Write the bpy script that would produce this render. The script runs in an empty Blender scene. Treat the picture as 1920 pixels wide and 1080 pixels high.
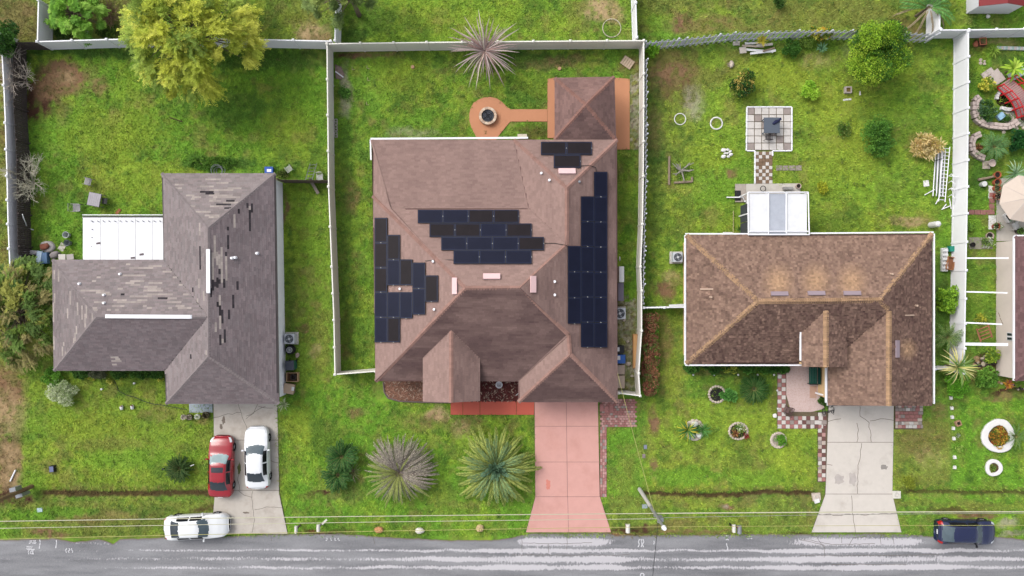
import bpy, math, random
import numpy as np
from mathutils import Vector, Matrix

# ------------------------------------------------------------------ camera, world, sun, exposure
SC = bpy.context.scene
H = 56.0          # drone height in metres
S = 25.0          # photograph pixels per metre on the ground
cam = bpy.data.objects.new('camera', bpy.data.cameras.new('camera'))
SC.collection.objects.link(cam)
cam.location = (0, 0, H)
cam.data.sensor_width = 36.0
cam.data.angle = 2 * math.atan(38.4 / H)
cam.data.clip_end = 3000
SC.camera = cam
SUN_EL, SUN_AZ = math.radians(47), math.radians(-52)     # azimuth from north, negative = west
w = bpy.data.worlds.new('World'); SC.world = w; w.use_nodes = True
nt = w.node_tree; nt.nodes.clear()
sky = nt.nodes.new('ShaderNodeTexSky'); sky.sky_type = 'NISHITA'; sky.sun_disc = False
sky.sun_elevation = SUN_EL; sky.sun_rotation = SUN_AZ; sky.dust_density = 4; sky.ozone_density = 1
hs = nt.nodes.new('ShaderNodeHueSaturation'); hs.inputs['Saturation'].default_value = 0.30
bg = nt.nodes.new('ShaderNodeBackground'); bg.inputs['Strength'].default_value = 0.15
wo = nt.nodes.new('ShaderNodeOutputWorld')
nt.links.new(sky.outputs[0], hs.inputs['Color']); nt.links.new(hs.outputs[0], bg.inputs[0]); nt.links.new(bg.outputs[0], wo.inputs[0])
sd = bpy.data.lights.new('sun', 'SUN'); sd.energy = 0.75; sd.angle = math.radians(30); sd.color = (1, 0.96, 0.9)
so = bpy.data.objects.new('sun', sd); SC.collection.objects.link(so)
_d = Vector((math.sin(SUN_AZ) * math.cos(SUN_EL), math.cos(SUN_AZ) * math.cos(SUN_EL), math.sin(SUN_EL)))
so.rotation_euler = _d.to_track_quat('Z', 'Y').to_euler()
so.location = (0, 0, 80)
SC.view_settings.view_transform = 'Standard'; SC.view_settings.look = 'None'
SC.view_settings.exposure = 0.92; SC.view_settings.gamma = 1.0
SC.cycles.max_bounces = 6

# ------------------------------------------------------------------ helpers
rng = random.Random(7)
nr = np.random.default_rng(11)
K = 1.55           # brightness of a white level surface in the picture

def lin1(c):
    c = c / 255.0
    return c / 12.92 if c <= 0.04045 else ((c + 0.055) / 1.055) ** 2.4
def C(r, g, b, k=None):
    k = k or K
    return tuple(min(0.82, lin1(q) / k) for q in (r, g, b))
def white_up(m, f):
    q = [n for n in m.node_tree.nodes if n.type == 'RGB'][0]; q.outputs[0].default_value = (*[min(.82, x * f) for x in q.outputs[0].default_value[:3]], 1)
def P(px, py, z=0.0):
    s = (H - z) / H / S
    return Vector(((px - 960) * s, (540 - py) * s, z))

MATS = {}
def M(name, rgb=(200, 200, 200), rough=0.85, var=0.12, scale=6.0, bump=0.0, metal=0.0, attr=False, fine=60.0, stain=None, spec=0.3, coat=0.0, alpha=None):
    if name in MATS: return MATS[name]
    m = bpy.data.materials.new(name); MATS[name] = m; m.use_nodes = True
    t = m.node_tree; b = t.nodes['Principled BSDF']
    L = t.links.new
    geo = t.nodes.new('ShaderNodeNewGeometry')
    if attr:
        a = t.nodes.new('ShaderNodeAttribute'); a.attribute_name = 'Col'; src = a.outputs['Color']
    else:
        q = t.nodes.new('ShaderNodeRGB'); q.outputs[0].default_value = (*C(*rgb), 1); src = q.outputs[0]
    if stain:
        n0 = t.nodes.new('ShaderNodeTexNoise'); n0.inputs['Scale'].default_value = stain[1]; n0.inputs['Detail'].default_value = 6
        n0.inputs['Roughness'].default_value = 0.65
        L(geo.outputs['Position'], n0.inputs['Vector'])
        mr = t.nodes.new('ShaderNodeMapRange'); mr.inputs[1].default_value = stain[2]; mr.inputs[2].default_value = stain[2] + 0.2
        mr.inputs[4].default_value = stain[3]
        L(n0.outputs['Fac'], mr.inputs[0])
        mx = t.nodes.new('ShaderNodeMix'); mx.data_type = 'RGBA'; mx.inputs[7].default_value = (*C(*stain[0]), 1)
        L(mr.outputs[0], mx.inputs[0]); L(src, mx.inputs[6]); src = mx.outputs[2]
    if var:
        n1 = t.nodes.new('ShaderNodeTexNoise'); n1.inputs['Scale'].default_value = scale * 0.35; n1.inputs['Detail'].default_value = 8
        n1.inputs['Roughness'].default_value = 0.7
        L(geo.outputs['Position'], n1.inputs['Vector'])
        mr = t.nodes.new('ShaderNodeMapRange'); mr.inputs[1].default_value = 0.25; mr.inputs[2].default_value = 0.75
        mr.inputs[3].default_value = 1 - var; mr.inputs[4].default_value = 1 + var
        L(n1.outputs['Fac'], mr.inputs[0])
        vm = t.nodes.new('ShaderNodeVectorMath'); vm.operation = 'SCALE'
        L(src, vm.inputs[0]); L(mr.outputs[0], vm.inputs['Scale']); src = vm.outputs[0]
    L(src, b.inputs['Base Color'])
    b.inputs['Roughness'].default_value = rough; b.inputs['Metallic'].default_value = metal
    b.inputs['Specular IOR Level'].default_value = spec
    if coat: b.inputs['Coat Weight'].default_value = coat; b.inputs['Coat Roughness'].default_value = 0.08
    if bump:
        n2 = t.nodes.new('ShaderNodeTexNoise'); n2.inputs['Scale'].default_value = fine; n2.inputs['Detail'].default_value = 4
        L(geo.outputs['Position'], n2.inputs['Vector'])
        bp = t.nodes.new('ShaderNodeBump'); bp.inputs['Strength'].default_value = bump; bp.inputs['Distance'].default_value = 0.03
        L(n2.outputs['Fac'], bp.inputs['Height']); L(bp.outputs[0], b.inputs['Normal'])
    return m

ORG = {}
def org(o): return ORG.get(o.name, Vector((0, 0, 0))) if o else Vector((0, 0, 0))
def tag(o, label=None, cat=None, group=None, kind=None):
    if label: o['label'] = label
    if cat: o['category'] = cat
    if group: o['group'] = group
    if kind: o['kind'] = kind
    return o
def thing(name, label, cat, loc, group=None, rot=0.0):
    o = bpy.data.objects.new(name, None); SC.collection.objects.link(o)
    o.location = loc; o.rotation_euler = (0, 0, rot); o.empty_display_size = 0.3
    ORG[o.name] = Vector(loc)
    return tag(o, label, cat, group)
def struct(name, label=None):
    o = bpy.data.objects.new(name, None); SC.collection.objects.link(o)
    ORG[o.name] = Vector((0, 0, 0)); tag(o, label, kind='structure')
    return o
def inst(mesh, name, parent, loc, rot=(0, 0, 0), scale=(1, 1, 1), label=None):
    o = bpy.data.objects.new(name, mesh); SC.collection.objects.link(o); o.parent = parent
    o.location = loc; o.rotation_euler = rot; o.scale = scale
    if label: o['label'] = label
    return o

class MB:
    def __init__(s): s.v = []; s.f = []; s.c = []; s.usec = False
    def add(s, vs, fs, col=None):
        n = len(s.v); s.v += [tuple(q) for q in vs]; s.f += [tuple(i + n for i in q) for q in fs]
        s.c += [col if col else (0.5, 0.5, 0.5)] * len(vs)
        if col: s.usec = True
        return s
    def poly(s, pts, col=None): return s.add(pts, [tuple(range(len(pts)))], col)
    def box(s, x, y, z0, z1, sx, sy, rot=0.0, col=None, taper=1.0):
        c, d = math.cos(rot), math.sin(rot); vs = []
        for z, k in ((z0, 1), (z1, taper)):
            for a, b in ((-1, -1), (1, -1), (1, 1), (-1, 1)):
                u, v = a * sx / 2 * k, b * sy / 2 * k
                vs.append((x + u * c - v * d, y + u * d + v * c, z))
        return s.add(vs, [(3, 2, 1, 0), (4, 5, 6, 7), (0, 1, 5, 4), (1, 2, 6, 5), (2, 3, 7, 6), (3, 0, 4, 7)], col)
    def prism(s, pts, z0, z1, col=None, cap=True, bottom=True):
        n = len(pts)
        a = sum(pts[i][0] * pts[(i + 1) % n][1] - pts[(i + 1) % n][0] * pts[i][1] for i in range(n))
        if a < 0: pts = list(reversed(pts))
        vs = [(p[0], p[1], z0) for p in pts] + [(p[0], p[1], z1) for p in pts]
        fs = [(i, (i + 1) % n, (i + 1) % n + n, i + n) for i in range(n)]
        if cap: fs.append(tuple(range(n, 2 * n)))
        if bottom: fs.append(tuple(range(n - 1, -1, -1)))
        return s.add(vs, fs, col)
    def cyl(s, x, y, z0, z1, r, n=16, r2=None, col=None, cap=True):
        r2 = r if r2 is None else r2
        vs = [(x + r * math.cos(2 * math.pi * i / n), y + r * math.sin(2 * math.pi * i / n), z0) for i in range(n)]
        vs += [(x + r2 * math.cos(2 * math.pi * i / n), y + r2 * math.sin(2 * math.pi * i / n), z1) for i in range(n)]
        fs = [(i, (i + 1) % n, (i + 1) % n + n, i + n) for i in range(n)]
        if cap: fs += [tuple(range(n, 2 * n)), tuple(range(n - 1, -1, -1))]
        return s.add(vs, fs, col)
    def pot(s, x, y, z0, z1, r, n=14, wall=0.03, col=None):
        prof = [(r * 0.7, z0), (r, z1), (r - wall, z1), (r * 0.7 - wall, z0 + 0.06)]
        vs = []
        for rr, z in prof: vs += [(x + rr * math.cos(2 * math.pi * i / n), y + rr * math.sin(2 * math.pi * i / n), z) for i in range(n)]
        fs = []
        for k in range(3): fs += [(k * n + i, k * n + (i + 1) % n, (k + 1) * n + (i + 1) % n, (k + 1) * n + i) for i in range(n)]
        fs.append(tuple(range(3 * n, 4 * n)))
        return s.add(vs, fs, col)
    def torus(s, x, y, z, R, r, n=24, m=8, col=None, axis=None):
        vs = []; fs = []
        for i in range(n):
            a = 2 * math.pi * i / n
            for j in range(m):
                b = 2 * math.pi * j / m; k = R + r * math.cos(b)
                q = (k * math.cos(a), k * math.sin(a), r * math.sin(b))
                if axis == 'x': q = (q[2], q[0], q[1])
                if axis == 'y': q = (q[0], q[2], q[1])
                vs.append((x + q[0], y + q[1], z + q[2]))
                fs.append((i * m + j, ((i + 1) % n) * m + j, ((i + 1) % n) * m + (j + 1) % m, i * m + (j + 1) % m))
        return s.add(vs, fs, col)
    def tube(s, pts, r, n=6, col=None, cap=True):
        pts = [Vector(p) for p in pts]; rs = r if isinstance(r, (list, tuple)) else [r] * len(pts)
        vs = []; fs = []; m = len(pts)
        for i, p in enumerate(pts):
            d = (pts[min(i + 1, m - 1)] - pts[max(i - 1, 0)]).normalized()
            a = d.cross(Vector((0, 0, 1)) if abs(d.z) < 0.9 else Vector((1, 0, 0))).normalized(); b = d.cross(a)
            for k in range(n):
                t = 2 * math.pi * k / n
                vs.append(p + (a * math.cos(t) + b * math.sin(t)) * rs[i])
        for i in range(m - 1):
            for k in range(n): fs.append((i * n + k, i * n + (k + 1) % n, (i + 1) * n + (k + 1) % n, (i + 1) * n + k))
        if cap: fs += [tuple(range(n - 1, -1, -1)), tuple(range((m - 1) * n, m * n))]
        return s.add(vs, fs, col)
    def rock(s, x, y, z, rx, ry, rz, seed=0, col=None):
        q = random.Random(seed); n, m = 9, 5; vs = []; fs = []
        for j in range(m):
            ph = -math.pi / 2 + math.pi * (j + 0.5) / m
            for i in range(n):
                a = 2 * math.pi * i / n; k = 1 + q.uniform(-0.16, 0.16)
                vs.append((x + rx * math.cos(ph) * math.cos(a) * k, y + ry * math.cos(ph) * math.sin(a) * k, z + rz * math.sin(ph) * k))
        for j in range(m - 1):
            for i in range(n): fs.append((j * n + i, j * n + (i + 1) % n, (j + 1) * n + (i + 1) % n, (j + 1) * n + i))
        fs += [tuple(range(n - 1, -1, -1)), tuple(range((m - 1) * n, m * n))]
        return s.add(vs, fs, col)
    def mesh(s, name, mat, off=Vector((0, 0, 0)), smooth=False):
        me = bpy.data.meshes.new(name)
        me.from_pydata([(a - off[0], b - off[1], c - off[2]) for a, b, c in s.v], [], s.f)
        if s.usec:
            at = me.color_attributes.new('Col', 'FLOAT_COLOR', 'POINT')
            at.data.foreach_set('color', np.array([(*c, 1) for c in s.c], dtype=np.float32).ravel())
        me.materials.append(mat)
        if smooth: me.polygons.foreach_set('use_smooth', [True] * len(me.polygons))
        me.update()
        return me
    def build(s, name, mat, parent=None, label=None, cat=None, group=None, kind=None, smooth=False, local=False):
        off = Vector((0, 0, 0)) if (local or parent is None) else org(parent)
        o = bpy.data.objects.new(name, s.mesh(name, mat, off, smooth)); SC.collection.objects.link(o)
        ORG[o.name] = off if parent else Vector((0, 0, 0))
        if parent: o.parent = parent
        return tag(o, label, cat, group, kind)
    def solo(s, name, mat, label, cat, group=None, smooth=False, kind=None):
        """one mesh that is a whole thing, origin at its base"""
        xs = [q[0] for q in s.v]; ys = [q[1] for q in s.v]; zs = [q[2] for q in s.v]
        off = Vector(((min(xs) + max(xs)) / 2, (min(ys) + max(ys)) / 2, min(zs)))
        o = bpy.data.objects.new(name, s.mesh(name, mat, off, smooth)); SC.collection.objects.link(o); o.location = off
        ORG[o.name] = off
        return tag(o, label, cat, group, kind)

def npmesh(name, verts, faces, cols, mat, parent=None, k=3, kind=None, smooth=False):
    """numpy mesh: faces (n,k)"""
    me = bpy.data.meshes.new(name); nv, nf = len(verts), len(faces)
    me.vertices.add(nv); me.vertices.foreach_set('co', np.asarray(verts, dtype=np.float32).ravel())
    me.loops.add(nf * k); me.loops.foreach_set('vertex_index', np.asarray(faces, dtype=np.int32).ravel())
    me.polygons.add(nf); me.polygons.foreach_set('loop_start', np.arange(nf, dtype=np.int32) * k)
    me.polygons.foreach_set('loop_total', np.full(nf, k, dtype=np.int32))
    if smooth: me.polygons.foreach_set('use_smooth', np.ones(nf, dtype=bool))
    me.update(calc_edges=True)
    if cols is not None:
        at = me.color_attributes.new('Col', 'FLOAT_COLOR', 'POINT')
        a = np.ones((nv, 4), dtype=np.float32); a[:, :3] = cols; at.data.foreach_set('color', a.ravel())
    me.materials.append(mat)
    o = bpy.data.objects.new(name, me); SC.collection.objects.link(o)
    if parent: o.parent = parent
    if kind: o['kind'] = kind
    return o

def hashn(ix, iy, seed):
    h = (ix.astype(np.int64) * 374761393 + iy.astype(np.int64) * 668265263 + seed * 1442695041) & 0xFFFFFFFF
    h = ((h ^ (h >> 13)) * 1274126177) & 0xFFFFFFFF
    return ((h ^ (h >> 16)) & 0xFFFF) / 65535.0
def vnoise(x, y, seed=0):
    ix, iy = np.floor(x), np.floor(y); fx, fy = x - ix, y - iy
    fx = fx * fx * (3 - 2 * fx); fy = fy * fy * (3 - 2 * fy)
    a, b = hashn(ix, iy, seed), hashn(ix + 1, iy, seed); c, d = hashn(ix, iy + 1, seed), hashn(ix + 1, iy + 1, seed)
    return (a * (1 - fx) + b * fx) * (1 - fy) + (c * (1 - fx) + d * fx) * fy
def fbm(x, y, seed=0, o=4):
    t = 0; a = 0.5; n = 0
    for k in range(o): t = t + a * vnoise(x * 2 ** k, y * 2 ** k, seed + k * 17); n += a; a *= 0.55
    return t / n
def sstep(a, b, x):
    t = np.clip((x - a) / (b - a), 0, 1); return t * t * (3 - 2 * t)

# common materials
WHITE = M('white_vinyl', (250, 250, 255), 0.5, 0.03)
BEIGE = M('beige_vinyl', (240, 237, 228), 0.5, 0.04)
white_up(WHITE, 1.04); white_up(BEIGE, 1.06)
OLDWOOD = M('weathered_wood', (98, 84, 76), 0.9, 0.35, 20, 0.4)
CONC = M('pale_concrete', (205, 199, 190), 0.9, 0.08, 5, 0.3, stain=((165, 155, 145), 0.9, 0.5, 0.5))
METAL = M('grey_metal', (160, 163, 168), 0.4, 0.08, metal=0.5)
BLACK = M('black_plastic', (34, 34, 38), 0.5, 0.1)
LEAF = M('leaf', attr=True, rough=0.6, var=0.0, spec=0.2)
_t = LEAF.node_tree; _tr = _t.nodes.new('ShaderNodeBsdfTranslucent'); _mx = _t.nodes.new('ShaderNodeMixShader'); _mx.inputs[0].default_value = .35
_at = [n for n in _t.nodes if n.type == 'ATTRIBUTE'][0]; _out = [n for n in _t.nodes if n.type == 'OUTPUT_MATERIAL'][0]
_t.links.new(_at.outputs['Color'], _tr.inputs[0]); _t.links.new(_t.nodes['Principled BSDF'].outputs[0], _mx.inputs[1]); _t.links.new(_tr.outputs[0], _mx.inputs[2]); _t.links.new(_mx.outputs[0], _out.inputs[0])
BARK = M('bark', (120, 105, 90), 0.9, 0.3, 20, 0.5)
PCOL = M('coloured_parts', attr=True, rough=0.7, var=0.08, scale=10)
# ------------------------------------------------------------------ ground
GC = {k: np.array(C(*v)) for k, v in dict(
    vivid=(110, 158, 50), yellow=(150, 168, 60), dark=(74, 110, 46), olive=(132, 136, 68), brown=(132, 104, 78),
    tan=(172, 150, 112), soil=(80, 56, 44), gravel=(166, 158, 138), red=(120, 62, 52), mid=(112, 150, 56), lime=(136, 172, 58)).items()}
REG = [  # px rects x0,y0,x1,y1, colour, strength
    (-999, -999, 3000, 3000, 'mid', 1), (-999, 690, 42, 925, 'brown', .85), (-999, -999, 72, 80, 'brown', .7), (-999, 80, 16, 510, 'brown', .85),
    (40, 80, 612, 480, 'vivid', .55), (95, -50, 240, 75, 'brown', .5), (480, -50, 628, 76, 'olive', .45), (638, -80, 1190, 78, 'lime', .6),
    (1196, -80, 1745, 60, 'olive', .75), (628, 95, 1200, 262, 'vivid', .35), (1212, 95, 1790, 440, 'yellow', .45), (1212, 95, 1300, 440, 'olive', .4),
    (1750, -80, 1990, 450, 'vivid', .5), (530, 340, 620, 720, 'yellow', .3), (40, 700, 395, 920, 'yellow', .45), (40, 940, 400, 1010, 'olive', .6),
    (530, 720, 1000, 1010, 'vivid', .7), (1160, 280, 1197, 560, 'vivid', .7), (1212, 745, 1530, 920, 'yellow', .5), (1140, 930, 1520, 1002, 'olive', .45),
    (1675, 790, 1782, 920, 'olive', .7), (1788, 735, 1990, 1010, 'vivid', .8), (1140, 805, 1190, 930, 'vivid', .6), (1235, 590, 1285, 745, 'olive', .5),
    (-999, 1185, 3000, 3000, 'olive', .5)]
BLOB = [  # cx,cy,rx,ry,colour,strength
    (118, 150, 54, 36, 'brown', 1), (110, 140, 40, 24, 'brown', 1), (72, 190, 32, 48, 'soil', .95), (90, 170, 30, 30, 'brown', .8), (188, 162, 20, 16, 'brown', .6), (120, 150, 26, 16, 'tan', .4),
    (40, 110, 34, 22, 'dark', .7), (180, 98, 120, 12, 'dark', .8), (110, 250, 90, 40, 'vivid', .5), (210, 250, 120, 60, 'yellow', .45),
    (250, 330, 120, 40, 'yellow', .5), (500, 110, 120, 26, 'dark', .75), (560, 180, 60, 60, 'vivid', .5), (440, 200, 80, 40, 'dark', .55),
    (540, 240, 60, 40, 'yellow', .3), (410, 308, 90, 14, 'dark', .8), (130, 440, 60, 40, 'vivid', .5), (585, 60, 40, 26, 'tan', .8), (560, 20, 70, 30, 'olive', .4),
    (600, 70, 30, 12, 'brown', .5), (700, 40, 60, 40, 'dark', .55), (660, 62, 40, 16, 'dark', .7), (1130, 20, 44, 32, 'tan', .85), (1080, 15, 30, 20, 'olive', .6),
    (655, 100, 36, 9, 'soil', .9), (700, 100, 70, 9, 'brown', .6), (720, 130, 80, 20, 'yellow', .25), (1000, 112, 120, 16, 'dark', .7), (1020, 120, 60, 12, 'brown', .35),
    (990, 178, 50, 34, 'dark', .55), (995, 160, 40, 20, 'yellow', .3), (1000, 245, 40, 16, 'soil', .55), (780, 150, 60, 40, 'yellow', .25), (650, 170, 14, 60, 'gravel', .6),
    (780, 250, 60, 12, 'gravel', .35), (1060, 115, 40, 12, 'brown', .5), (1178, 125, 26, 20, 'brown', .6),
    (1270, 40, 30, 26, 'brown', .8), (1340, 45, 80, 20, 'brown', .5), (1560, 30, 130, 26, 'olive', .4), (1240, 50, 28, 30, 'vivid', .5), (1700, 55, 50, 20, 'brown', .5),
    (1262, 140, 55, 30, 'brown', .75), (1290, 175, 22, 36, 'soil', .45), (1250, 165, 20, 20, 'soil', .5), (1330, 150, 40, 24, 'olive', .7), (1300, 195, 24, 40, 'gravel', .5),
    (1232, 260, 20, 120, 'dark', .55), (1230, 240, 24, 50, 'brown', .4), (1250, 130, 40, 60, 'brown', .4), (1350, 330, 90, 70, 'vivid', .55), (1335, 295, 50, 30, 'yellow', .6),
    (1450, 140, 90, 40, 'yellow', .75), (1560, 200, 80, 60, 'yellow', .6), (1530, 110, 40, 20, 'tan', .4), (1620, 90, 40, 40, 'gravel', .3), (1700, 200, 70, 50, 'vivid', .45),
    (1650, 340, 120, 60, 'vivid', .35), (1580, 300, 80, 60, 'yellow', .5), (1700, 415, 40, 12, 'tan', .75), (1560, 420, 60, 20, 'dark', .4), (1245, 545, 22, 20, 'brown', .9),
    (1262, 520, 20, 18, 'tan', .5), (1290, 350, 30, 14, 'yellow', .3), (1230, 405, 24, 40, 'dark', .5), (1372, 325, 14, 10, 'brown', .7),
    (545, 480, 20, 160, 'yellow', .25), (570, 618, 16, 10, 'brown', .9), (600, 640, 20, 60, 'olive', .6), (590, 660, 14, 14, 'tan', .4), (650, 400, 14, 200, 'dark', .35),
    (660, 370, 18, 34, 'brown', .55), (650, 620, 16, 60, 'soil', .35), (690, 500, 16, 60, 'vivid', .5), (535, 390, 6, 30, 'brown', .8), (544, 600, 12, 160, 'dark', .5),
    (15, 620, 60, 110, 'olive', .8), (12, 740, 44, 60, 'brown', .8), (14, 780, 40, 60, 'tan', .5), (18, 870, 34, 60, 'brown', .8), (20, 870, 30, 50, 'tan', .5), (20, 930, 60, 18, 'soil', .9), (60, 900, 30, 30, 'vivid', .4), (70, 795, 60, 40, 'vivid', .3),
    (180, 800, 90, 30, 'yellow', .5), (210, 830, 80, 14, 'olive', .6), (260, 860, 120, 22, 'vivid', .45), (300, 775, 50, 14, 'brown', .35), (380, 790, 20, 10, 'brown', .5),
    (200, 970, 100, 12, 'brown', .4), (95, 1000, 40, 8, 'brown', .8), (60, 965, 50, 14, 'vivid', .8), (110, 955, 70, 12, 'vivid', .7), (390, 955, 40, 8, 'soil', .6), (300, 985, 80, 12, 'olive', .5),
    (820, 775, 26, 16, 'tan', .8), (790, 790, 60, 22, 'brown', .35), (870, 790, 40, 20, 'brown', .45), (860, 800, 20, 22, 'tan', .4), (670, 775, 20, 12, 'brown', .6), (560, 790, 30, 40, 'yellow', .6),
    (640, 930, 60, 22, 'brown', .3), (600, 925, 24, 5, 'soil', .8), (740, 920, 60, 20, 'dark', .35), (830, 935, 40, 30, 'olive', .35), (610, 1000, 60, 7, 'soil', .7), (590, 998, 20, 5, 'red', .5),
    (980, 770, 14, 10, 'gravel', .5), (1200, 990, 60, 8, 'soil', .8), (1170, 1000, 40, 6, 'brown', .8), (1300, 1000, 120, 5, 'brown', .6), (1175, 900, 20, 60, 'olive', .4),
    (1225, 790, 14, 30, 'brown', .8), (1225, 880, 10, 30, 'brown', .7), (1210, 840, 18, 26, 'olive', .5), (1450, 790, 60, 18, 'yellow', .4), (1330, 870, 110, 22, 'olive', .35), (1280, 895, 80, 22, 'vivid', .7),
    (1420, 895, 90, 22, 'vivid', .45), (1480, 860, 40, 40, 'yellow', .4), (1365, 948, 14, 9, 'brown', 1), (1365, 948, 9, 5, 'gravel', .5), (1260, 985, 60, 12, 'brown', .4), (1320, 960, 80, 10, 'vivid', .5),
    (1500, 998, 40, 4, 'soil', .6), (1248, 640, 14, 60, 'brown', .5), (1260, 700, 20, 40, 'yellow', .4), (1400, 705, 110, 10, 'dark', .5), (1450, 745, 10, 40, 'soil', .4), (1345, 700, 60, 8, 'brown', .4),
    (1720, 820, 50, 40, 'brown', .35), (1740, 860, 40, 30, 'tan', .25), (1760, 770, 20, 20, 'brown', .5), (1880, 745, 40, 12, 'brown', .6), (1730, 945, 50, 8, 'olive', .5), (1780, 957, 60, 6, 'soil', .6),
    (1830, 963, 50, 6, 'brown', .8), (1890, 980, 26, 12, 'gravel', .6), (1900, 1000, 30, 6, 'gravel', .6), (1870, 950, 70, 12, 'olive', .5), (1780, 920, 70, 16, 'vivid', .5),
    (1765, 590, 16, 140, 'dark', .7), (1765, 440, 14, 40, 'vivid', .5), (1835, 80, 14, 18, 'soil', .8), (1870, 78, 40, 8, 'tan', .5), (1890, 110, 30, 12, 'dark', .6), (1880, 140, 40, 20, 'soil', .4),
    (1840, 340, 30, 30, 'dark', .4), (1836, 315, 20, 50, 'dark', .5), (1850, 680, 30, 16, 'soil', .9), (1890, 735, 40, 6, 'soil', .9), (1845, 700, 30, 20, 'brown', .6), (1845, 620, 20, 20, 'olive', .6),
    (1900, 250, 60, 60, 'dark', .4), (1160, 60, 30, 10, 'olive', .4), (1050, 45, 60, 16, 'yellow', .35), (870, 40, 120, 25, 'yellow', .35)]
HARD = [  # gravel etc. with crisp edges
    (1157, 560, 1195, 738, 'gravel', .85), (1181, 140, 1198, 280, 'gravel', .9)]
DITCH = [(75, 395, 927, 6.5, 1.0), (1205, 1528, 927, 5, 1.0), (1694, 2400, 925, 4.5, .8)]

def field(X, Y):
    px, py = 960 + X * S, 540 - Y * S
    wx = (fbm(X * .5, Y * .5, 3) - .5) * 46 + (fbm(X * 2.2, Y * 2.2, 5) - .5) * 18
    wy = (fbm(X * .5, Y * .5, 9) - .5) * 46 + (fbm(X * 2.2, Y * 2.2, 12) - .5) * 18
    qx, qy = px + wx * .5, py + wy * .5
    col = np.zeros(X.shape + (3,))
    for x0, y0, x1, y1, c, s in REG:
        if x1 - x0 > 900 and y1 - y0 > 3000: col[:] = GC[c]; continue
        m = sstep(x0 - 4, x0 + 4, px) * sstep(x1 + 4, x1 - 4, px) if False else (sstep(x0 - 5, x0 + 5, px) * (1 - sstep(x1 - 5, x1 + 5, px)) * sstep(y0 - 5, y0 + 5, py) * (1 - sstep(y1 - 5, y1 + 5, py)))
        m = m * s
        col = col * (1 - m[..., None]) + GC[c] * m[..., None]
    n1 = fbm(X * .35, Y * .35, 21); n2 = fbm(X * .9, Y * .9, 31); n3 = fbm(X * 3, Y * 3, 41, 3); n4 = vnoise(X * 9, Y * 9, 51)
    def mixc(col, c, m): return col * (1 - m[..., None]) + GC[c] * m[..., None]
    col = mixc(col, 'yellow', sstep(.46, .68, n1 * .65 + n3 * .35) * .55)
    col = mixc(col, 'dark', sstep(.50, .68, n2 * .6 + n1 * .4) * .60); col = mixc(col, 'olive', sstep(.52, .7, fbm(X * 1.6, Y * 1.6, 55)) * .45)
    col = mixc(col, 'lime', sstep(.53, .72, fbm(X * .6, Y * .6, 77)) * .35)
    dirt = np.zeros(X.shape)
    patch = sstep(.60, .76, fbm(X * .8, Y * .8, 91)) * .35
    col = mixc(col, 'brown', patch); dirt = np.maximum(dirt, patch)
    for cx, cy, rx, ry, c, s in BLOB:
        d = np.hypot((qx - cx) / rx, (qy - cy) / ry) + (n3 - .5) * .9 + (n2 - .5) * .5
        m = (1 - sstep(.55, 1.15, d)) * s
        if c in ('brown', 'tan', 'soil', 'gravel', 'red'): m = m * (.55 + .75 * sstep(.3, .6, n3)); m = np.clip(m, 0, 1); dirt = np.maximum(dirt, m)
        col = mixc(col, c, m)
    for x0, y0, x1, y1, c, s in HARD:
        m = ((px > x0) & (px < x1) & (py > y0 + n3 * 20 - 10) & (py < y1)) * s * (.6 + .4 * sstep(.35, .5, n3))
        col = mixc(col, c, m); dirt = np.maximum(dirt, m * .8)
        g = m * sstep(.55, .62, n2 * .4 + vnoise(X * 5, Y * 5, 66) * .6); col = mixc(col, 'olive', g); 
        g = m * sstep(.6, .7, vnoise(X * 7, Y * 7, 67)); col = mixc(col, 'soil', g * .6)
    z = (n1 - .5) * .05
    for x0, x1, yc, hw, s in DITCH:
        yy = yc + (fbm(px / 90, px * 0, 61) - .5) * 10
        d = np.abs(py - yy + (n3 - .5) * 7) / hw
        along = sstep(x0 - 10, x0 + 10, px) * (1 - sstep(x1 - 10, x1 + 10, px))
        m = (1 - sstep(.5, 1.2, d)) * along * s
        col = mixc(col, 'soil', m * .9); dirt = np.maximum(dirt, m * .8)
        edge = np.exp(-((d - 1.6) / .8) ** 2) * along * s * .35; col = mixc(col, 'brown', edge * sstep(.4, .6, n3))
        z = z - .22 * np.exp(-(np.abs(py - yy) / (hw * 1.5)) ** 2) * along * s
    col = col * (.74 + .56 * n3)[..., None] * (.84 + .30 * n4)[..., None]
    dk = sstep(.70, .82, vnoise(X * 2.7, Y * 2.7, 71) * .6 + vnoise(X * 6, Y * 6, 72) * .4) * .55
    col = mixc(col, 'dark', dk * (1 - dirt)) 
    return col, z, dirt

def axis(a, b, st, far):
    mid = np.arange(a, b + st / 2, st); lo = [a - 2, a - 8, a - 20, a - 60, -far]; hi = [b + 2, b + 8, b + 20, b + 60, far]
    return np.array(sorted(lo) + list(mid) + hi)
gx = axis(-39.4, 39.4, .1, 400); gy = axis(-19.4, 22.6, .1, 400)
GX, GY = np.meshgrid(gx, gy)
gcol, gz, gd = field(GX, GY)
gz = np.where((GY < -18.3), np.minimum(gz, -.03), gz)
nxg, nyg = len(gx), len(gy)
ii = (np.arange(nyg - 1)[:, None] * nxg + np.arange(nxg - 1)[None, :]).ravel()
faces = np.stack([ii, ii + 1, ii + 1 + nxg, ii + nxg], 1)
ground = npmesh('ground', np.stack([GX.ravel(), GY.ravel(), gz.ravel()], 1), faces, gcol.reshape(-1, 3),
                M('lawn', attr=True, rough=0.95, var=0.22, scale=30, bump=0.6, fine=14, spec=.1), k=4, smooth=True)
tag(ground, kind='structure')

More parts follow.
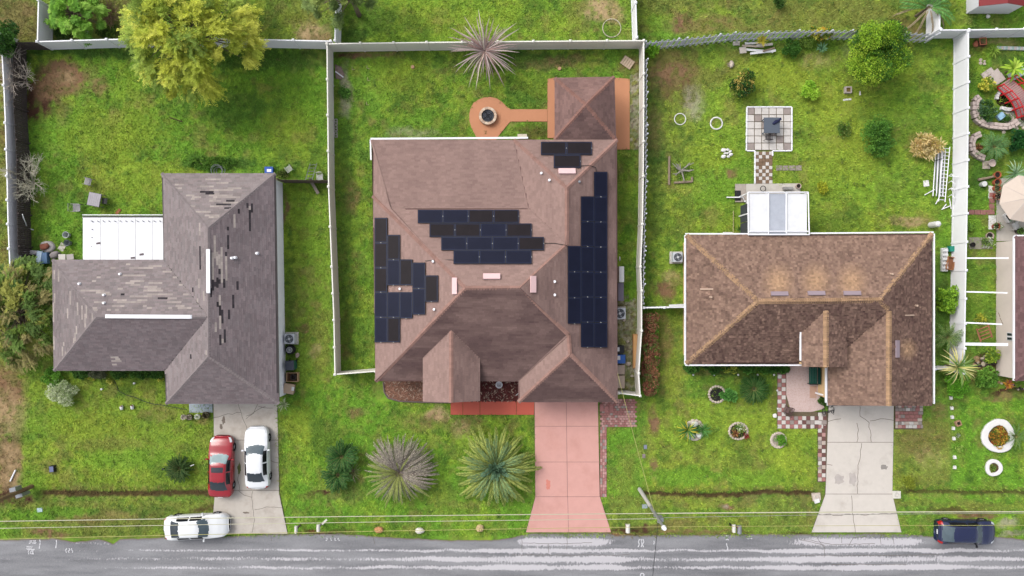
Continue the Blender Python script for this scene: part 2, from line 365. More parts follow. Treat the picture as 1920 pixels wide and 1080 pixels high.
# hard areas (pixel polygons on the ground) where no grass grows
EXCL = [[(400, 757), (516, 757), (524, 905), (540, 1001), (400, 1001)], [(1003, 753), (1121, 753), (1125, 930), (1147, 998), (986, 998), (1003, 932)],
        [(1552, 758), (1675, 762), (1673, 925), (1690, 1000), (1521, 1000), (1547, 925)], [(845, 752), (1003, 752), (1003, 778), (845, 778)],
        [(1026, 148), (1181, 148), (1181, 281), (1156, 281), (1150, 262), (1026, 262)], [(953, 203), (1030, 203), (1030, 229), (953, 229)],
        [(1124, 752), (1191, 752), (1191, 801), (1138, 801), (1138, 931), (1124, 931)], [(1399, 200), (1484, 200), (1484, 283), (1448, 283), (1448, 345), (1502, 345), (1502, 440), (1378, 440), (1378, 345), (1415, 345), (1415, 283), (1399, 283)],
        [(1457, 698), (1480, 680), (1552, 680), (1552, 905), (1532, 905), (1532, 804), (1457, 804)], [(1675, 762), (1731, 762), (1731, 806), (1675, 806)],
        [(98, 487), (307, 487), (303, 325), (532, 325), (532, 757), (311, 757), (309, 695), (101, 695)], [(155, 403), (305, 403), (305, 487), (155, 487)],
        [(697, 262), (1157, 262), (1158, 754), (704, 754)], [(1300, 452), (1748, 452), (1748, 761), (1552, 761), (1552, 684), (1300, 684)],
        [(-3000, 1006), (4000, 1006), (4000, 1180), (-3000, 1180)], [(1867, 450), (2200, 450), (2200, 705), (1867, 705)], [(1868, 330), (1990, 330), (1990, 452), (1868, 452)]]
def inpoly(px, py, poly):
    r = np.zeros(px.shape, bool); n = len(poly)
    for i in range(n):
        x0, y0 = poly[i]; x1, y1 = poly[(i + 1) % n]
        if y0 == y1: continue
        c = ((y0 > py) != (y1 > py)) & (px < (x1 - x0) * (py - y0) / (y1 - y0) + x0); r ^= c
    return r
pg, pgy = 960 + GX * S, 540 - GY * S
sink = np.zeros(GX.shape, bool)
for e in EXCL: sink |= inpoly(pg, pgy, e)
gz[sink] = -.04
ground.data.vertices.foreach_set('co', np.stack([GX.ravel(), GY.ravel(), gz.ravel()], 1).astype(np.float32).ravel()); ground.data.update()
NB = 480000
bx = nr.uniform(-39, 39, NB); by = nr.uniform(-19, 22, NB)
ppx, ppy = 960 + bx * S, 540 - by * S
keep = np.ones(NB, bool)
jx, jy = ppx + (fbm(bx * 3, by * 3, 201) - .5) * 7, ppy + (fbm(bx * 3, by * 3, 203) - .5) * 7
for e in EXCL: keep &= ~inpoly(jx, jy, e)
keep &= ~(np.hypot(ppx - 918, ppy - 222) < 40)
bcol, bz, bd = field(bx, by)
keep &= nr.random(NB) > bd * .85
bx, by, bcol, bz = bx[keep], by[keep], bcol[keep], bz[keep]; n = len(bx)
hg = (.05 + .09 * nr.random(n)) * (.7 + .9 * fbm(bx * .7, by * .7, 99)); wd = .014 + .026 * nr.random(n); az = nr.random(n) * 6.283; ln = nr.uniform(.3, 1.5, n) * hg
dx, dy = np.cos(az), np.sin(az)
v = np.empty((n, 3, 3), np.float32)
v[:, 0] = np.stack([bx - dy * wd, by + dx * wd, bz], 1); v[:, 1] = np.stack([bx + dy * wd, by - dx * wd, bz], 1)
v[:, 2] = np.stack([bx + dx * ln, by + dy * ln, bz + hg], 1)
bc = bcol * nr.uniform(.95, 1.6, n)[:, None] * np.stack([nr.uniform(.9, 1.15, n), np.ones(n), nr.uniform(.8, 1.1, n)], 1)
bc = np.repeat(np.clip(bc, 0, .7)[:, None, :], 3, 1)
tag(npmesh('grass', v.reshape(-1, 3), np.arange(n * 3).reshape(n, 3), bc.reshape(-1, 3), M('grass_blade', attr=True, rough=.8, var=0, spec=.15)),
    'short patchy green lawn grass around the three houses', 'grass', kind='stuff')

# ------------------------------------------------------------------ road
ex = [-3000, 0, 60, 100, 140, 165, 185, 203, 212, 225, 300, 430, 540, 640, 700, 760, 840, 920, 960, 990, 1145, 1155, 1230, 1400, 1520, 1690, 1750, 1860, 1920, 4000]
ey = [1012, 1012, 1011, 1010, 1016, 1014, 1011, 1016, 1020, 1011, 1008, 1005, 1001, 1001, 1005, 1009, 1013, 1013, 1008, 1000, 1000, 1004, 1003, 1002, 1001, 1001, 1005, 1005, 1012, 1012]
rx = axis(-39.4, 39.4, .1, 400); rpx = 960 + rx * S
ty = np.interp(rpx, ex, ey) + (fbm(rx * 2, rx * 0, 5) - .5) * 3
NR = 96
fr = np.linspace(0, 1, NR)
RPY = ty[None, :] * (1 - fr[:, None]) + 1182 * fr[:, None]
RX = np.repeat(rx[None, :], NR, 0); RY = (540 - RPY) / S
RPX = np.repeat(rpx[None, :], NR, 0)
inten = np.interp(RPX, [0, 120, 250, 330, 520, 700, 860, 960, 1150, 1200, 1400, 1470, 1760, 1830, 1920], [.3, .3, .5, .58, .58, .62, .78, 1, .95, .66, .6, .95, .95, .74, .68])
bands = np.zeros(RPX.shape)
for c, hwid, s in ((1032, 3.6, 1), (1048, 5.5, .95), (1064, 4.5, 1.0), (1040, 1.2, .4), (1120, 6, .5), (1140, 5, .5)):
    bands = np.maximum(bands, s * (.55 + .9 * fbm(RPX / 70, RPY * 0, int(c) + 3)) * np.exp(-((RPY - c - (fbm(RPX / 40, RPY * 0, int(c)) - .5) * 5) / (hwid * (.5 + .95 * inten ** 2))) ** 2))
edgeband = np.exp(-((RPY - 1016) / 9) ** 2) * np.maximum(sstep(955, 990, RPX) * (1 - sstep(1110, 1180, RPX)), sstep(1440, 1530, RPX) * (1 - sstep(1700, 1760, RPX)) * .9)
bands = np.maximum(bands * inten, edgeband)
bands = np.maximum(bands, .42 * np.exp(-((RPY - 1018 - (RPX - 150) * .02) / 4) ** 2) * sstep(120, 140, RPX) * (1 - sstep(212, 230, RPX)))
rim = 1 - sstep(0, 3.5, RPY - ty[None, :])
rc = np.zeros(RPX.shape + (3,)); rc[..., 0] = np.clip(bands, 0, 1); rc[..., 1] = fbm(RX * .25, RY * 2.2, 8); rc[..., 2] = rim
ii = (np.arange(NR - 1)[:, None] * len(rx) + np.arange(len(rx) - 1)[None, :]).ravel()
faces = np.stack([ii, ii + len(rx), ii + 1 + len(rx), ii + 1], 1)
m = bpy.data.materials.new('worn_asphalt'); m.use_nodes = True; t = m.node_tree; b = t.nodes['Principled BSDF']; L = t.links.new
at = t.nodes.new('ShaderNodeAttribute'); at.attribute_name = 'Col'; sep = t.nodes.new('ShaderNodeSeparateColor'); L(at.outputs['Color'], sep.inputs[0])
geo = t.nodes.new('ShaderNodeNewGeometry')
mp = t.nodes.new('ShaderNodeMapping'); mp.inputs['Scale'].default_value = (8.5, 4.2, 1); L(geo.outputs['Position'], mp.inputs['Vector'])
nz = t.nodes.new('ShaderNodeTexNoise'); nz.inputs['Scale'].default_value = 1.0; nz.inputs['Detail'].default_value = 9; nz.inputs['Roughness'].default_value = .72; L(mp.outputs[0], nz.inputs['Vector'])
ad = t.nodes.new('ShaderNodeMath'); ad.operation = 'MULTIPLY_ADD'; ad.inputs[1].default_value = 1.9; L(nz.outputs['Fac'], ad.inputs[0]); L(sep.outputs[0], ad.inputs[2])
mr = t.nodes.new('ShaderNodeMapRange'); mr.inputs[1].default_value = 1.36; mr.inputs[2].default_value = 1.58; mr.inputs[4].default_value = .8; L(ad.outputs[0], mr.inputs[0])
n2 = t.nodes.new('ShaderNodeTexNoise'); n2.inputs['Scale'].default_value = 22; n2.inputs['Detail'].default_value = 4; L(geo.outputs['Position'], n2.inputs['Vector'])
vr = t.nodes.new('ShaderNodeMath'); vr.operation = 'ADD'; L(n2.outputs['Fac'], vr.inputs[0]); L(sep.outputs[1], vr.inputs[1])
m1 = t.nodes.new('ShaderNodeMix'); m1.data_type = 'RGBA'; m1.inputs[6].default_value = (*C(106, 106, 110), 1); m1.inputs[7].default_value = (*C(156, 156, 159), 1)
mr2 = t.nodes.new('ShaderNodeMapRange'); mr2.inputs[1].default_value = .6; mr2.inputs[2].default_value = 1.4; L(vr.outputs[0], mr2.inputs[0]); L(mr2.outputs[0], m1.inputs[0])
m2 = t.nodes.new('ShaderNodeMix'); m2.data_type = 'RGBA'; m2.inputs[7].default_value = (*C(212, 208, 212), 1); L(mr.outputs[0], m2.inputs[0]); L(m1.outputs[2], m2.inputs[6])
m3 = t.nodes.new('ShaderNodeMix'); m3.data_type = 'RGBA'; m3.inputs[7].default_value = (*C(120, 108, 92), 1); L(sep.outputs[2], m3.inputs[0]); L(m2.outputs[2], m3.inputs[6])
L(m3.outputs[2], b.inputs['Base Color']); b.inputs['Roughness'].default_value = .9
bp = t.nodes.new('ShaderNodeBump'); bp.inputs['Strength'].default_value = .4; bp.inputs['Distance'].default_value = .02; L(n2.outputs['Fac'], bp.inputs['Height']); L(bp.outputs[0], b.inputs['Normal'])
road = npmesh('road', np.stack([RX.ravel(), RY.ravel(), np.full(RX.size, .02)], 1), faces, rc.reshape(-1, 3), m, k=4, kind='structure')
ORG[road.name] = Vector((0, 0, 0))
PAINT = M('road_paint', (225, 224, 228), .9, .15, 20)
def stroke(mb, pts, wd, z=.026):
    q = [P(*p) for p in pts]
    for a, b_ in zip(q, q[1:]):
        d = (b_ - a); 
        if d.length < 1e-4: continue
        nn = Vector((-d.y, d.x, 0)).normalized() * wd / 2; e = d.normalized() * wd * .3
        mb.add([(a.x - e.x + nn.x, a.y - e.y + nn.y, z), (a.x - e.x - nn.x, a.y - e.y - nn.y, z), (b_.x + e.x - nn.x, b_.y + e.y - nn.y, z), (b_.x + e.x + nn.x, b_.y + e.y + nn.y, z)], [(0, 1, 2, 3)])
def scribble(cx, cy, n, wpx, hpx, wd=.07):
    mb = MB(); z = .026
    for i in range(n):
        x = cx - wpx / 2 + wpx * (i + .5) / n; pts = [(x, cy - hpx / 2)]
        for k in range(3): pts.append((x + rng.uniform(-2.5, 2.5), cy - hpx / 2 + hpx * (k + 1) / 3)); 
        z += .0011; stroke(mb, pts, wd, z)
    mb.build('painted_marking', PAINT, road, 'faded white utility paint marks on the asphalt')
for a in ((56, 1027, 4, 12, 5), (62, 1016, 4, 13, 5), (60, 1034, 4, 12, 9), (75, 1020, 1, 4, 16), (106, 1020, 1, 3, 14), (624, 1011, 4, 30, 4), (1202, 1018, 3, 10, 14), (1226, 1017, 1, 3, 6),
          (1363, 1008, 2, 6, 8), (1362, 1025, 1, 2, 12), (1405, 1008, 3, 10, 4), (130, 1032, 3, 14, 7)): scribble(*a)
mb = MB(); 
for k in range(14): a0 = k / 14 * 6.283; a1 = (k + 1) / 14 * 6.283; stroke(mb, [(1204 + 3.4 * math.cos(a0), 1078 + 3.4 * math.sin(a0)), (1204 + 3.4 * math.cos(a1), 1078 + 3.4 * math.sin(a1))], .06, .026 + k * .0004)
mb.build('painted_marking', PAINT, road, 'small white painted circle on the asphalt')
CRK = M('crack_fill', (112, 102, 96), .95, .1)
def crackline(mb, pts, wd=.035, z=.05, amp=1.5, seg=7, cl=None):
    q = []; r = random.Random(int(pts[0][0] * 7 + pts[0][1]))
    for (x0, y0), (x1, y1) in zip(pts, pts[1:]):
        n = max(1, int(math.hypot(x1 - x0, y1 - y0) / seg))
        for i in range(n): f = i / n; q.append((x0 + (x1 - x0) * f + r.uniform(-amp, amp) * (i > 0), y0 + (y1 - y0) * f + r.uniform(-amp, amp) * (i > 0)))
    q.append(pts[-1]); stroke(mb, q, wd, z)
mb = MB()
for pts in ([(980, 1018), (1060, 1019), (1110, 1017)], [(978, 1008), (979, 1034)], [(1028, 1019), (1029, 1036)], [(1064, 1002), (1062, 1030)], [(1012, 1005), (1000, 1004)],
            [(960, 1040), (1050, 1041), (1180, 1040)], [(1504, 1010), (1560, 1021), (1640, 1019)], [(1531, 1006), (1543, 1024)], [(1578, 1008), (1578, 1018)], [(1592, 1022), (1600, 1008), (1625, 1006)],
            [(1545, 1045), (1545, 1022), (1500, 1012)], [(1650, 1005), (1652, 1022)], [(1675, 1003), (1676, 1020)], [(1500, 1041), (1640, 1042), (1760, 1040)], [(1560, 1058), (1700, 1058)], [(508, 1001), (509, 1014)], [(700, 1007), (703, 1020)]):
    crackline(mb, pts, .03, .025, .8)
mb.build('crack', CRK, road, kind='stuff')

# ------------------------------------------------------------------ driveways and pads
def slabs(parent, polys, mat, top=.05, name='slab', bottom=-.12, label=None):
    for pl in polys:
        MB().prism([P(*q)[:2] for q in pl], bottom, top).build(name, mat, parent, label)
def shrink(poly, d):
    n = len(poly); cx = sum(p[0] for p in poly) / n; cy = sum(p[1] for p in poly) / n
    return [(x + (d if x < cx else -d), y + (d if y < cy else -d)) for x, y in poly]
def edgex(table, y):
    for (y0, x0), (y1, x1) in zip(table, table[1:]):
        if y0 <= y <= y1: return x0 + (x1 - x0) * (y - y0) / (y1 - y0)
    return table[-1][1]
def driveway(name, label, left, right, ys, cols, mat, gap=.45, splits=()):
    d = struct(name, label)
    for i in range(len(ys) - 1):
        y0, y1 = ys[i], ys[i + 1]
        knots = [y0] + [t for t in sorted(set([q[0] for q in left] + [q[0] for q in right])) if y0 < t < y1] + [y1]
        for j in range(cols):
            f0, f1 = j / cols, (j + 1) / cols
            L_ = [(edgex(left, y) * (1 - f0) + edgex(right, y) * f0 + gap, y + (gap if y == y0 else 0) - (gap if y == y1 else 0)) for y in knots]
            R_ = [(edgex(left, y) * (1 - f1) + edgex(right, y) * f1 - gap, y + (gap if y == y0 else 0) - (gap if y == y1 else 0)) for y in knots]
            slabs(d, [L_ + R_[::-1]], mat)
    # joint bed
    y0, y1 = ys[0], ys[-1]; kn = sorted(set([y0, y1] + [q[0] for q in left + right if y0 < q[0] < y1]))
    MB().prism([P(edgex(left, y), y)[:2] for y in kn] + [P(edgex(right, y), y)[:2] for y in kn[::-1]], -.2, .03).build('joint_bed', CRK, d)
    return d
OLDCONC = M('old_driveway_concrete', (198, 190, 180), .9, .08, 5, .3, stain=((160, 148, 136), .7, .48, .6))
PINK = M('pink_painted_concrete', (216, 164, 154), .8, .06, 4, .2, stain=((200, 146, 134), .45, .5, .6))
NEWC = M('light_driveway_concrete', (216, 208, 199), .9, .06, 5, .3, stain=((180, 170, 160), .6, .52, .5))
d1 = driveway('driveway', 'cracked grey concrete driveway of the grey-roofed house', [(740, 400), (925, 403), (960, 400), (1002, 400)], [(740, 520), (825, 522), (925, 524), (1002, 540)], [740, 825, 919, 1001], 1, OLDCONC)
mb = MB()
for pts in ([(447, 757), (458, 790), (464, 810), (466, 825)], [(484, 757), (476, 775), (462, 785)], [(400, 783), (420, 778), (452, 773)], [(485, 762), (512, 765)], [(474, 921), (474, 950), (478, 975), (473, 998)],
            [(478, 955), (500, 950), (532, 952)], [(448, 920), (458, 928), (472, 932)], [(452, 870), (446, 900), (450, 918)], [(505, 862), (523, 868)], [(462, 780), (484, 768), (498, 762)]):
    crackline(mb, pts, .03, .054)
mb.build('crack', CRK, d1, kind='stuff')
STN = M('dark_stain', (128, 116, 106), .95, .2, 12)
def blotch(parent, cx, cy, rx_, ry_, mat=STN, z=.0535, name='stain', n=18, seed=1):
    q = random.Random(seed * 31 + int(cx)); pts = []
    for i in range(n): a = i / n * 6.283; k = q.uniform(.65, 1.15); pts.append(P(cx + rx_ * k * math.cos(a), cy + ry_ * k * math.sin(a)))
    MB().poly([(p.x, p.y, z) for p in pts][::-1]).build(name, mat, parent)
blotch(d1, 420, 788, 4, 8); blotch(d1, 415, 800, 3, 6, z=.0545); blotch(d1, 449, 878, 3.5, 11, M('moss', (104, 112, 66), .95, .2), z=.0555); blotch(d1, 462, 961, 6, 2)
d2 = driveway('driveway', 'smooth pink painted concrete driveway of the middle house', [(740, 1002), (932, 1003.5), (998, 986)], [(740, 1121), (930, 1124.5), (998, 1146)], [740, 799, 866, 931, 998], 2, PINK, .32)
blotch(d2, 1028, 908, 5, 10, M('paint_patch', (218, 138, 122), .8, .1), name='worn_patch')
d3 = driveway('driveway', 'pale cracked concrete driveway of the brown-roofed house', [(744, 1556), (760, 1553), (927, 1547), (998, 1521)], [(744, 1676), (927, 1673), (998, 1690)], [744, 829, 926, 998], 1, NEWC)
mb = MB()
for pts in ([(1611, 757), (1612, 780), (1629, 792), (1633, 829)], [(1606, 793), (1609, 806), (1606, 829)], [(1631, 789), (1650, 785), (1676, 788)], [(1552, 790), (1576, 785)], [(1615, 831), (1612, 860), (1608, 872), (1607, 925)],
            [(1596, 929), (1597, 960), (1603, 998)], [(1533, 964), (1600, 965), (1681, 962)], [(1550, 870), (1560, 872)]):
    crackline(mb, pts, .035, .054)
mb.build('crack', CRK, d3, kind='stuff')
blotch(d3, 1657, 876, 7, 5, M('oil_stain', (150, 144, 138), .9, .2)); blotch(d3, 1598, 898, 8, 14, M('grime', (188, 180, 174), .95, .15), z=.0545); blotch(d3, 1573, 899, 10, 10, MATS['grime'], z=.0555)
RED = M('red_painted_concrete', (200, 98, 80), .8, .04, 4, .2)
wk = struct('walkway', 'brick-red painted walkway in front of the middle house')
for a, b_ in ((845, 867.6), (868.4, 899.6), (900.4, 967.6), (968.4, 1001.6)): slabs(wk, [[(a, 740), (b_, 740), (b_, 777.5), (a, 777.5)]], RED)
ORANGE = M('orange_painted_concrete', (204, 144, 108), .85, .05, 4, .2)
pt = struct('patio', 'orange-tan patio of the pavilion with path and round fire pit pad')
slabs(pt, [[(1026.5, 148), (1040, 146), (1152, 146), (1180.5, 148), (1180.5, 280), (1156, 281), (1150, 259), (1026.5, 259)]], ORANGE, name='patio_slab')
slabs(pt, [[(954, 205), (1026, 205), (1026, 228), (954, 228)]], ORANGE, .046, name='path_slab')
ring = [(880, 215), (882, 203), (888, 193), (897, 187), (908, 183), (920, 182), (932, 185), (942, 192), (950, 200), (957, 205), (957, 228), (950, 236), (942, 246), (934, 256), (926, 270), (900, 270), (892, 255), (884, 240), (880, 226)]
slabs(pt, [ring], ORANGE, .05, name='round_slab')
PVC = [M('paver_%s' % n_, c_, .9, .15, 12, .3) for n_, c_ in (('rose', (168, 116, 112)), ('pink', (194, 150, 144)), ('white', (214, 208, 202)), ('grey', (160, 148, 142)), ('brown', (118, 82, 78)), ('cream', (200, 184, 172)))]
_pm = {}
def paver(parent, px, py, wx, wy, mi, rot=0, z=.045, name='paver', th=.08):
    key = (round(wx, 2), round(wy, 2), mi, th)
    if key not in _pm:
        q = MB(); hx, hy = wx / S / 2, wy / S / 2; c = .012
        q.add([(-hx, -hy, -th), (hx, -hy, -th), (hx, hy, -th), (-hx, hy, -th), (-hx, -hy, -c), (hx, -hy, -c), (hx, hy, -c), (-hx, hy, -c), (-hx + c, -hy + c, 0), (hx - c, -hy + c, 0), (hx - c, hy - c, 0), (-hx + c, hy - c, 0)],
              [(0, 1, 5, 4), (1, 2, 6, 5), (2, 3, 7, 6), (3, 0, 4, 7), (4, 5, 9, 8), (5, 6, 10, 9), (6, 7, 11, 10), (7, 4, 8, 11), (8, 9, 10, 11)])
        _pm[key] = q.mesh('paver', PVC[mi] if isinstance(mi, int) else mi)
    p = P(px, py)
    return inst(_pm[key], name, parent, (p.x, p.y, z + rng.uniform(-.006, .006)), (rng.uniform(-.01, .01), rng.uniform(-.01, .01), rot + rng.uniform(-.02, .02)))
BED = M('paver_bed_soil', (110, 98, 78), .95, .3, 20, .4)
def bed(parent, poly, z=.012, mat=BED): MB().prism([P(*q)[:2] for q in poly], -.1, z).build('bed', mat, parent)
# rose brick patio by the pink driveway
pp = struct('brick_patio', 'rose brick paving beside the pink driveway')
bed(pp, [(1124.5, 752), (1190, 752), (1190, 800), (1137, 800), (1137, 931), (1124.5, 931)])
k_ = 0; y = 748.0
while y < 799:
    x = 1125.5 + (k_ % 2) * 3
    while x < 1190:
        paver(pp, x + 2.6, y + 2, 5.4, 3.9, rng.choice((0, 0, 0, 1, 3, 1)))
        x += 6
    y += 4.4; k_ += 1
y = 803.0
while y < 930:
    for x in (1127.4, 1131.6, 1135.4): paver(pp, x, y, 3.7, 5.6, rng.choice((0, 0, 1, 1, 3)))
    y += 6
for (x, y) in ((1128, 765), (1137, 767), (1146, 765)): paver(pp, x, y, 7.5, 12, 0, z=.12, name='loose_paver')
# concrete paver square with checker path
sq = struct('paver_patio', 'square of old white concrete pavers in the right back yard')
bed(sq, [(1400, 201), (1483, 201), (1483, 282), (1400, 282)])
for i in range(6):
    for j in range(6):
        if True: paver(sq, 1407.5 + i * 13.7, 208.5 + j * 13.3, 12.4, 12.2, PVC[2] if (i * 7 + j * 3) % 5 else PVC[3])
for x0, y0, x1, y1 in ((1400, 201, 1484, 201), (1400, 283, 1415, 283), (1448, 283, 1484, 283), (1400, 201, 1399, 283), (1484, 201, 1484, 283), (1415, 283, 1415, 345), (1448, 283, 1448, 293)):
    n = max(1, int(math.hypot(x1 - x0, y1 - y0) / 12)); a = math.atan2(-(y1 - y0), x1 - x0)
    for i in range(n): paver(sq, x0 + (x1 - x0) * (i + .5) / n, y0 + (y1 - y0) * (i + .5) / n, math.hypot(x1 - x0, y1 - y0) / n - .6, 2.4, WHITE, a, z=.11, name='edging', th=.2)
cp = struct('garden_path', 'checkered path of white and brown pavers'); bed(cp, [(1416, 284), (1448, 284), (1448, 346), (1416, 346)])
for j in range(9):
    for i in range(5): paver(cp, 1419.4 + i * 6.4, 287.5 + j * 6.7, 6, 6.2, PVC[2] if (i + j) % 2 == 0 and rng.random() < .85 else M('paver_dull', (132, 108, 88), .95, .2, 12, .3), rng.uniform(-.08, .08))
for i in range(4):
    paver(struct('stepping_stone') if False else cp, 1460.5 + i * 12.2, 315, 11, 9.5, 3, .03, name='stepping_stone')
sl = struct('patio', 'concrete patio slab behind the brown-roofed house')
slabs(sl, [[(1378, 345), (1398, 345), (1398, 379), (1378, 379)]], M('worn_slab', (176, 166, 156), .9, .15, 8, .3), .07)
slabs(sl, [[(1398.5, 345), (1500, 344), (1500, 445), (1398.5, 445)]], CONC, .075)
# front court of the brown house
ct = struct('front_patio', 'pinkish stone front patio with red and white checkered border')
slabs(ct, [[(1480, 672), (1565, 672), (1565, 735), (1532, 735), (1545, 750), (1545, 766), (1522, 772), (1483, 772), (1474, 740), (1474, 700)]],
      M('pink_flagstone', (214, 190, 184), .85, .14, 40, .4, stain=((190, 158, 150), 9, .48, .7)), .06, 'flagstone_slab')
bed(ct, [(1457, 697), (1478, 697), (1478, 772), (1545, 772), (1545, 804), (1457, 804)])
for j in range(13):
    for i in range(2 if j < 10 else 12):
        mi = (2 if (i + j) % 2 == 0 else 0) if rng.random() < .85 else 3
        if i > 5 and mi == 0: mi = 4
        paver(ct, 1461.5 + i * 7.7, 706 + j * 7.8, 7.2, 7.3, mi)
bed(ct, [(1533, 772), (1552, 772), (1549, 904), (1533, 904)])
for j in range(17):
    for i in range(2): paver(ct, 1537 + i * 7.3, 777 + j * 7.6, 6.6, 7, rng.choice((0, 3, 4)) if (i + j) % 2 else rng.choice((2, 2, 5, 1)))
pr = struct('brick_patio', 'patchwork brick paving right of the pale driveway'); bed(pr, [(1677, 752), (1729, 752), (1729, 805), (1677, 805)])
y = 752.0; k_ = 0
while y < 803:
    x = 1678.5
    while x < 1728:
        ww = rng.choice((5, 6.5, 8)) if not (1690 < x < 1722 and 768 < y < 792) else 9
        mi = 0 if (1695 < x < 1718 and 770 < y < 790) else rng.choice((1, 2, 3, 5, 0, 3)); paver(pr, x + ww / 2, y + 3, ww - .5, 5.8, mi); x += ww
    y += 6.4
# mulch beds at the middle house
for nm, lb, poly, cc in (('mulch_bed', 'brown mulch bed at the west front of the middle house', [(719, 700), (795, 700), (850, 745), (850, 753.5), (790, 752), (750, 751), (728, 745), (721, 735)], (134, 96, 78)),
                         ('mulch_bed', 'dark red mulch bed in the entry court', [(898, 700), (980, 700), (980, 752.5), (845, 752.5), (845, 745), (898, 745)], (92, 42, 38))):
    mbd = struct(nm, lb)
    MB().prism([P(*q)[:2] for q in poly], -.05, .06).build('mulch', M('mulch%d' % cc[0], cc, .95, .5, 40, .8, fine=30), mbd)
    mb = MB(); base = np.array(C(*cc)); pl = [P(*q) for q in poly]
    xs = [p.x for p in pl]; ys = [p.y for p in pl]; ppoly = [(p.x, p.y) for p in pl]
    for k in range(1500):
        x, y = rng.uniform(min(xs), max(xs)), rng.uniform(min(ys), max(ys))
        if not inpoly(np.array([x]), np.array([y]), ppoly)[0]: continue
        a = rng.uniform(0, 3.14); f = rng.uniform(.5, 1.9); c = tuple(base * f) if rng.random() < .75 else tuple(np.array(C(185, 160, 140)) * f * .7)
        u = Vector((math.cos(a), math.sin(a))) * rng.uniform(.04, .1); w_ = Vector((-u.y, u.x)) * .25; z = .075 + rng.random() * .03
        mb.add([(x - u.x - w_.x, y - u.y - w_.y, z), (x + u.x - w_.x, y + u.y - w_.y, z + .01), (x + u.x + w_.x, y + u.y + w_.y, z + .01), (x - u.x + w_.x, y - u.y + w_.y, z)], [(0, 1, 2, 3)], c)
    mb.build('mulch_chips', PCOL, mbd, kind='stuff')
    if cc[0] == 134:
        q = [(719, 716), (721, 735), (728, 746), (750, 752), (790, 753.5), (846, 754.5)]
        for a, b_ in zip(q, q[1:]): MB().tube([P(*a) + Vector((0, 0, .1)), P(*b_) + Vector((0, 0, .1))], .06, 5).build('edging', M('grey_edging', (120, 104, 98), .9, .2), mbd)
# ------------------------------------------------------------------ roofs
def clip_int(poly, s):
    xs = []
    n = len(poly)
    for i in range(n):
        (x0, y0), (x1, y1) = poly[i], poly[(i + 1) % n]
        if (y0 > s) != (y1 > s): xs.append(x0 + (x1 - x0) * (s - y0) / (y1 - y0))
    return (min(xs), max(xs)) if len(xs) >= 2 else None
def frame(pts):
    """plane through the corners: origin, level direction, up-slope direction, normal"""
    o = sum(pts, Vector((0, 0, 0))) / len(pts); n = Vector((0, 0, 0))
    for i in range(len(pts)):
        a, b_ = pts[i], pts[(i + 1) % len(pts)]; n += (a - o).cross(b_ - o)
    n.normalize()
    if n.z < 0: n = -n
    u = n.cross(Vector((0, 0, 1))); u = Vector((1, 0, 0)) if u.length < 1e-4 else u.normalized()
    v_ = n.cross(u).normalized()
    if v_.z < 0: v_ = -v_
    return o, u, v_, n
SHM = M('asphalt_shingle', attr=True, rough=.95, var=.12, scale=40, bump=.5, fine=90, spec=.15)
torn = [0]
def shingles(pts, parent, colfn, expo=.145, wid=.33, lift=.022, liftv=.4, special=None, name='shingles'):
    """courses of single lapped shingles over a roof plane; special(x,y)->colour or None makes a shingle an object of its own"""
    o, u, v_, n = frame(pts)
    poly = [((p - o).dot(u), (p - o).dot(v_)) for p in pts]
    top = max(p[1] for p in poly); mb = MB(); off = org(parent); k = 0; s = min(p[1] for p in poly) + .001
    while s < top - .02:
        a = clip_int(poly, s + .002); s1 = min(s + expo * 1.12, top - .003); b_ = clip_int(poly, s1)
        if not a: s += expo; k += 1; continue
        b_ = b_ or a; a = a if a[1] - a[0] > b_[1] - b_[0] or s > 0 else a
        x = a[0] - rng.random() * wid
        x = a[0] - ((k * .37) % 1) * wid
        while x < a[1]:
            w1 = wid * rng.uniform(.8, 1.2); x1 = x + w1
            A0, A1 = max(x, a[0]), min(x1, a[1]); B0, B1 = min(max(x, b_[0]), b_[1]), max(min(x1, b_[1]), b_[0])
            x = x1
            if A1 - A0 < .01: continue
            l = lift * (1 + rng.uniform(-liftv, liftv)); g = .004
            q = [o + u * (A0 + g) + v_ * s + n * l, o + u * (A1 - g) + v_ * s + n * l, o + u * B1 + v_ * s1 + n * .006, o + u * B0 + v_ * s1 + n * .006,
                 o + u * (A0 + g) + v_ * s, o + u * (A1 - g) + v_ * s]
            c = q[0].lerp(q[2], .5)
            fs = [(0, 1, 2, 3), (0, 4, 5, 1), (0, 3, 4), (1, 5, 2)]
            sp = special(c, (A1 - A0)) if special else None
            if sp and (torn[0] >= 292 or rng.random() < .35): mb.add(q, fs, sp)
            elif sp:
                torn[0] += 1; m_ = MB().add([p - q[4] for p in q], fs, sp); ob = m_.build('shingle', SHM, parent, local=True); ob.location = q[4] - off
            else: mb.add(q, fs, colfn(c))
        s += expo; k += 1
    return mb.build(name, SHM, parent, kind='stuff')
def deck(name, parent, pts, mat):
    o, u, v_, n = frame(pts); pts = [p - Vector((0, 0, (p - o).dot(n) / n.z)) for p in pts]; a = [p - n * .002 for p in pts]; b_ = [p - n * .05 for p in pts]; m = len(pts)
    return MB().add(a + b_, [tuple(range(m)), tuple(range(2 * m - 1, m - 1, -1))] + [(i, (i + 1) % m, (i + 1) % m + m, i + m) for i in range(m)]).build(name, mat, parent)
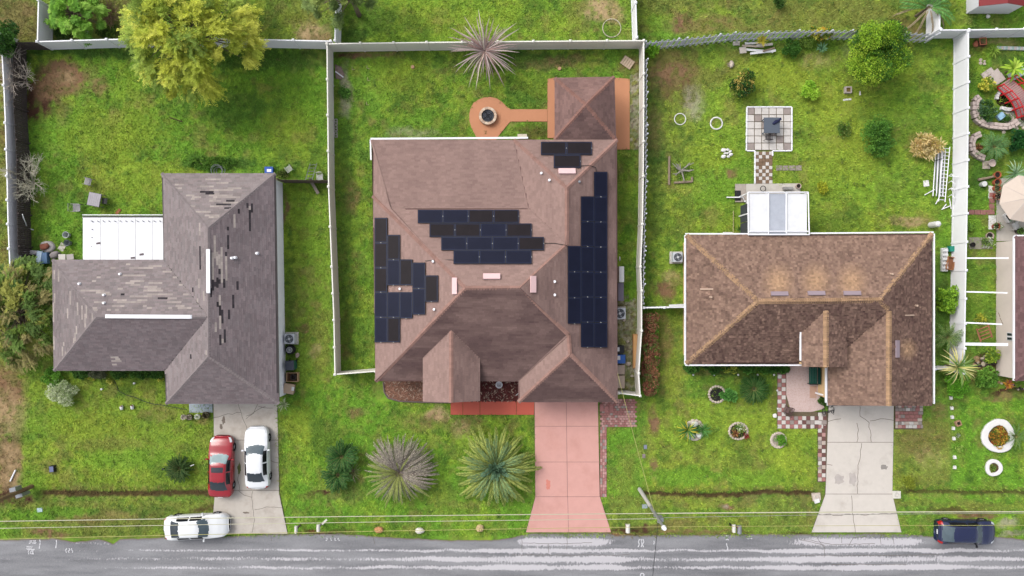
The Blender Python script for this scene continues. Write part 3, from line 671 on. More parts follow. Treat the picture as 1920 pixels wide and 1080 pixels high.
def caps(parent, a, b_, colfn, wd=.26, step=.2, th=.035, name='ridge_caps'):
    d = b_ - a; L_ = d.length; d = d.normalized(); side = d.cross(Vector((0, 0, 1))).normalized(); up = side.cross(d).normalized(); mb = MB(); t_ = 0
    while t_ < L_ - .05:
        e = min(t_ + step, L_); p, q = a + d * t_, a + d * e; l = th * rng.uniform(.8, 1.3); dr = .055
        vs = [p - side * wd / 2 - up * dr + up * l, p + up * (l + .02), p + side * wd / 2 - up * dr + up * l, q - side * wd / 2 - up * dr + up * .01, q + up * .028, q + side * wd / 2 - up * dr + up * .01,
              p - side * wd / 2 - up * dr - up * .02, p + side * wd / 2 - up * dr - up * .02]
        mb.add(vs, [(0, 3, 4, 1), (1, 4, 5, 2), (0, 1, 2, 7, 6), (0, 6, 3), (2, 5, 7)], colfn(p)); t_ += step
    return mb.build(name, SHM, parent, kind='stuff')
def offset(poly, d):
    n = len(poly); a = sum(poly[i][0] * poly[(i + 1) % n][1] - poly[(i + 1) % n][0] * poly[i][1] for i in range(n))
    if a < 0: poly = poly[::-1]
    out = []
    for i in range(n):
        p0, p1, p2 = Vector(poly[i - 1][:2]), Vector(poly[i][:2]), Vector(poly[(i + 1) % n][:2])
        e0, e1 = (p1 - p0).normalized(), (p2 - p1).normalized(); n0, n1 = Vector((-e0.y, e0.x)), Vector((-e1.y, e1.x))
        out.append(p1 + (n0 + n1) * d / (1 + n0.dot(n1)))
    return out
def house_body(h, eave_px, wallmat, fasmat, z=2.7, inset=.38, gutters=True):
    ev = [P(x, y, z) for x, y in eave_px]; wl = offset([(p.x, p.y) for p in ev], inset); n = len(wl)
    for i in range(n):
        a, b_ = wl[i], wl[(i + 1) % n]; d = (b_ - a).normalized(); nn = Vector((d.y, -d.x)) * -.15
        MB().prism([a, b_, b_ + nn - d * .15, a + nn + d * .15], 0, z - .155).build('wall', wallmat, h)
    evo = offset([(p.x, p.y) for p in ev], -.005); m = len(evo)
    MB().prism(offset(evo, .06), z - .15, z - .115).build('soffit', M('soffit_white', (215, 213, 208), .7, .05), h)
    evi = offset([(p.x, p.y) for p in ev], .03)
    vs = [(p.x, p.y, z - .17) for p in evo] + [(p.x, p.y, z - .02) for p in evo] + [(p.x, p.y, z - .17) for p in evi] + [(p.x, p.y, z - .03) for p in evi]
    fs = []
    for i in range(m):
        j = (i + 1) % m; fs += [(i, j, j + m, i + m), (i + 2 * m, i + 3 * m, j + 3 * m, j + 2 * m), (i, i + 2 * m, j + 2 * m, j)]
    MB().add(vs, fs).build('fascia', fasmat, h)
    return wl
def gutter(h, a, b_, mat, z=2.64, wd=.12, out=(0, 0)):
    A, B = P(*a, z) + Vector((out[0], out[1], 0)), P(*b_, z) + Vector((out[0], out[1], 0)); d = (B - A).normalized(); s_ = Vector((-d.y, d.x, 0)) * wd / 2
    vs = []
    for p in (A, B): vs += [p - s_ * .7 - Vector((0, 0, .1)), p + s_ * .7 - Vector((0, 0, .1)), p + s_ + Vector((0, 0, .05)), p - s_ + Vector((0, 0, .05))]
    MB().add(vs, [(0, 1, 5, 4), (1, 2, 6, 5), (2, 3, 7, 6), (3, 0, 4, 7), (3, 2, 1, 0), (4, 5, 6, 7)]).build('gutter', mat, h)
def window(h, x, y, z0, z1, length, ang):
    """ang: direction of the wall line"""
    f = MB(); c, s_ = math.cos(ang), math.sin(ang)
    f.box(x, y, z0, z1, length, .10, ang); fr = f.build('window', M('window_frame', (225, 225, 225), .5, .03), h)
    g = MB(); n = 2
    for i in range(n): o_ = (i - .5) * length / 2; g.box(x + c * o_, y + s_ * o_, z0 + .08, z1 - .08, length / 2 - .12, .13, ang)
    g.build('pane', M('window_glass', (46, 54, 62), .12, .1, spec=.6), fr)
def on_plane(px, py, pts, lift=0.0):
    o, u, v_, n = frame(pts); c0 = Vector((0, 0, H)); d = P(px, py, 0) - c0; t_ = (o + n * lift - c0).dot(n) / d.dot(n)
    return c0 + d * t_
def PP(*l): return [P(*q) for q in l]
def nz1(x, y, s, seed): return float(fbm(np.array([x * s]), np.array([y * s]), seed, 3)[0])

E = 2.7
# ---- house 1: grey roof, left
h1 = thing('grey_house', 'single storey house with patchy grey shingle roof and missing shingles, left in the photo', 'house', P(400, 560))
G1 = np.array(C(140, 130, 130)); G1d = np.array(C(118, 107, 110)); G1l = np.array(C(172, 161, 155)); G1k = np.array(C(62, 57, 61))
R1 = 4.38
planes1 = [('n', PP((303, 325, E), (516, 325, E), (390, 427, R1))), ('e', PP((523, 757, E), (516, 325, E), (390, 427, R1), (391, 668, R1))),
           ('s', PP((311, 757, E), (523, 757, E), (391, 668, R1))), ('w', PP((307, 487, E), (303, 325, E), (390, 427, R1), (390.5, 594, R1))),
           ('wn', PP((98, 487, E), (307, 487, E), (390.5, 594, R1), (181, 594, R1))), ('ww', PP((101, 695, E), (98, 487, E), (181, 594, R1))),
           ('ws', PP((101, 695, E), (309, 695, E), (390.5, 594, R1), (181, 594, R1))), ('w2', PP((311, 757, E), (309, 695, E), (390.5, 594, R1), (391, 668, R1)))]
DK1 = M('roof_deck', (80, 74, 74), .9, .1)
def pxof(c): return 960 + c.x * S * H / (H - c.z), 540 - c.y * S * H / (H - c.z)
def mk1(kind):
    base = {'n': (G1 * .9 + G1l * .1), 'wn': G1, 'e': G1d * .75 + G1 * .25, 's': G1d * .7 + G1 * .3, 'w': G1, 'w2': G1, 'ww': G1 * .9, 'ws': G1d * .8 + G1 * .2}[kind]  # shade of the east and south slopes baked into their base grey
    def colfn(c):
        f = rng.uniform(.86, 1.14) * (.9 + .25 * nz1(c.x, c.y, .8, 5)); x = base * f
        return tuple(x * np.array([1 + rng.uniform(-.02, .03), 1, 1]))
    def special(c, w_):
        if w_ < .15: return None
        x, y = pxof(c); dens = dk = 0
        if kind == 'n': dens = .42 * math.exp(-((x - 400) / 55) ** 2 - ((y - 375) / 32) ** 2); dk = .05
        if kind == 'wn': dens = .28 * math.exp(-((x - 265) / 85) ** 2 - ((y - 550) / 38) ** 2); dk = .14
        if kind == 'e': dens = .38 * math.exp(-((x - 412) / 24) ** 2 - ((y - 500) / 100) ** 2) + .28 * math.exp(-((x - 450) / 22) ** 2 - ((y - 405) / 30) ** 2); dk = .55
        if kind in ('w', 'w2'): dens = .09 * math.exp(-((x - 375) / 16) ** 2 - ((y - 500) / 110) ** 2); dk = .7
        if kind == 'ws': dens = .8 * math.exp(-((x - 216) / 13) ** 2 - ((y - 674) / 5) ** 2); dk = 0
        if kind == 'ww': dens = .10; dk = .1
        al, cr = (c.x, c.y) if kind in ('n', 'wn', 'ws', 's') else (c.y, c.x)
        row = round(cr / .133); seg = math.floor(al / .85 + row * .37)
        h1_, h2_ = float(hashn(np.array([seg]), np.array([row]), 5)[0]), float(hashn(np.array([seg]), np.array([row]), 9)[0])
        if h1_ < dens * 1.25:
            if h2_ < dk and float(hashn(np.array([math.floor(al / .4)]), np.array([row]), 3)[0]) < .2: return None
            if h2_ < dk:
                return tuple(G1k * rng.uniform(.7, 1.2))
            return tuple(G1l * rng.uniform(.85, 1.12))
        return None
    return colfn, special
order = {'n': 0, 'e': 1, 'wn': 2, 'ws': 3, 'w': 4, 'w2': 5, 'ww': 6, 's': 7}
limits = {'n': 55, 'e': 175, 'wn': 248, 'ws': 262, 'w': 275, 'w2': 280, 'ww': 292, 's': 292}
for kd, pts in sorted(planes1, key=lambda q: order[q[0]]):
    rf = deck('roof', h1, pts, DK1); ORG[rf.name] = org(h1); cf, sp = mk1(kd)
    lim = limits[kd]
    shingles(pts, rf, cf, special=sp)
capc1 = lambda p: tuple(G1 * rng.uniform(.95, 1.12))
for a, b_ in (((303, 325, E), (390, 427, R1)), ((516, 325, E), (390, 427, R1)), ((390, 427, R1), (391, 668, R1)), ((311, 757, E), (391, 668, R1)), ((523, 757, E), (391, 668, R1)),
              ((98, 487, E), (181, 594, R1)), ((101, 695, E), (181, 594, R1)), ((181, 594, R1), (388, 594, R1))): caps(h1, P(*a), P(*b_), capc1)
W1 = M('pale_stucco', (240, 240, 248), .85, .05, 6); white_up(W1, 1.2)
house_body(h1, [(303, 325), (516, 325), (523, 757), (311, 757), (309, 695), (101, 695), (98, 487), (307, 487)], W1, M('grey_fascia', (140, 132, 134), .7, .1), inset=.30)
for (a, b_) in (((390.3, 467), (390.8, 550)), ((197, 593), (360, 594))):
    p, q = P(*a, R1 + .05), P(*b_, R1 + .05); d = (q - p); mb = MB(); mb.box((p.x + q.x) / 2, (p.y + q.y) / 2, R1 + .035, R1 + .10, d.length, .26, math.atan2(d.y, d.x), taper=.97); mb.build('ridge_vent', WHITE, h1)
def vent(h, px, py, pts, r=.06, hh=.3, mat=METAL, box=None):
    p = on_plane(px, py, pts); mb = MB()
    if box: mb.box(p.x, p.y, p.z - .1, p.z + hh, box[0], box[1], 0, taper=.9)
    else: mb.cyl(p.x, p.y, p.z - .05, p.z + hh, r, 10); mb.cyl(p.x, p.y, p.z - .05, p.z + .04, r * 1.35, 10, r * 1.2)
    mb.build('roof_vent', mat, h)
pl1 = dict(planes1)
for a in ((442, 483), (483, 475), (436, 484)): vent(h1, *a, pl1['e'], .09, .25, WHITE)
for a in ((226, 514), (150, 532), (196, 553), (196, 568)): vent(h1, *a, pl1['wn'], .08, .2, WHITE)
for k in range(3): window(h1, P(530, 0).x - .02, P(0, 507 + k * 70).y, 1.0, 2.1, 1.2, math.pi / 2)
MB().box(P(531.5, 0).x + .05, P(0, 683).y, .3, 1.4, .12, .3).build('electric_meter', METAL, h1)
MB().box(P(458, 0).x, P(0, 744).y - .02, .05, 2.25, 4.6, .12).build('garage_door', WHITE, h1)
# white patio roof of house 1
pr1 = thing('patio_roof', 'bright white metal patio roof beside the grey-roofed house', 'patio roof', P(230, 445))
PW = M('white_roof_panel', (240, 240, 244), .45, .03, 3)
xs = [155, 188, 221.5, 254, 286.5, 306.5]
for a, b_ in zip(xs, xs[1:]):
    q = PP((a + .4, 408, 2.35), (b_ - .4, 408, 2.35), (b_ - .4, 487, 2.62), (a + .4, 487, 2.62)); n = 4
    MB().add(q + [p - Vector((0, 0, .06)) for p in q], [(3, 2, 1, 0), (4, 5, 6, 7), (0, 1, 5, 4), (1, 2, 6, 5), (2, 3, 7, 6), (3, 0, 4, 7)]).build('roof_panel', PW, pr1)
mb = MB(); a, b_ = P(155, 403, 2.3), P(306, 403.5, 2.3); mb.box((a.x + b_.x) / 2, a.y, 2.24, 2.36, (b_ - a).length, .05); mb.build('gutter', WHITE, pr1)
mb = MB(); a, b_ = P(155, 406.6, 2.3), P(306, 406.8, 2.3); mb.box((a.x + b_.x) / 2, a.y, 2.18, 2.26, (b_ - a).length, .12); mb.build('gutter_trough', M('dark_trough', (90, 88, 88), .7, .2), pr1)
for px_ in (160, 232, 303): MB().box(P(px_, 0, 2).x, P(0, 407, 2.).y - .05, 0, 2.26, .09, .09).build('post', WHITE, pr1)
mb = MB(); [mb.box(P(x, y, 2.4).x, P(x, y, 2.4).y, 2.3, 2.55 + .004 * x / 50, .06, .06) for x, y in [(172, 414.5 + 0 * k) for k in range(1)] + [(173 + 10.6 * k, 414.5) for k in range(13)] + [(173.5, 430), (173.5, 445), (173.5, 462)]]
mb.build('screw_heads', METAL, pr1, kind='stuff')
for (x, y, r) in ((184, 456, .2), (266, 477, .2), (250, 483.5, .1)):
    p = P(x, y, 2.55); m_ = MB(); m_.box(0, 0, 0, .02, .3, .13, r, tuple(G1d)); o_ = m_.solo('loose_shingle', SHM, {184: 'fallen grey shingle on the left half of the white patio roof', 266: 'fallen grey shingle on the right half of the white patio roof', 250: 'fallen grey shingle at the lower edge of the white patio roof'}[x], 'shingle', 'fallen shingles on the white patio roof'); o_.location = (p.x, p.y, {184: 2.52, 266: 2.6, 250: 2.62}[x])

# ---- house 2: pinkish roof with solar panels
h2 = thing('solar_house', 'large single storey house with rose-brown shingle roof under solar arrays', 'house', P(930, 500))
R2, RW = 5.5, 4.25
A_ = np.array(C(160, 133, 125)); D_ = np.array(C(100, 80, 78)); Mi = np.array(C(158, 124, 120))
planes2 = dict(
    lan=PP((697, 262, 2.7), (965, 262, 2.7), (990, 390, 3.12), (733, 390, 3.12)),
    n=PP((733, 390, 3.12), (990, 390, 3.12), (1063, 458, 4.25), (975, 540, R2), (873, 540, R2)),
    ww=PP((704, 715, E), (697, 262, E), (733, 390, 3.12), (873, 540, R2)),
    s=PP((704, 715, E), (970, 715, E), (1066, 628, RW), (975, 540, R2), (873, 540, R2)),
    nh=PP((963, 262, E), (1157, 262, E), (1063, 352, RW)),
    nw=PP((1010, 388, 3.12), (963, 262, E), (1063, 352, RW), (1063, 458, RW)),
    e=PP((1158, 754, E), (1157, 262, E), (1063, 352, RW), (1063, 458, RW), (975, 540, R2), (1066, 628, RW), (1069, 664, RW)),
    gs=PP((972, 754, E), (1158, 754, E), (1069, 664, RW)),
    gw=PP((972, 754, E), (971, 715, E), (1066, 628, RW), (1069, 664, RW)),
    dw=PP((793, 753, 3.42), (793, 672, 3.42), (846, 619, 4.27), (846, 755, 4.27)),
    de=PP((900, 752, 3.42), (900, 672, 3.42), (846, 619, 4.27), (846, 755, 4.27)))
planes2['nw'] = PP((990, 389, 3.13), (963, 262, E), (1063, 352, RW), (1063, 458, RW))
DK2 = M('roof_deck_brown', (110, 84, 80), .9, .1)
stain_shade2 = dict(lan=.12, n=.08, ww=.05, s=.85, nh=.15, nw=.08, e=.42, gs=1.0, gw=.05, dw=.05, de=.42)  # algae stain plus slope shading, both mixed into the shingle colour
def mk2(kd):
    st = stain_shade2[kd]
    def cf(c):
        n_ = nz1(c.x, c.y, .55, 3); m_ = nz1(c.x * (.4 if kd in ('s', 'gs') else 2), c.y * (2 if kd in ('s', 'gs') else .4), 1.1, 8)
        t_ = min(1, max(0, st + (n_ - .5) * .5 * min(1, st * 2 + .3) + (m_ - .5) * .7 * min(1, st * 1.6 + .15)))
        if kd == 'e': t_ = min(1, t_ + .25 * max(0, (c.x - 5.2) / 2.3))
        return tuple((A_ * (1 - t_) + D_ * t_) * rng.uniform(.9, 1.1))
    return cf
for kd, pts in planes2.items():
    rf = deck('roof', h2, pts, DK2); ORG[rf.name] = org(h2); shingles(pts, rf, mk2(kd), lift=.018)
cap2 = lambda p: tuple(A_ * np.array([1.0, .88, .84]) * rng.uniform(.9, 1.1))
for a, b_ in (((704, 715, E), (873, 540, R2)), ((873, 540, R2), (975, 540, R2)), ((1063, 458, RW), (975, 540, R2)), ((975, 540, R2), (1066, 628, RW)), ((1063, 352, RW), (1063, 458, RW)),
              ((963, 262, E), (1063, 352, RW)), ((1157, 262, E), (1063, 352, RW)), ((1066, 628, RW), (1069, 664, RW)), ((972, 754, E), (1069, 664, RW)), ((1158, 754, E), (1069, 664, RW)),
              ((846, 755, 4.27), (846, 619, 4.27)), ((699, 367, E), (873, 540, R2))): caps(h2, P(*a), P(*b_), cap2, wd=.3)
W2 = M('rose_stucco', (190, 150, 140), .85, .08, 6)
BRF = M('brown_fascia', (128, 98, 92), .7, .08)
wl2 = house_body(h2, [(699, 300), (1157, 262), (1158, 754), (972, 754), (972, 715), (704, 715)] if False else [(697, 262), (1157, 262), (1158, 754), (972, 754), (972, 715), (704, 715)], W2, BRF, inset=.42)
gutter(h2, (695, 262), (990, 260), WHITE, 2.52, .13, (0, .06)); gutter(h2, (696, 262), (697, 300), WHITE, 2.5, .1, (-.05, 0))
vcol = lambda p: tuple(A_ * rng.uniform(.86, .98))
for a, b_ in (((697, 262, 2.72), (733, 390, 3.14)), ((963, 263, 2.7), (990, 390, 3.14)), ((990, 390, 3.14), (1063, 458, 4.26)), ((733, 390, 3.13), (990, 390, 3.13)), ((971, 715, E + .03), (1066, 628, RW + .02)), ((793, 672, 3.42), (846, 619, 4.27)), ((900, 672, 3.42), (846, 619, 4.27))):
    caps(h2, P(*a), P(*b_), vcol if a[0] != 971 else (lambda p: tuple((A_ + D_) / 2 * rng.uniform(.9, 1.05))), wd=.24, th=.012, name='valley_shingles')
# entry gable: front wall and posts
fy = P(0, 748, 3.4).y; gx0, gx1, gxr = P(799, 748, 3.4).x, P(894, 748, 3.4).x, P(846, 748, 4.2).x
MB().add([(gx0, fy, 0), (gx1, fy, 0), (gx1, fy, 3.38), (gxr, fy, 4.2), (gx0, fy, 3.38), (gx0, fy + .15, 0), (gx1, fy + .15, 0), (gx1, fy + .15, 3.38), (gxr, fy + .15, 4.2), (gx0, fy + .15, 3.38)],
         [(0, 1, 2, 3, 4), (9, 8, 7, 6, 5), (0, 5, 6, 1), (1, 6, 7, 2), (2, 7, 8, 3), (3, 8, 9, 4), (4, 9, 5, 0)]).build('entry_gable', W2, h2)
for gx in (gx0, gx1): MB().box(gx, (fy + P(0, 672, 3.4).y) / 2, 0, 3.36, .14, abs(P(0, 672, 3.4).y - fy) - .35).build('entry_wall', W2, h2)
MB().box(P(1064, 0).x, P(0, 738).y + .03, .05, 2.3, 4.7, .12).build('garage_door', M('cream_door', (225, 215, 205), .5, .04), h2)
VPK = M('pink_vent', (232, 196, 196), .5, .04)
def box_vent(h, px, py, wpx, hpx, pts, mat, hh=.14):
    o, u, v_, n = frame(pts); p = on_plane(px, py, pts, .02); s_ = (H - p.z) / H / S
    dx = Vector((1, 0, -n.x / n.z)).normalized() * wpx * s_ / 2; dy = Vector((0, 1, -n.y / n.z)).normalized() * hpx * s_ / 2
    b0 = [p - dx - dy, p + dx - dy, p + dx + dy, p - dx + dy]; b1 = [q + n * hh for q in b0]
    MB().add(b0 + b1, [(3, 2, 1, 0), (4, 5, 6, 7), (0, 1, 5, 4), (1, 2, 6, 5), (2, 3, 7, 6), (3, 0, 4, 7)]).build('ridge_vent', mat, h)
box_vent(h2, 853.5, 536, 10, 31, planes2['ww'], VPK); box_vent(h2, 922, 519, 32, 11, planes2['n'], VPK); box_vent(h2, 999, 533, 11, 31, planes2['e'], VPK); box_vent(h2, 1063, 322, 32, 11, planes2['nh'], VPK)
for (x, y, pl) in ((1040, 528, 'e'), (1040, 553, 'e'), (750, 541.5, 'ww'), (814, 580, 'ww'), (812, 490, 'ww'), (1015, 325, 'nw'), (1030, 338, 'nw'), (1086, 341, 'e')): vent(h2, x, y, planes2[pl], .08, .22, WHITE if y != 341 else METAL)
# ---- solar arrays
SOL = M('solar_cell', (26, 29, 48), .3, .2, 3, spec=.12); FRM = M('solar_frame', (12, 12, 16), .5, .1)
SOLB = M('solar_cell_brown', (34, 28, 31), .3, .25, 3, spec=.12); EDG = M('solar_edge_film', (36, 44, 74), .3, .3, 9, spec=.2)
CLIP = M('bright_clip', (225, 225, 215), .4, .05)
def solar(label, plane, rects, horiz, group='roof solar arrays', mats=(SOL, SOLB)):
    x_, y_ = rects[0][0], rects[0][1]; base = on_plane(x_, y_, plane, .1); t_ = thing('solar_array', label, 'solar panels', base, group)
    o, u, v_, n = frame(plane)
    for (x0, y0, x1, y1) in rects:
        g = .1; c = [on_plane(x0 + g, y0 + g, plane, .13), on_plane(x1 - g, y0 + g, plane, .13), on_plane(x1 - g, y1 - g, plane, .13), on_plane(x0 + g, y1 - g, plane, .13)]
        c = c[::-1]; m_ = MB().add([q - n * .05 for q in c] + c, [(3, 2, 1, 0), (4, 5, 6, 7), (0, 1, 5, 4), (1, 2, 6, 5), (2, 3, 7, 6), (3, 0, 4, 7)])
        pn = m_.build('solar_panel', FRM, t_); ORG[pn.name] = org(t_)
        cen = (c[0] + c[1] + c[2] + c[3]) / 4
        def ins(d, l):
            r_ = []
            for k in range(4):
                e0 = (c[(k + 1) % 4] - c[k]).normalized(); e1 = (c[k - 1] - c[k]).normalized(); r_.append(c[k] + (e0 + e1) * d + n * l)
            return r_
        MB().poly(ins(.03, .002)).build('cell_edge', EDG, pn); MB().poly(ins(.07, .005)).build('cells', rng.choice(mats), pn)
        for f in (.25, .75):
            for k in ((1, 3) if not horiz else (0, 2)):
                pass
        q = c[0].lerp(c[1], .5) if not horiz else c[1].lerp(c[2], .5)
        MB().box(q.x, q.y, q.z, q.z + .012, .06 if not horiz else .03, .03 if not horiz else .06).build('clip', CLIP, pn)
    return t_
def row(x0, x1, n, y0, y1): return [(x0 + (x1 - x0) * i / n, y0, x0 + (x1 - x0) * (i + 1) / n, y1) for i in range(n)]
def colm(x0, x1, ys): return [(x0, a, x1, b_) for a, b_ in ys]
solar('centre solar array of four staggered rows on the rose-brown roof', planes2['n'], row(783, 973, 4, 393, 418) + row(805, 997, 4, 418.6, 444) + row(827, 1020, 4, 444, 469) + row(850, 997, 3, 469, 494.5), True)
solar('stepped solar array along the west eave of the rose-brown roof, with a gap in it', planes2['ww'], colm(702, 726, [(408, 455), (455, 502), (502, 548), (548, 595), (595, 642)]) + colm(726, 749.5, [(440, 487), (487, 535), (547.5, 595), (595, 642)]) +
      colm(749.5, 773, [(486, 535), (547.5, 597)]) + colm(773, 797, [(492, 541), (541, 590)]) + [(797, 516, 821, 566)], False)
solar('long dark solar array down the east slope of the rose-brown roof', planes2['e'], colm(1114, 1139, [(322 + 47.1 * i, 322 + 47.1 * (i + 1)) for i in range(7)]) + colm(1089.5, 1114, [(368 + 47.2 * i, 368 + 47.2 * (i + 1)) for i in range(6)]) +
      colm(1065, 1089.5, [(461 + 48.7 * i, 461 + 48.7 * (i + 1)) for i in range(3)]), False, mats=(SOL, SOL))
solar('small three-panel solar array near the pavilion end of the roof', planes2['nh'], row(1014, 1110, 2, 265.5, 290) + [(1038, 290, 1089, 314.5)], True)
for nm, lb, pts in (('cable', 'thin black conduit between the west and centre solar arrays', [(797, 489, 'ww'), (812, 488, 'ww'), (845, 487, 'n'), (852, 488, 'n')]), ('cable', 'thin black conduit between the centre and east solar arrays', [(1019, 456, 'n'), (1040, 456, 'n'), (1062, 460, 'e'), (1067, 466, 'e')]),
                    ('cable', 'thin black conduit leaving the small three-panel array', [(1089, 311, 'nh'), (1105, 310, 'nh'), (1117, 314, 'e'), (1118, 322, 'e')])):
    MB().tube([on_plane(x, y, planes2[p_], .06) for x, y, p_ in pts], .022, 5).solo(nm, BLACK, lb, 'cable', 'roof conduits')
# ---- pavilion
pv = thing('pavilion', 'square garden pavilion with small pyramid roof of rose-brown shingles', 'pavilion', P(1097, 205))
AP = Vector((5.19, 12.86, 3.6)); ez = 2.65
c4 = PP((1040, 262, ez), (1155, 262, ez), (1152, 144, ez), (1040, 146, ez))
for i in range(4):
    a, b_ = c4[i], c4[(i + 1) % 4]; rf = deck('roof', pv, [a, b_, AP], DK2); ORG[rf.name] = org(pv); st = (.75, .7, .3, .35)[i]  # slope shade painted into the shingles, south and east darkest
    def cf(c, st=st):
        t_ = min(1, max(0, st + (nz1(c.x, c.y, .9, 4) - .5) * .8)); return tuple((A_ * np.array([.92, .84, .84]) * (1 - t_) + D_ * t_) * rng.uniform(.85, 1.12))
    shingles([a, b_, AP], rf, cf, lift=.022); caps(pv, a, AP, lambda p: tuple(A_ * np.array([.82, .66, .62]) * rng.uniform(.85, 1.1)), wd=.3)
for x, y in ((-.16, -.16), (1, -1), (1, 1), (-1, 1)):
    pass
wlp = offset([(p.x, p.y) for p in c4], .3)
for p in wlp: MB().box(p.x, p.y, .05, ez - .1, .16, .16).build('post', M('brown_post', (130, 90, 76), .8, .1), pv)
for i in range(4):
    a, b_ = wlp[i], wlp[(i + 1) % 4]; d = b_ - a; MB().box((a.x + b_.x) / 2, (a.y + b_.y) / 2, ez - .2, ez - .04, d.length - .17, .1, math.atan2(d.y, d.x)).build('beam', MATS['brown_post'], pv)
# ---- house 3
h3 = thing('brown_house', 'single storey house with rippled brown shingle roof and white gutters', 'house', P(1520, 600))
R3, RG = 4.63, 4.36
planes3 = dict(n=PP((1287, 441, E), (1748, 438, E), (1650, 563, R3), (1422, 565, R3)), w=PP((1287, 682, E), (1287, 441, E), (1422, 565, R3)),
               s=PP((1287, 682, E), (1552, 682, E), (1667, 583, RG), (1650, 563, R3), (1422, 565, R3)),
               e=PP((1748, 761, E), (1748, 438, E), (1650, 563, R3), (1667, 583, RG), (1667, 761, RG)),
               gw=PP((1552, 760, E), (1552, 682, E), (1667, 583, RG), (1667, 761, RG)),
               dw=PP((1503, 688, 3.72), (1503, 622, 3.72), (1549, 581, 4.42), (1549, 688, 4.42)), de=PP((1587, 688, 3.72), (1587, 622, 3.72), (1549, 581, 4.42), (1549, 688, 4.42)))
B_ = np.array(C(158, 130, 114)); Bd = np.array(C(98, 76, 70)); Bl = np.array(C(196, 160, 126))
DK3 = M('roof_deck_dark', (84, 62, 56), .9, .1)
tone3 = dict(n=.22, w=.3, s=.72, e=.74, gw=.25, dw=.2, de=.62)  # slopes facing away from the sun get their shade in the shingle colour
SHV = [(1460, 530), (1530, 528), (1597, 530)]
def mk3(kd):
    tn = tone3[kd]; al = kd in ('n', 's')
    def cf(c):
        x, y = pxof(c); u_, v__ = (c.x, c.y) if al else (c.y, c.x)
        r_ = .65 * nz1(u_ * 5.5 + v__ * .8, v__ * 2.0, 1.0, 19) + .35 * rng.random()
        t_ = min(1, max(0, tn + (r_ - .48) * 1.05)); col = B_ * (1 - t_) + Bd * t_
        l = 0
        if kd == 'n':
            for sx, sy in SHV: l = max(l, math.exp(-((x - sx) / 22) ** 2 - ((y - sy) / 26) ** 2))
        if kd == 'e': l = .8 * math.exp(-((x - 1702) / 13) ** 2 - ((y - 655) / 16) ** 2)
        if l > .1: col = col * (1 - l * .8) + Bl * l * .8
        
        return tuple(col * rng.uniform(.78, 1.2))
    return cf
for kd, pts in planes3.items():
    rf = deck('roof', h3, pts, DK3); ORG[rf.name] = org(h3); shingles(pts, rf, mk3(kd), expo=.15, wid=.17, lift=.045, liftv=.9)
cap3 = lambda p: tuple(Bl * rng.uniform(.66, .92))
for a, b_ in (((1287, 441, E), (1422, 565, R3)), ((1287, 682, E), (1422, 565, R3)), ((1748, 438, E), (1650, 563, R3)), ((1422, 565, R3), (1650, 563, R3)), ((1650, 563, R3), (1667, 583, RG)), ((1667, 761, RG), (1667, 583, RG)), ((1549, 688, 4.42), (1549, 581, 4.42))):
    caps(h3, P(*a), P(*b_), cap3, wd=.38, step=.15, th=.045)
W3 = M('tan_stucco', (236, 200, 150), .85, .05, 6)
house_body(h3, [(1287, 441), (1748, 438), (1748, 761), (1552, 761), (1552, 682), (1287, 682)], W3, WHITE)
for a, b_, o_ in (((1285, 440), (1403, 440), (0, .06)), ((1519, 439), (1750, 437), (0, .06)), ((1285, 441), (1285, 683), (-.03, 0)), ((1285, 683), (1503, 683), (0, -.06)), ((1750, 438), (1750, 757), (.04, 0)), ((1550, 690), (1550, 755), (-.06, 0)), ((1502, 622), (1502, 676), (-.05, 0))):
    gutter(h3, a, b_, WHITE, 2.64 if a[0] != 1502 else 3.68, .1, o_)
fy = P(0, 684, 3.6).y; g0, g1, gr = P(1508, 0, 3.7).x, P(1582, 0, 3.7).x, P(1549, 0, 4.35).x
MB().add([(g0, fy, 2.6), (g1, fy, 2.6), (g1, fy, 3.68), (gr, fy, 4.35), (g0, fy, 3.68), (g0, fy + .12, 2.6), (g1, fy + .12, 2.6), (g1, fy + .12, 3.68), (gr, fy + .12, 4.35), (g0, fy + .12, 3.68)],
         [(0, 1, 2, 3, 4), (9, 8, 7, 6, 5), (0, 5, 6, 1), (1, 6, 7, 2), (2, 7, 8, 3), (3, 8, 9, 4), (4, 9, 5, 0)]).build('entry_gable', W3, h3)
MB().box(g0, fy + .1, 0, 2.6, .16, .16).build('entry_post', WHITE, h3)
MB().box(P(1610, 0).x, P(0, 744).y + .03, .05, 2.3, 4.8, .12).build('garage_door', WHITE, h3)
a, b_ = P(1528, 738, .1), P(1547, 742, .1); MB().box((a.x + b_.x) / 2, a.y, 0, 1.0, .75, .12, -.2).build('porch_rail', WHITE, h3)
GV = M('grey_vent', (156, 140, 148), .6, .05)
box_vent(h3, 1461, 551.5, 32, 8, planes3['n'], GV); box_vent(h3, 1530, 550.5, 32, 8, planes3['n'], GV); box_vent(h3, 1597, 550.5, 32, 8, planes3['n'], GV); box_vent(h3, 1681, 654, 8, 32, planes3['e'], GV)
for (x, y, pl) in ((1332, 557, 'w'), (1670, 514, 'n'), (1716, 573, 'e')): vent(h3, x, y, planes3[pl], .07, .3, M('vent_tan', (196, 170, 150), .7, .1))
for (x, y, pl) in ((1325, 542, 'w'), (1705, 591, 'e')): box_vent(h3, x, y, 24, 2.5, planes3[pl], MATS['vent_tan'], .05)
for py_ in (480, 560, 630): window(h3, P(1287, py_, 2.7).x + .30, P(0, py_).y, 1., 2.1, 1.3, math.pi / 2)
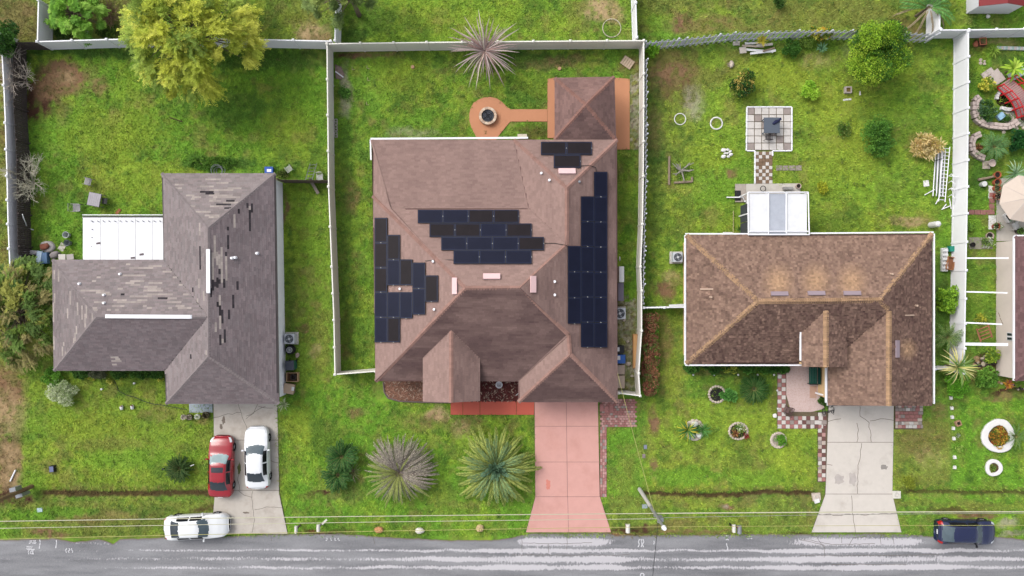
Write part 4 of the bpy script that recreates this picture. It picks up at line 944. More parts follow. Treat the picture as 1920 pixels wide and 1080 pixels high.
# screened patio roof
sp3 = thing('patio_roof', 'silvery white metal patio roof with a bluish strip behind the brown-roofed house', 'patio roof', P(1460, 400))
for (a, b_, mt) in ((1405, 1441, 'silver_panel'), (1441.8, 1474, 'blue_panel'), (1474.8, 1513, 'silver_panel')):
    q = PP((a, 363, 2.4), (b_, 363, 2.4), (b_, 439, 2.85), (a, 439, 2.85)); m_ = M('silver_panel', (226, 227, 230), .6, .12, 4) if mt == 'silver_panel' else M('blue_panel', (178, 183, 194), .6, .14, 4)
    MB().add([p - Vector((0, 0, .06)) for p in q] + q, [(0, 1, 2, 3), (7, 6, 5, 4), (0, 4, 5, 1), (1, 5, 6, 2), (2, 6, 7, 3), (3, 7, 4, 0)]).build('roof_panel', m_, sp3)
for a, b_ in (((1402, 360.5, 2.5), (1516, 360.5, 2.5)), ((1402.5, 360.5, 2.5), (1403.5, 441, 2.95)), ((1515.5, 360.5, 2.5), (1517.5, 441, 2.95)), ((1403, 434, 2.93), (1517, 434, 2.93)), ((1403, 440, 2.97), (1517, 440, 2.97)), ((1441.4, 363, 2.5), (1441.4, 438, 2.93)), ((1474.4, 363, 2.5), (1474.4, 438, 2.93))):
    MB().tube(PP(a, b_), .045, 4).build('frame', WHITE, sp3)
for (x, y) in ((1404, 362), (1440, 362), (1476, 362), (1514, 362), (1404, 400)): p = P(x, y, 2.3); MB().box(p.x, p.y, .05, 2.35, .08, .08).build('post', WHITE, sp3)
SCR = M('dark_screen', (70, 74, 80), .7, .1)
for (x, y0, y1) in ((1403, 381, 414), (1403, 415.5, 438)):
    a, b_ = P(x, y0, 2.2), P(x, y1, 2.2); MB().box(a.x, (a.y + b_.y) / 2, .4, 2.2, .03, abs(a.y - b_.y)).build('screen', SCR, sp3)
MB().box(P(1403, 0, 0.4).x, P(0, 409).y, .05, .4, .1, 2.4).build('base_rail', WHITE, sp3)
MB().tube(PP((1362, 370, .1), (1393, 370, .3), (1397, 378, 2.0), (1405, 374, 2.4)), .045, 6).build('downpipe', WHITE, sp3)
# ---- house 4, cropped at the right
h4 = thing('neighbour_house', 'cream-walled house with purplish shingle roof cropped by the right edge', 'house', P(1900, 580))
W4 = M('cream_stucco', (228, 214, 204), .85, .05, 6)
x0, x1 = P(1867.5, 0).x, 52.0; yN, yS = P(0, 452).y, P(0, 716).y
MB().box((x0 + x1) / 2, (yN + yS) / 2 + .2, 0, 2.3, x1 - x0, yN - yS - .6).build('wall', W4, h4)
ex0 = P(1903.5, 0, 2.45).x; eN, eS = P(0, 443, 2.45).y, P(0, 714, 2.45).y; rr = 2.45 + (52.3 - ex0) / 2 * .0 + (eN - eS) / 2 * .42
cy = (eN + eS) / 2; hw_ = (eN - eS) / 2
c = [Vector((ex0, eS, 2.45)), Vector((ex0, eN, 2.45)), Vector((52.3, eN, 2.45)), Vector((52.3, eS, 2.45))]; r0, r1 = Vector((ex0 + hw_, cy, rr)), Vector((52.3 - hw_, cy, rr))
V4 = np.array(C(120, 92, 92))
for pts in ([c[0], c[1], r0], [c[1], c[2], r1, r0], [c[2], c[3], r1], [c[3], c[0], r0, r1]):
    rf = deck('roof', h4, pts, DK3); ORG[rf.name] = org(h4); shingles(pts, rf, lambda q: tuple(V4 * rng.uniform(.8, 1.15)))
for a, b_ in ((c[0], r0), (c[1], r0), (c[2], r1), (c[3], r1), (r0, r1)): caps(h4, a, b_, lambda q: tuple(V4 * rng.uniform(.95, 1.2)))
MB().box(ex0 - .04, cy, 2.28, 2.43, .08, eN - eS).build('gutter', WHITE, h4); MB().box((ex0 + 52.3) / 2, eN + .05, 2.28, 2.43, 52.3 - ex0, .1).build('gutter', WHITE, h4)
window(h4, x0 - .01, P(0, 631, 1.6).y, 1.3, 1.95, .6, math.pi / 2)
for k, (a, b_) in enumerate((((1877, 586, 1.6), (1880, 594, 1.6)), ((1880, 596, 1.5), (1883, 602, 1.5)), ((1883, 603, 1.4), (1886, 608, 1.4)))):
    MB().tube([P(*a) + Vector((-.2, 0, 0)), P(*b_) + Vector((-.2, 0, 0))], .02, 4).build('wall_ornament', M('dark_ornament', (120, 96, 80), .6, .1), h4)
# ---- shed top right
sh = thing('garden_shed', 'white garden shed with dark red roof at the top right corner', 'shed', P(1852, 10))
a = P(1811, 26); b_ = P(1891, 28); yb = a.y; xa, xb = a.x, b_.x
MB().box((xa + xb) / 2, yb + 1.6, 0, 1.75, xb - xa, 3.2).build('wall', M('white_siding', (228, 228, 234), .6, .04), sh)
RD = M('dark_red_roof', (128, 34, 38), .5, .08, 5)
for s0, s1 in ((0, .5), (.5, 1)):
    zA, zB = (1.75, 2.35) if s0 == 0 else (2.35, 1.75); X0, X1 = xa - .1 + (xb - xa + .2) * s0, xa - .1 + (xb - xa + .2) * s1
    for k in range(4):
        y0, y1 = yb - .08 + k * .85, yb - .08 + (k + 1) * .85 - .03
        MB().add([(X0, y0, zA), (X1, y0, zB), (X1, y1, zB), (X0, y1, zA), (X0, y0, zA - .05), (X1, y0, zB - .05), (X1, y1, zB - .05), (X0, y1, zA - .05)], [(0, 1, 2, 3), (7, 6, 5, 4), (0, 4, 5, 1), (2, 6, 7, 3), (1, 5, 6, 2), (3, 7, 4, 0)]).build('roof_panel', RD, sh)
MB().poly([(xa, yb - .003, 1.75), (xb, yb - .003, 1.75), ((xa + xb) / 2, yb - .003, 2.3)]).build('gable', MATS['white_siding'], sh)
# ------------------------------------------------------------------ fences
_pc = {}
def fence(name, label, pts, z=1.8, step=2.45, mat=WHITE, group=None, posts=True):
    """pts: pixels of the top line"""
    q = [P(x, y, z) for x, y in pts]; base = Vector((q[0].x, q[0].y, 0)); t_ = thing(name, label, 'fence', base, group)
    key = ('post', mat.name, z)
    if key not in _pc:
        m_ = MB(); m_.box(0, 0, 0, z + .06, .13, .13); m_.box(0, 0, z + .06, z + .09, .17, .17); m_.box(0, 0, z + .09, z + .14, .15, .15, taper=.1); _pc[key] = m_.mesh('post', mat)
    def post(p): inst(_pc[key], 'post', t_, (p.x - base.x, p.y - base.y, 0))
    post(q[0])
    for a, b_ in zip(q, q[1:]):
        d = b_ - a; n = max(1, round(d.length / step)); ang = math.atan2(d.y, d.x); L_ = d.length / n
        key2 = ('panel', mat.name, z, round(L_, 2))
        if key2 not in _pc:
            m_ = MB(); w_ = L_ - .14; m_.box(0, 0, .1, z - .05, w_, .045); m_.box(0, 0, z - .13, z, w_, .08); m_.box(0, 0, .05, .2, w_, .08)
            k = int(w_ / .2)
            for i in range(1, k): m_.box(-w_ / 2 + i * w_ / k, 0, .2, z - .13, .012, .055)
            _pc[key2] = m_.mesh('panel', mat)
        for i in range(n):
            c = a + d * (i + .5) / n; inst(_pc[key2], 'panel', t_, (c.x - base.x, c.y - base.y, 0), (0, 0, ang)); post(a + d * (i + 1) / n)
    return t_
def slat_fence(name, label, pts, z=1.8, wd=.14, gap=.01, mat=OLDWOOD, alt=0.0, group=None, jit=.02, dog=False, tilt=0):
    q = [P(x, y, z) for x, y in pts]; base = Vector((q[0].x, q[0].y, 0)); t_ = thing(name, label, 'fence', base, group)
    key = ('slat', mat.name, wd, z)
    m_ = MB(); m_.box(0, 0, 0, z - (.05 if dog else 0), wd, .02)
    if dog: m_.box(0, 0, z - .05, z, wd, .02, taper=.5)
    _pc[key] = m_.mesh('slat', mat); cnt = 0
    for a, b_ in zip(q, q[1:]):
        d = b_ - a; n = max(1, int(d.length / (wd + gap))); ang = math.atan2(d.y, d.x); nn = Vector((-math.sin(ang), math.cos(ang), 0))
        for i in range(n):
            c = a + d * (i + .5) / n + nn * (alt * (1 if i % 2 else -1))
            inst(_pc[key], 'slat', t_, (c.x - base.x, c.y - base.y, rng.uniform(-jit, jit)), (rng.uniform(-.01, .01), rng.uniform(-.01, .01) + tilt, ang), (1, 1, 1)); cnt += 1
        for zz in (.4, z - .35): c = (a + b_) / 2; MB().box(c.x, c.y, zz, zz + .09, d.length, .03, ang).build('rail', mat, t_)
        for i in range(int(d.length / 2.4) + 1):
            c = a + d.normalized() * i * 2.4; MB().box(c.x + nn.x * .08, c.y + nn.y * .08, 0, z + .02, .09, .09, ang).build('post', mat, t_)
    return t_
fence('vinyl_fence', 'beige vinyl privacy fence running round the back yard of the middle house', [(1160, 737), (1200, 742), (1197.5, 700), (1203, 620), (1203, 545), (1201, 500), (1204.5, 420), (1206, 330), (1207, 200), (1207, 76), (1000, 77.5), (800, 79.5), (613, 82), (616, 350), (622, 500), (626, 600), (628, 702), (704, 696)], mat=BEIGE, step=2.42)
fence('vinyl_fence', 'white vinyl fence behind the grey house yard, partly under the yellow-green tree', [(72, 0), (70, 78), (200, 74), (330, 72), (480, 74), (620, 77)], z=1.8)
fence('vinyl_fence', 'short white vinyl fence running off the top edge beside the grey-green pine', [(630, -60), (628, 76)], group=None)
fence('vinyl_fence', 'white vinyl fence running off the top edge behind the spiky dead plant yard', [(1190, -60), (1194, 70)])
fence('vinyl_fence', 'tall white vinyl fence between the brown-roofed house and the cluttered neighbour yard', [(1808, 700), (1810, 560), (1813, 400), (1815, 250), (1816, 58)], z=1.85, step=1.95)
fence('vinyl_fence', 'white vinyl fence at the top right going off the right edge', [(1764, 56), (1816, 56), (1920, 54), (2000, 53)], step=1.9)
fence('vinyl_fence', 'white vinyl fence with wide face below the palm at the top right', [(1764, -60), (1762, 54)])
fence('vinyl_fence', 'curving white vinyl fence along the far left edge', [(2, 60), (3, 90), (7, 160), (10, 230), (13, 330), (15, 420), (19, 512), (-60, 510)], step=1.9)
fence('vinyl_gate_fence', 'short white vinyl fence from the beige fence to the west side of the brown-roofed house', [(1207, 577), (1284, 576)], z=1.5, step=1.5)
fence('vinyl_gate_fence', 'short white vinyl fence east of the brown-roofed house behind the striped plant', [(1752, 692), (1808, 690)], z=1.5, step=1.4)
slat_fence('wooden_fence', 'dark weathered wooden fence along the left back yard', [(24, 80), (25, 200), (31, 300), (32, 400), (34, 478)], z=1.55, wd=.13, gap=.012, mat=M('dark_fence_wood', (86, 76, 74), .95, .35, 20, .4))
slat_fence('wooden_fence', 'short dark wooden fence closing the top left corner', [(22, 79), (69, 79)], wd=.13, mat=MATS['dark_fence_wood'])
slat_fence('wooden_fence', 'weathered wooden side fence between the grey house and the beige fence', [(519, 337), (614, 338)], wd=.13, z=1.6, mat=OLDWOOD)
SBF = M('painted_board', (222, 224, 234), .7, .08, 8)
slat_fence('picket_fence', 'white board-on-board wooden fence along the back of the right yard', [(1212, 79), (1290, 72), (1380, 62), (1500, 58), (1600, 58), (1700, 62), (1762, 64)], wd=.15, gap=.06, alt=.05, mat=SBF, jit=.03, dog=True)
slat_fence('picket_fence', 'white board-on-board wooden fence pressed against the beige vinyl fence', [(1213, 110), (1212.5, 250), (1212, 340), (1210, 400), (1209, 470), (1207, 572)], wd=.15, gap=.06, alt=.04, mat=SBF, jit=.03, dog=True, z=1.75)
for i, (a, b_, lb) in enumerate((((1813, 484, 1.9), (1890, 484, 2.2), 'topmost of the white beams between the tall fence and the cream wall'), ((1812, 547, 1.9), (1888, 549, 2.2), 'second white beam from the top between the tall fence and the cream wall'),
                           ((1812, 605, 1.9), (1878, 608, 2.1), 'white beam just above the reddish ladder, tall fence to cream wall'), ((1810, 645, 1.9), (1889, 646, 2.2), 'lowest and thickest white beam, below the reddish ladder'))):
    p, q = P(*a), P(*b_); d = q - p; m_ = MB(); w_ = .1 if i < 3 else .2
    m_.add([p + Vector((0, s_ * w_ / 2, zz)) for s_ in (-1, 1) for zz in (-.06, .06)] + [q + Vector((0, s_ * w_ / 2, zz)) for s_ in (-1, 1) for zz in (-.06, .06)], [(0, 1, 3, 2), (4, 6, 7, 5), (0, 4, 5, 1), (1, 5, 7, 3), (3, 7, 6, 2), (2, 6, 4, 0)])
    m_.solo('pergola_beam', WHITE, lb, 'beam', 'white beams over the side yard')
# ------------------------------------------------------------------ plants
def leaves(cl, n, ln, wd, pal, seed, out=.6, up=.25, shell=.5, curl=.25):
    """diamond leaves around clump centres (x,y,z,r,flat); pal: list of colours per clump group"""
    r_ = np.random.default_rng(seed); cl = np.array(cl, float); wts = cl[:, 3] ** 2; k = r_.choice(len(cl), n, p=wts / wts.sum())
    d = r_.normal(size=(n, 3)); d /= np.linalg.norm(d, axis=1)[:, None]; rad = cl[k, 3] * (shell + (1 - shell) * r_.random(n)) ** .6
    off = d * rad[:, None]; off[:, 2] *= cl[k, 4]
    p = cl[k, :3] + off
    p[:, 2] = np.maximum(p[:, 2], .04)
    a = d * out + r_.normal(size=(n, 3)) * (1 - out) * .8; a[:, 2] += up; a /= np.linalg.norm(a, axis=1)[:, None]
    b = np.cross(a, r_.normal(size=(n, 3)) + np.array([0, 0, .8])); b /= np.maximum(np.linalg.norm(b, axis=1), 1e-5)[:, None]
    L_ = (ln * r_.uniform(.6, 1.3, n))[:, None]; W_ = (wd * r_.uniform(.7, 1.3, n))[:, None]
    v = np.empty((n, 4, 3), np.float32); v[:, 0] = p; v[:, 1] = p + a * L_ * .45 + b * W_ / 2; v[:, 2] = p + a * L_ - np.array([0, 0, 1]) * L_ * curl; v[:, 3] = p + a * L_ * .45 - b * W_ / 2
    pal = np.array([C(*c) for c in pal]); cc = r_.integers(0, len(pal), len(cl)); mixr = r_.random(n) < .3
    col = pal[np.where(mixr, r_.integers(0, len(pal), n), cc[k])] * r_.uniform(.8, 1.4, n)[:, None] * 1.35
    return v.reshape(-1, 3), np.arange(n * 4).reshape(n, 4), np.repeat(np.clip(col, 0, .8)[:, None, :], 4, 1).reshape(-1, 3)
def put_leaves(name, parent, world, *a, **k):
    v, f, c = leaves(*a, **k); v = v - np.array(org(parent) if world else (0, 0, 0), np.float32)
    return npmesh(name, v, f, c, LEAF, parent, 4)
def clumps(cx, cy, z0, z1, rx, ry, n, r0, r1, seed, flat=.8, hollow=.0):
    q = random.Random(seed); out = []
    for i in range(n):
        while True:
            x, y, z = q.uniform(-1, 1), q.uniform(-1, 1), q.uniform(-1, 1)
            s_ = x * x + y * y + z * z
            if hollow <= s_ <= 1: break
        out.append((cx + x * rx, cy + y * ry, (z0 + z1) / 2 + z * (z1 - z0) / 2, q.uniform(r0, r1), flat))
    return out
GREEN = [(70, 108, 38), (88, 128, 44), (60, 92, 36)]
def shrub(name, label, px, py, rpx, rpy=None, h=.9, n=900, ln=.09, wd=.05, pal=GREEN, seed=None, group=None, cat='shrub', nc=26, stem=True, **kw):
    rpy = rpy or rpx; zc = h * .55; c = P(px, py, zc); rx_, ry_ = rpx * .9 / S, rpy * .9 / S; seed = seed or int(px * 3 + py)
    t_ = thing(name, label, cat, (c.x, c.y, 0), group); r0 = min(rx_, ry_)
    cl = clumps(c.x, c.y, h * .2, h * .85, rx_ * .92, ry_ * .92, nc, r0 * .18, r0 * .34, seed)
    put_leaves('foliage', t_, True, cl, int(n * 1.5), ln * 1.25, wd * 1.3, pal, seed, **kw)
    if stem:
        mb = MB(); q = random.Random(seed)
        for i in range(4): a = q.uniform(0, 6.28); mb.tube([(c.x, c.y, -.05), (c.x + rx_ * .4 * math.cos(a), c.y + ry_ * .4 * math.sin(a), h * .6)], [.03, .012], 5)
        mb.build('stem', BARK, t_)
    return t_
def branch(mb, p, d, L_, r, depth, q, col=None, kids=3, spread=.7):
    pts = [p]; dd = d.copy()
    for i in range(3): dd = (dd + Vector((q.uniform(-.25, .25), q.uniform(-.25, .25), q.uniform(-.15, .2)))).normalized(); pts.append(pts[-1] + dd * L_ / 3)
    mb.tube(pts, [r, r * .85, r * .7, r * .5], 5 if depth > 1 else 4, col)
    if depth > 0:
        for k in range(kids):
            nd = (dd + Vector((q.uniform(-1, 1), q.uniform(-1, 1), q.uniform(-.6, .7))) * spread).normalized(); branch(mb, pts[q.choice((1, 2, 3))], nd, L_ * q.uniform(.55, .8), r * .55, depth - 1, q, col, kids, spread)
def bare_shrub(label, px, py, rpx, rpy, h, seed, mat, n=7):
    c = P(px, py, h * .4); t_ = thing('bare_shrub', label, 'shrub', (c.x, c.y, 0)); mb = MB(); q = random.Random(seed)
    for i in range(n):
        a = i / n * 6.28 + q.uniform(-.3, .3); d = Vector((math.cos(a) * rpx / S * .7, math.sin(a) * rpy / S * .7, h * .45)); branch(mb, Vector((c.x, c.y, .1)), d.normalized(), d.length * .85, .045, 3, q, None, 4, .8)
    mb.build('branches', mat, t_); MB().cyl(c.x, c.y, -.05, .25, .09, 8, .06).build('trunk', mat, t_); return t_
GREYB = M('bare_grey_branch', (214, 200, 188), .9, .15)
bare_shrub('leafless pale grey shrub by the upper left wooden fence', 35, 143, 30, 42, 2.3, 4, GREYB, 9)
bare_shrub('leafless silvery shrub by the left fence, lower of two', 50, 340, 33, 35, 2.2, 8, M('bare_silver_branch', (210, 204, 184), .9, .15), 11)

def feather_tree(name, label, cx, cy, zc, rx_, ry_, h, pal, n, seed, nc=70, ln=.34, wd=.06, base=None, group=None, lim=BARK, out=.72, tips=True):
    c = P(cx, cy, zc); s_ = (H - zc) / H / S; R_x, R_y = rx_ * s_, ry_ * s_
    t_ = thing(name, label, 'tree', (c.x, c.y, 0), group); q = random.Random(seed)
    cl = []; 
    for i in range(nc):
        a = q.uniform(0, 6.283); r = math.sqrt(q.random()) * .95; ph = 1 - r * r
        cl.append((c.x + R_x * r * math.cos(a), c.y + R_y * r * math.sin(a), h * (.38 + .55 * ph * q.uniform(.55, 1)) - .1, q.uniform(.35, .75) * min(R_x, R_y) / 4.2, .7))
    # sprays: strands radiating from limbs
    mb = MB(); mb.tube([(c.x, c.y, -.1), (c.x + .1, c.y, h * .3), (c.x, c.y + .1, h * .75)], [.2 * h / 8, .15 * h / 8, .05], 8); mb.build('trunk', lim, t_)
    mb = MB(); strands = []
    for x, y, z, r, f in cl:
        st = Vector((c.x, c.y, h * q.uniform(.3, .6))); en = Vector((x, y, z)); md = st.lerp(en, .5) + Vector((0, 0, .25)); mb.tube([st, md, en], [.05, .035, .015], 4)
    mb.build('limbs', lim, t_)
    v, f, co = leaves(cl, n // 3, ln * .6, wd, pal, seed, out=.5, up=.1, shell=.3)
    # feather sprays
    r_ = np.random.default_rng(seed + 1); ns = n // 14; k = r_.integers(0, len(cl), ns); ca = np.array(cl)
    d = r_.normal(size=(ns, 3)); d[:, 2] *= .35; outw = ca[k, :3] - np.array([c.x, c.y, h * .4]); outw /= np.linalg.norm(outw, axis=1)[:, None]
    d = d * .55 + outw * 1.0; d /= np.linalg.norm(d, axis=1)[:, None]
    p0 = ca[k, :3] + r_.normal(size=(ns, 3)) * (ca[k, 3] * .35)[:, None]; SL = (ca[k, 3] * r_.uniform(.8, 1.6, ns))
    vs, cs = [], []; palc = np.array([C(*x) for x in pal]); pc = palc[r_.integers(0, len(pal), len(cl))][k] * r_.uniform(.8, 1.2, ns)[:, None] * 1.5
    side = np.cross(d, [0, 0, 1]); side /= np.linalg.norm(side, axis=1)[:, None]
    for j in range(10):
        for sg in (-1, 1):
            u = (j + .5) / 10; pos = p0 + d * (SL * u)[:, None] + np.array([0, 0, -1]) * (SL * u * u * .35)[:, None]
            dir_ = d * .8 + side * sg * .55 + r_.normal(size=(ns, 3)) * .15; L_ = (ln * (1 - u * .5) * r_.uniform(.6, 1.1, ns))[:, None]
            nn = side * .3 + d * -.1 * sg + r_.normal(size=(ns, 3)) * .15
            a = pos; b = pos + dir_ * L_ * .5 + np.cross(dir_, [0, 0, 1]) * wd * .5; e = pos + dir_ * L_ - np.array([0, 0, .25]) * L_; g = pos + dir_ * L_ * .5 - np.cross(dir_, [0, 0, 1]) * wd * .5
            vs.append(np.stack([a, b, e, g], 1)); cs.append(pc * r_.uniform(.8, 1.25, ns)[:, None])
    vs = np.concatenate(vs); cs = np.repeat(np.clip(np.concatenate(cs), 0, .8)[:, None, :], 4, 1)
    V = np.concatenate([v, vs.reshape(-1, 3)]) - np.array(org(t_)); F = np.arange(len(V)).reshape(-1, 4); CC = np.concatenate([co, cs.reshape(-1, 3)])
    npmesh('crown', V, F, CC, LEAF, t_, 4)
    return t_
YG = [(192, 198, 76), (176, 188, 72), (208, 210, 92), (156, 176, 72), (126, 150, 62)]
feather_tree('feathery_tree', 'big yellow-green feathery tree overhanging the back fence', 346, 54, 5.0, 122, 116, 8.5, YG, 80000, 5, 120, .28, .05)
feather_tree('pine_tree', 'grey-green pine at the top edge above the short white fence', 645, -22, 5, 84, 52, 8, [(120, 140, 78), (100, 122, 66), (142, 158, 84), (90, 110, 62)], 26000, 9, 50, .26, .035)
feather_tree('juniper_tree', 'olive green bushy tree at the left edge touching the grey roof', 42, 588, 1.8, 80, 100, 3.6, [(124, 150, 66), (104, 132, 58), (160, 162, 80), (146, 138, 88), (90, 116, 54)], 72000, 14, 90, .2, .045)
def leafy_tree(name, label, cx, cy, zc, rx_, ry_, h, pal, n, seed, nc=60, ln=.13, wd=.08, group=None):
    c = P(cx, cy, zc); s_ = (H - zc) / H / S; t_ = thing(name, label, 'tree', (c.x, c.y, 0), group)
    cl = clumps(c.x, c.y, h * .35, h * .95, rx_ * s_ * .86, ry_ * s_ * .86, nc, .24 * rx_ * s_, .38 * rx_ * s_, seed, .8, .25)
    put_leaves('crown', t_, True, cl, n, ln, wd, pal, seed, shell=.5)
    mb = MB(); mb.tube([(c.x, c.y, -.1), (c.x, c.y, h * .35), (c.x + .1, c.y, h * .6)], [.12, .09, .05], 7); mb.build('trunk', BARK, t_)
    mb = MB(); [mb.tube([(c.x, c.y, h * .3), (x, y, z)], [.05, .015], 4) for x, y, z, r, f in cl[::2]]; mb.build('limbs', BARK, t_)
    return t_
leafy_tree('citrus_tree', 'round leafy green citrus-like tree by the board fence in the right yard', 1643, 102, 2.4, 54, 62, 4.0, [(112, 154, 42), (146, 180, 54), (76, 118, 38), (168, 192, 66), (60, 100, 36)], 30000, 21, 70)
leafy_tree('leafy_tree', 'dark green tree cropped by the left edge near the top fence', 2, 68, 2.2, 30, 36, 3.4, [(60, 100, 40), (80, 124, 46), (48, 84, 36)], 6000, 22, 30)
feather_tree('cypress_bush', 'bright green feathery bush in the top left neighbour yard', 140, 24, 1.6, 50, 46, 3.0, [(130, 178, 64), (106, 154, 54), (150, 190, 80)], 22000, 23, 44, .34, .045)
shrub('garden_shrub', 'low mixed green shrub right of the bright feathery bush, top left', 205, 60, 26, 16, .8, 1500, pal=[(84, 116, 44), (106, 128, 56), (70, 92, 44)])
bare_shrub('brown twiggy dead shrub beside the bright feathery bush, top left', 200, 28, 30, 24, 1.1, 31, M('brown_twig', (140, 112, 90), .9, .2), 8)
shrub('garden_shrub', 'dark green shrub just left of the fence corner in the top left neighbour yard', 120, 62, 22, 12, .6, 900, pal=[(56, 84, 38), (72, 100, 44)])
# palms
def frond_mesh(name, L_, rise, droop, nl, ll, wd, pal, seed, vee=.25, fold=.75, rach=(150, 150, 90)):
    q = random.Random(seed); mb = MB(); pts = []
    for i in range(9): u = i / 8; pts.append(Vector((L_ * (u - .12 * u * u * abs(droop)), q.uniform(-.01, .01) * L_, L_ * (rise * u - droop * u * u))))
    mb.tube(pts, [.018 * (1 - .8 * i / 8) for i in range(9)], 3, C(*rach), cap=False)
    for i in range(nl):
        u = .08 + .92 * (i + .5) / nl; f = u * 8; k = min(7, int(f)); p = pts[k].lerp(pts[k + 1], f - k); tn = (pts[k + 1] - pts[k]).normalized()
        l = ll * math.sin(math.pi * min(1, .12 + u * .86)) ** .6 * q.uniform(.8, 1.1) 
        for sg in (-1, 1):
            d = (tn * fold + Vector((0, sg, 0)) * 1.0 + Vector((0, 0, vee + q.uniform(-.12, .12)))).normalized(); e = p + d * l + Vector((0, 0, -l * .25)); m_ = p + d * l * .5
            w_ = tn * wd / 2; c = np.array(C(*q.choice(pal))) * q.uniform(.8, 1.25) * 1.35
            mb.add([p - w_ * .6, m_ - w_, e, m_ + w_], [(0, 1, 2, 3)], tuple(np.clip(c, 0, .8)))
    return mb.mesh(name, LEAF)
def palm(name, label, px, py, z, trunk_r, specs, group=None, cat='palm', heart=None, part='frond'):
    """specs: list of (meshes, count, tilt0, tilt1, scale0, scale1, az0, az1)"""
    c = P(px, py, z); t_ = thing(name, label, cat, (c.x, c.y, 0), group); q = random.Random(int(px + py))
    mb = MB(); mb.cyl(0, 0, -.05, z, trunk_r * 1.1, 10, trunk_r); mb.build('trunk', BARK, t_, local=True)
    if heart: MB().cyl(0, 0, z, z + .12, trunk_r, 10, trunk_r * .5).build('heart', M('heart_%s' % name, heart, .9, .2), t_, local=True)
    for ms, n, t0, t1, s0, s1, a0, a1 in specs:
        for i in range(n):
            a = a0 + (a1 - a0) * (i + q.uniform(.1, .9)) / n; s_ = q.uniform(s0, s1)
            inst(q.choice(ms), part, t_, (math.cos(a) * trunk_r * .5, math.sin(a) * trunk_r * .5, z + q.uniform(-.05, .1)), (q.uniform(-.2, .2), -q.uniform(t0, t1), a), (s_, s_, s_))
    return t_
TAU = 2 * math.pi
gp = [(122, 146, 96), (104, 130, 86), (142, 158, 94)]; gy_ = [(150, 164, 86), (132, 150, 78), (168, 174, 92)]
f1 = [frond_mesh('frond', 2.9, .55, .62, 44, .34, .10, gy_, i, fold=1.25) for i in range(3)]; f2 = [frond_mesh('frond', 2.2, .7, .6, 38, .30, .10, gp, 10 + i, fold=1.15) for i in range(3)]; f3 = [frond_mesh('frond', 1.1, .9, .5, 26, .24, .09, [(118, 152, 120), (100, 134, 106)], 20 + i) for i in range(2)]
palm('date_palm', 'large healthy green palm beside the pink driveway', 929, 876, .9, .2, [(f1, 34, -.15, .08, .85, 1.28, 0, TAU), (f2, 18, .05, .28, .95, 1.25, 0, TAU), (f3, 20, .15, 1.2, .8, 1.4, 0, TAU)])
gr = [(168, 160, 148), (138, 128, 118), (184, 176, 158), (116, 104, 96)]
g1 = [frond_mesh('frond', 2.5, .5, .6, 46, .18, .05, gr, 30 + i, fold=1.6, rach=(170, 156, 150)) for i in range(3)]; g2 = [frond_mesh('frond', 2.4, .55, .6, 46, .2, .06, [(156, 166, 92), (140, 148, 88)], 40 + i, fold=1.6) for i in range(2)]
palm('dying_palm', 'half dead palm with grey-purple fronds on the front lawn', 749, 886, .8, .18, [(g1, 84, -.12, .3, .9, 1.28, -.6, 2.7), (g1, 22, -.1, .25, .7, 1.1, 2.7, 5.7), (g2, 22, 0, .35, .8, 1.25, 2.5, 6.1), (g2, 5, .1, .5, .6, .8, 0, 2)])
gd = [frond_mesh('frond', 1.2, .6, .6, 34, .2, .05, [(62, 104, 48), (48, 86, 42), (80, 120, 58)], 50 + i) for i in range(3)]
palm('sago_palm', 'small dark green palm left of the dying palm, upper half of a pair', 641, 856, .6, .12, [(gd, 44, -.1, .6, .9, 1.25, 0, TAU)])
palm('sago_palm', 'small dark green palm left of the dying palm, lower half of a pair', 634, 890, .5, .12, [(gd, 40, -.1, .6, .85, 1.2, 0, TAU)])
palm('dead_palm', 'little tuft of dead grey fronds beside the small dark palms', 661, 884, .3, .1, [([frond_mesh('frond', .8, .5, .6, 20, .08, .025, gr, 60, fold=1.8)], 20, -.1, .4, .7, 1.1, 0, TAU)])
s1 = [frond_mesh('frond', 1.12, .45, .5, 38, .14, .04, [(50, 82, 36), (40, 68, 32), (64, 96, 44)], 70 + i, fold=.9) for i in range(3)]
palm('sago_palm', 'dark round sago palm on the lawn of the grey-roofed house', 338, 878, .3, .12, [(s1, 80, -.05, .6, .7, 1.05, 0, TAU), (s1, 20, .5, .9, .5, .7, 0, TAU)], heart=(60, 70, 40))
s2 = [frond_mesh('frond', 1.05, .4, .5, 40, .13, .055, [(54, 100, 42), (42, 86, 36), (66, 112, 50)], 80 + i, fold=1.3) for i in range(3)]
palm('sago_palm', 'neat round sago palm with tan heart in front of the brown-roofed house', 1413, 729, .35, .15, [(s2, 60, .0, .35, .95, 1.15, 0, TAU)], heart=(196, 160, 116))
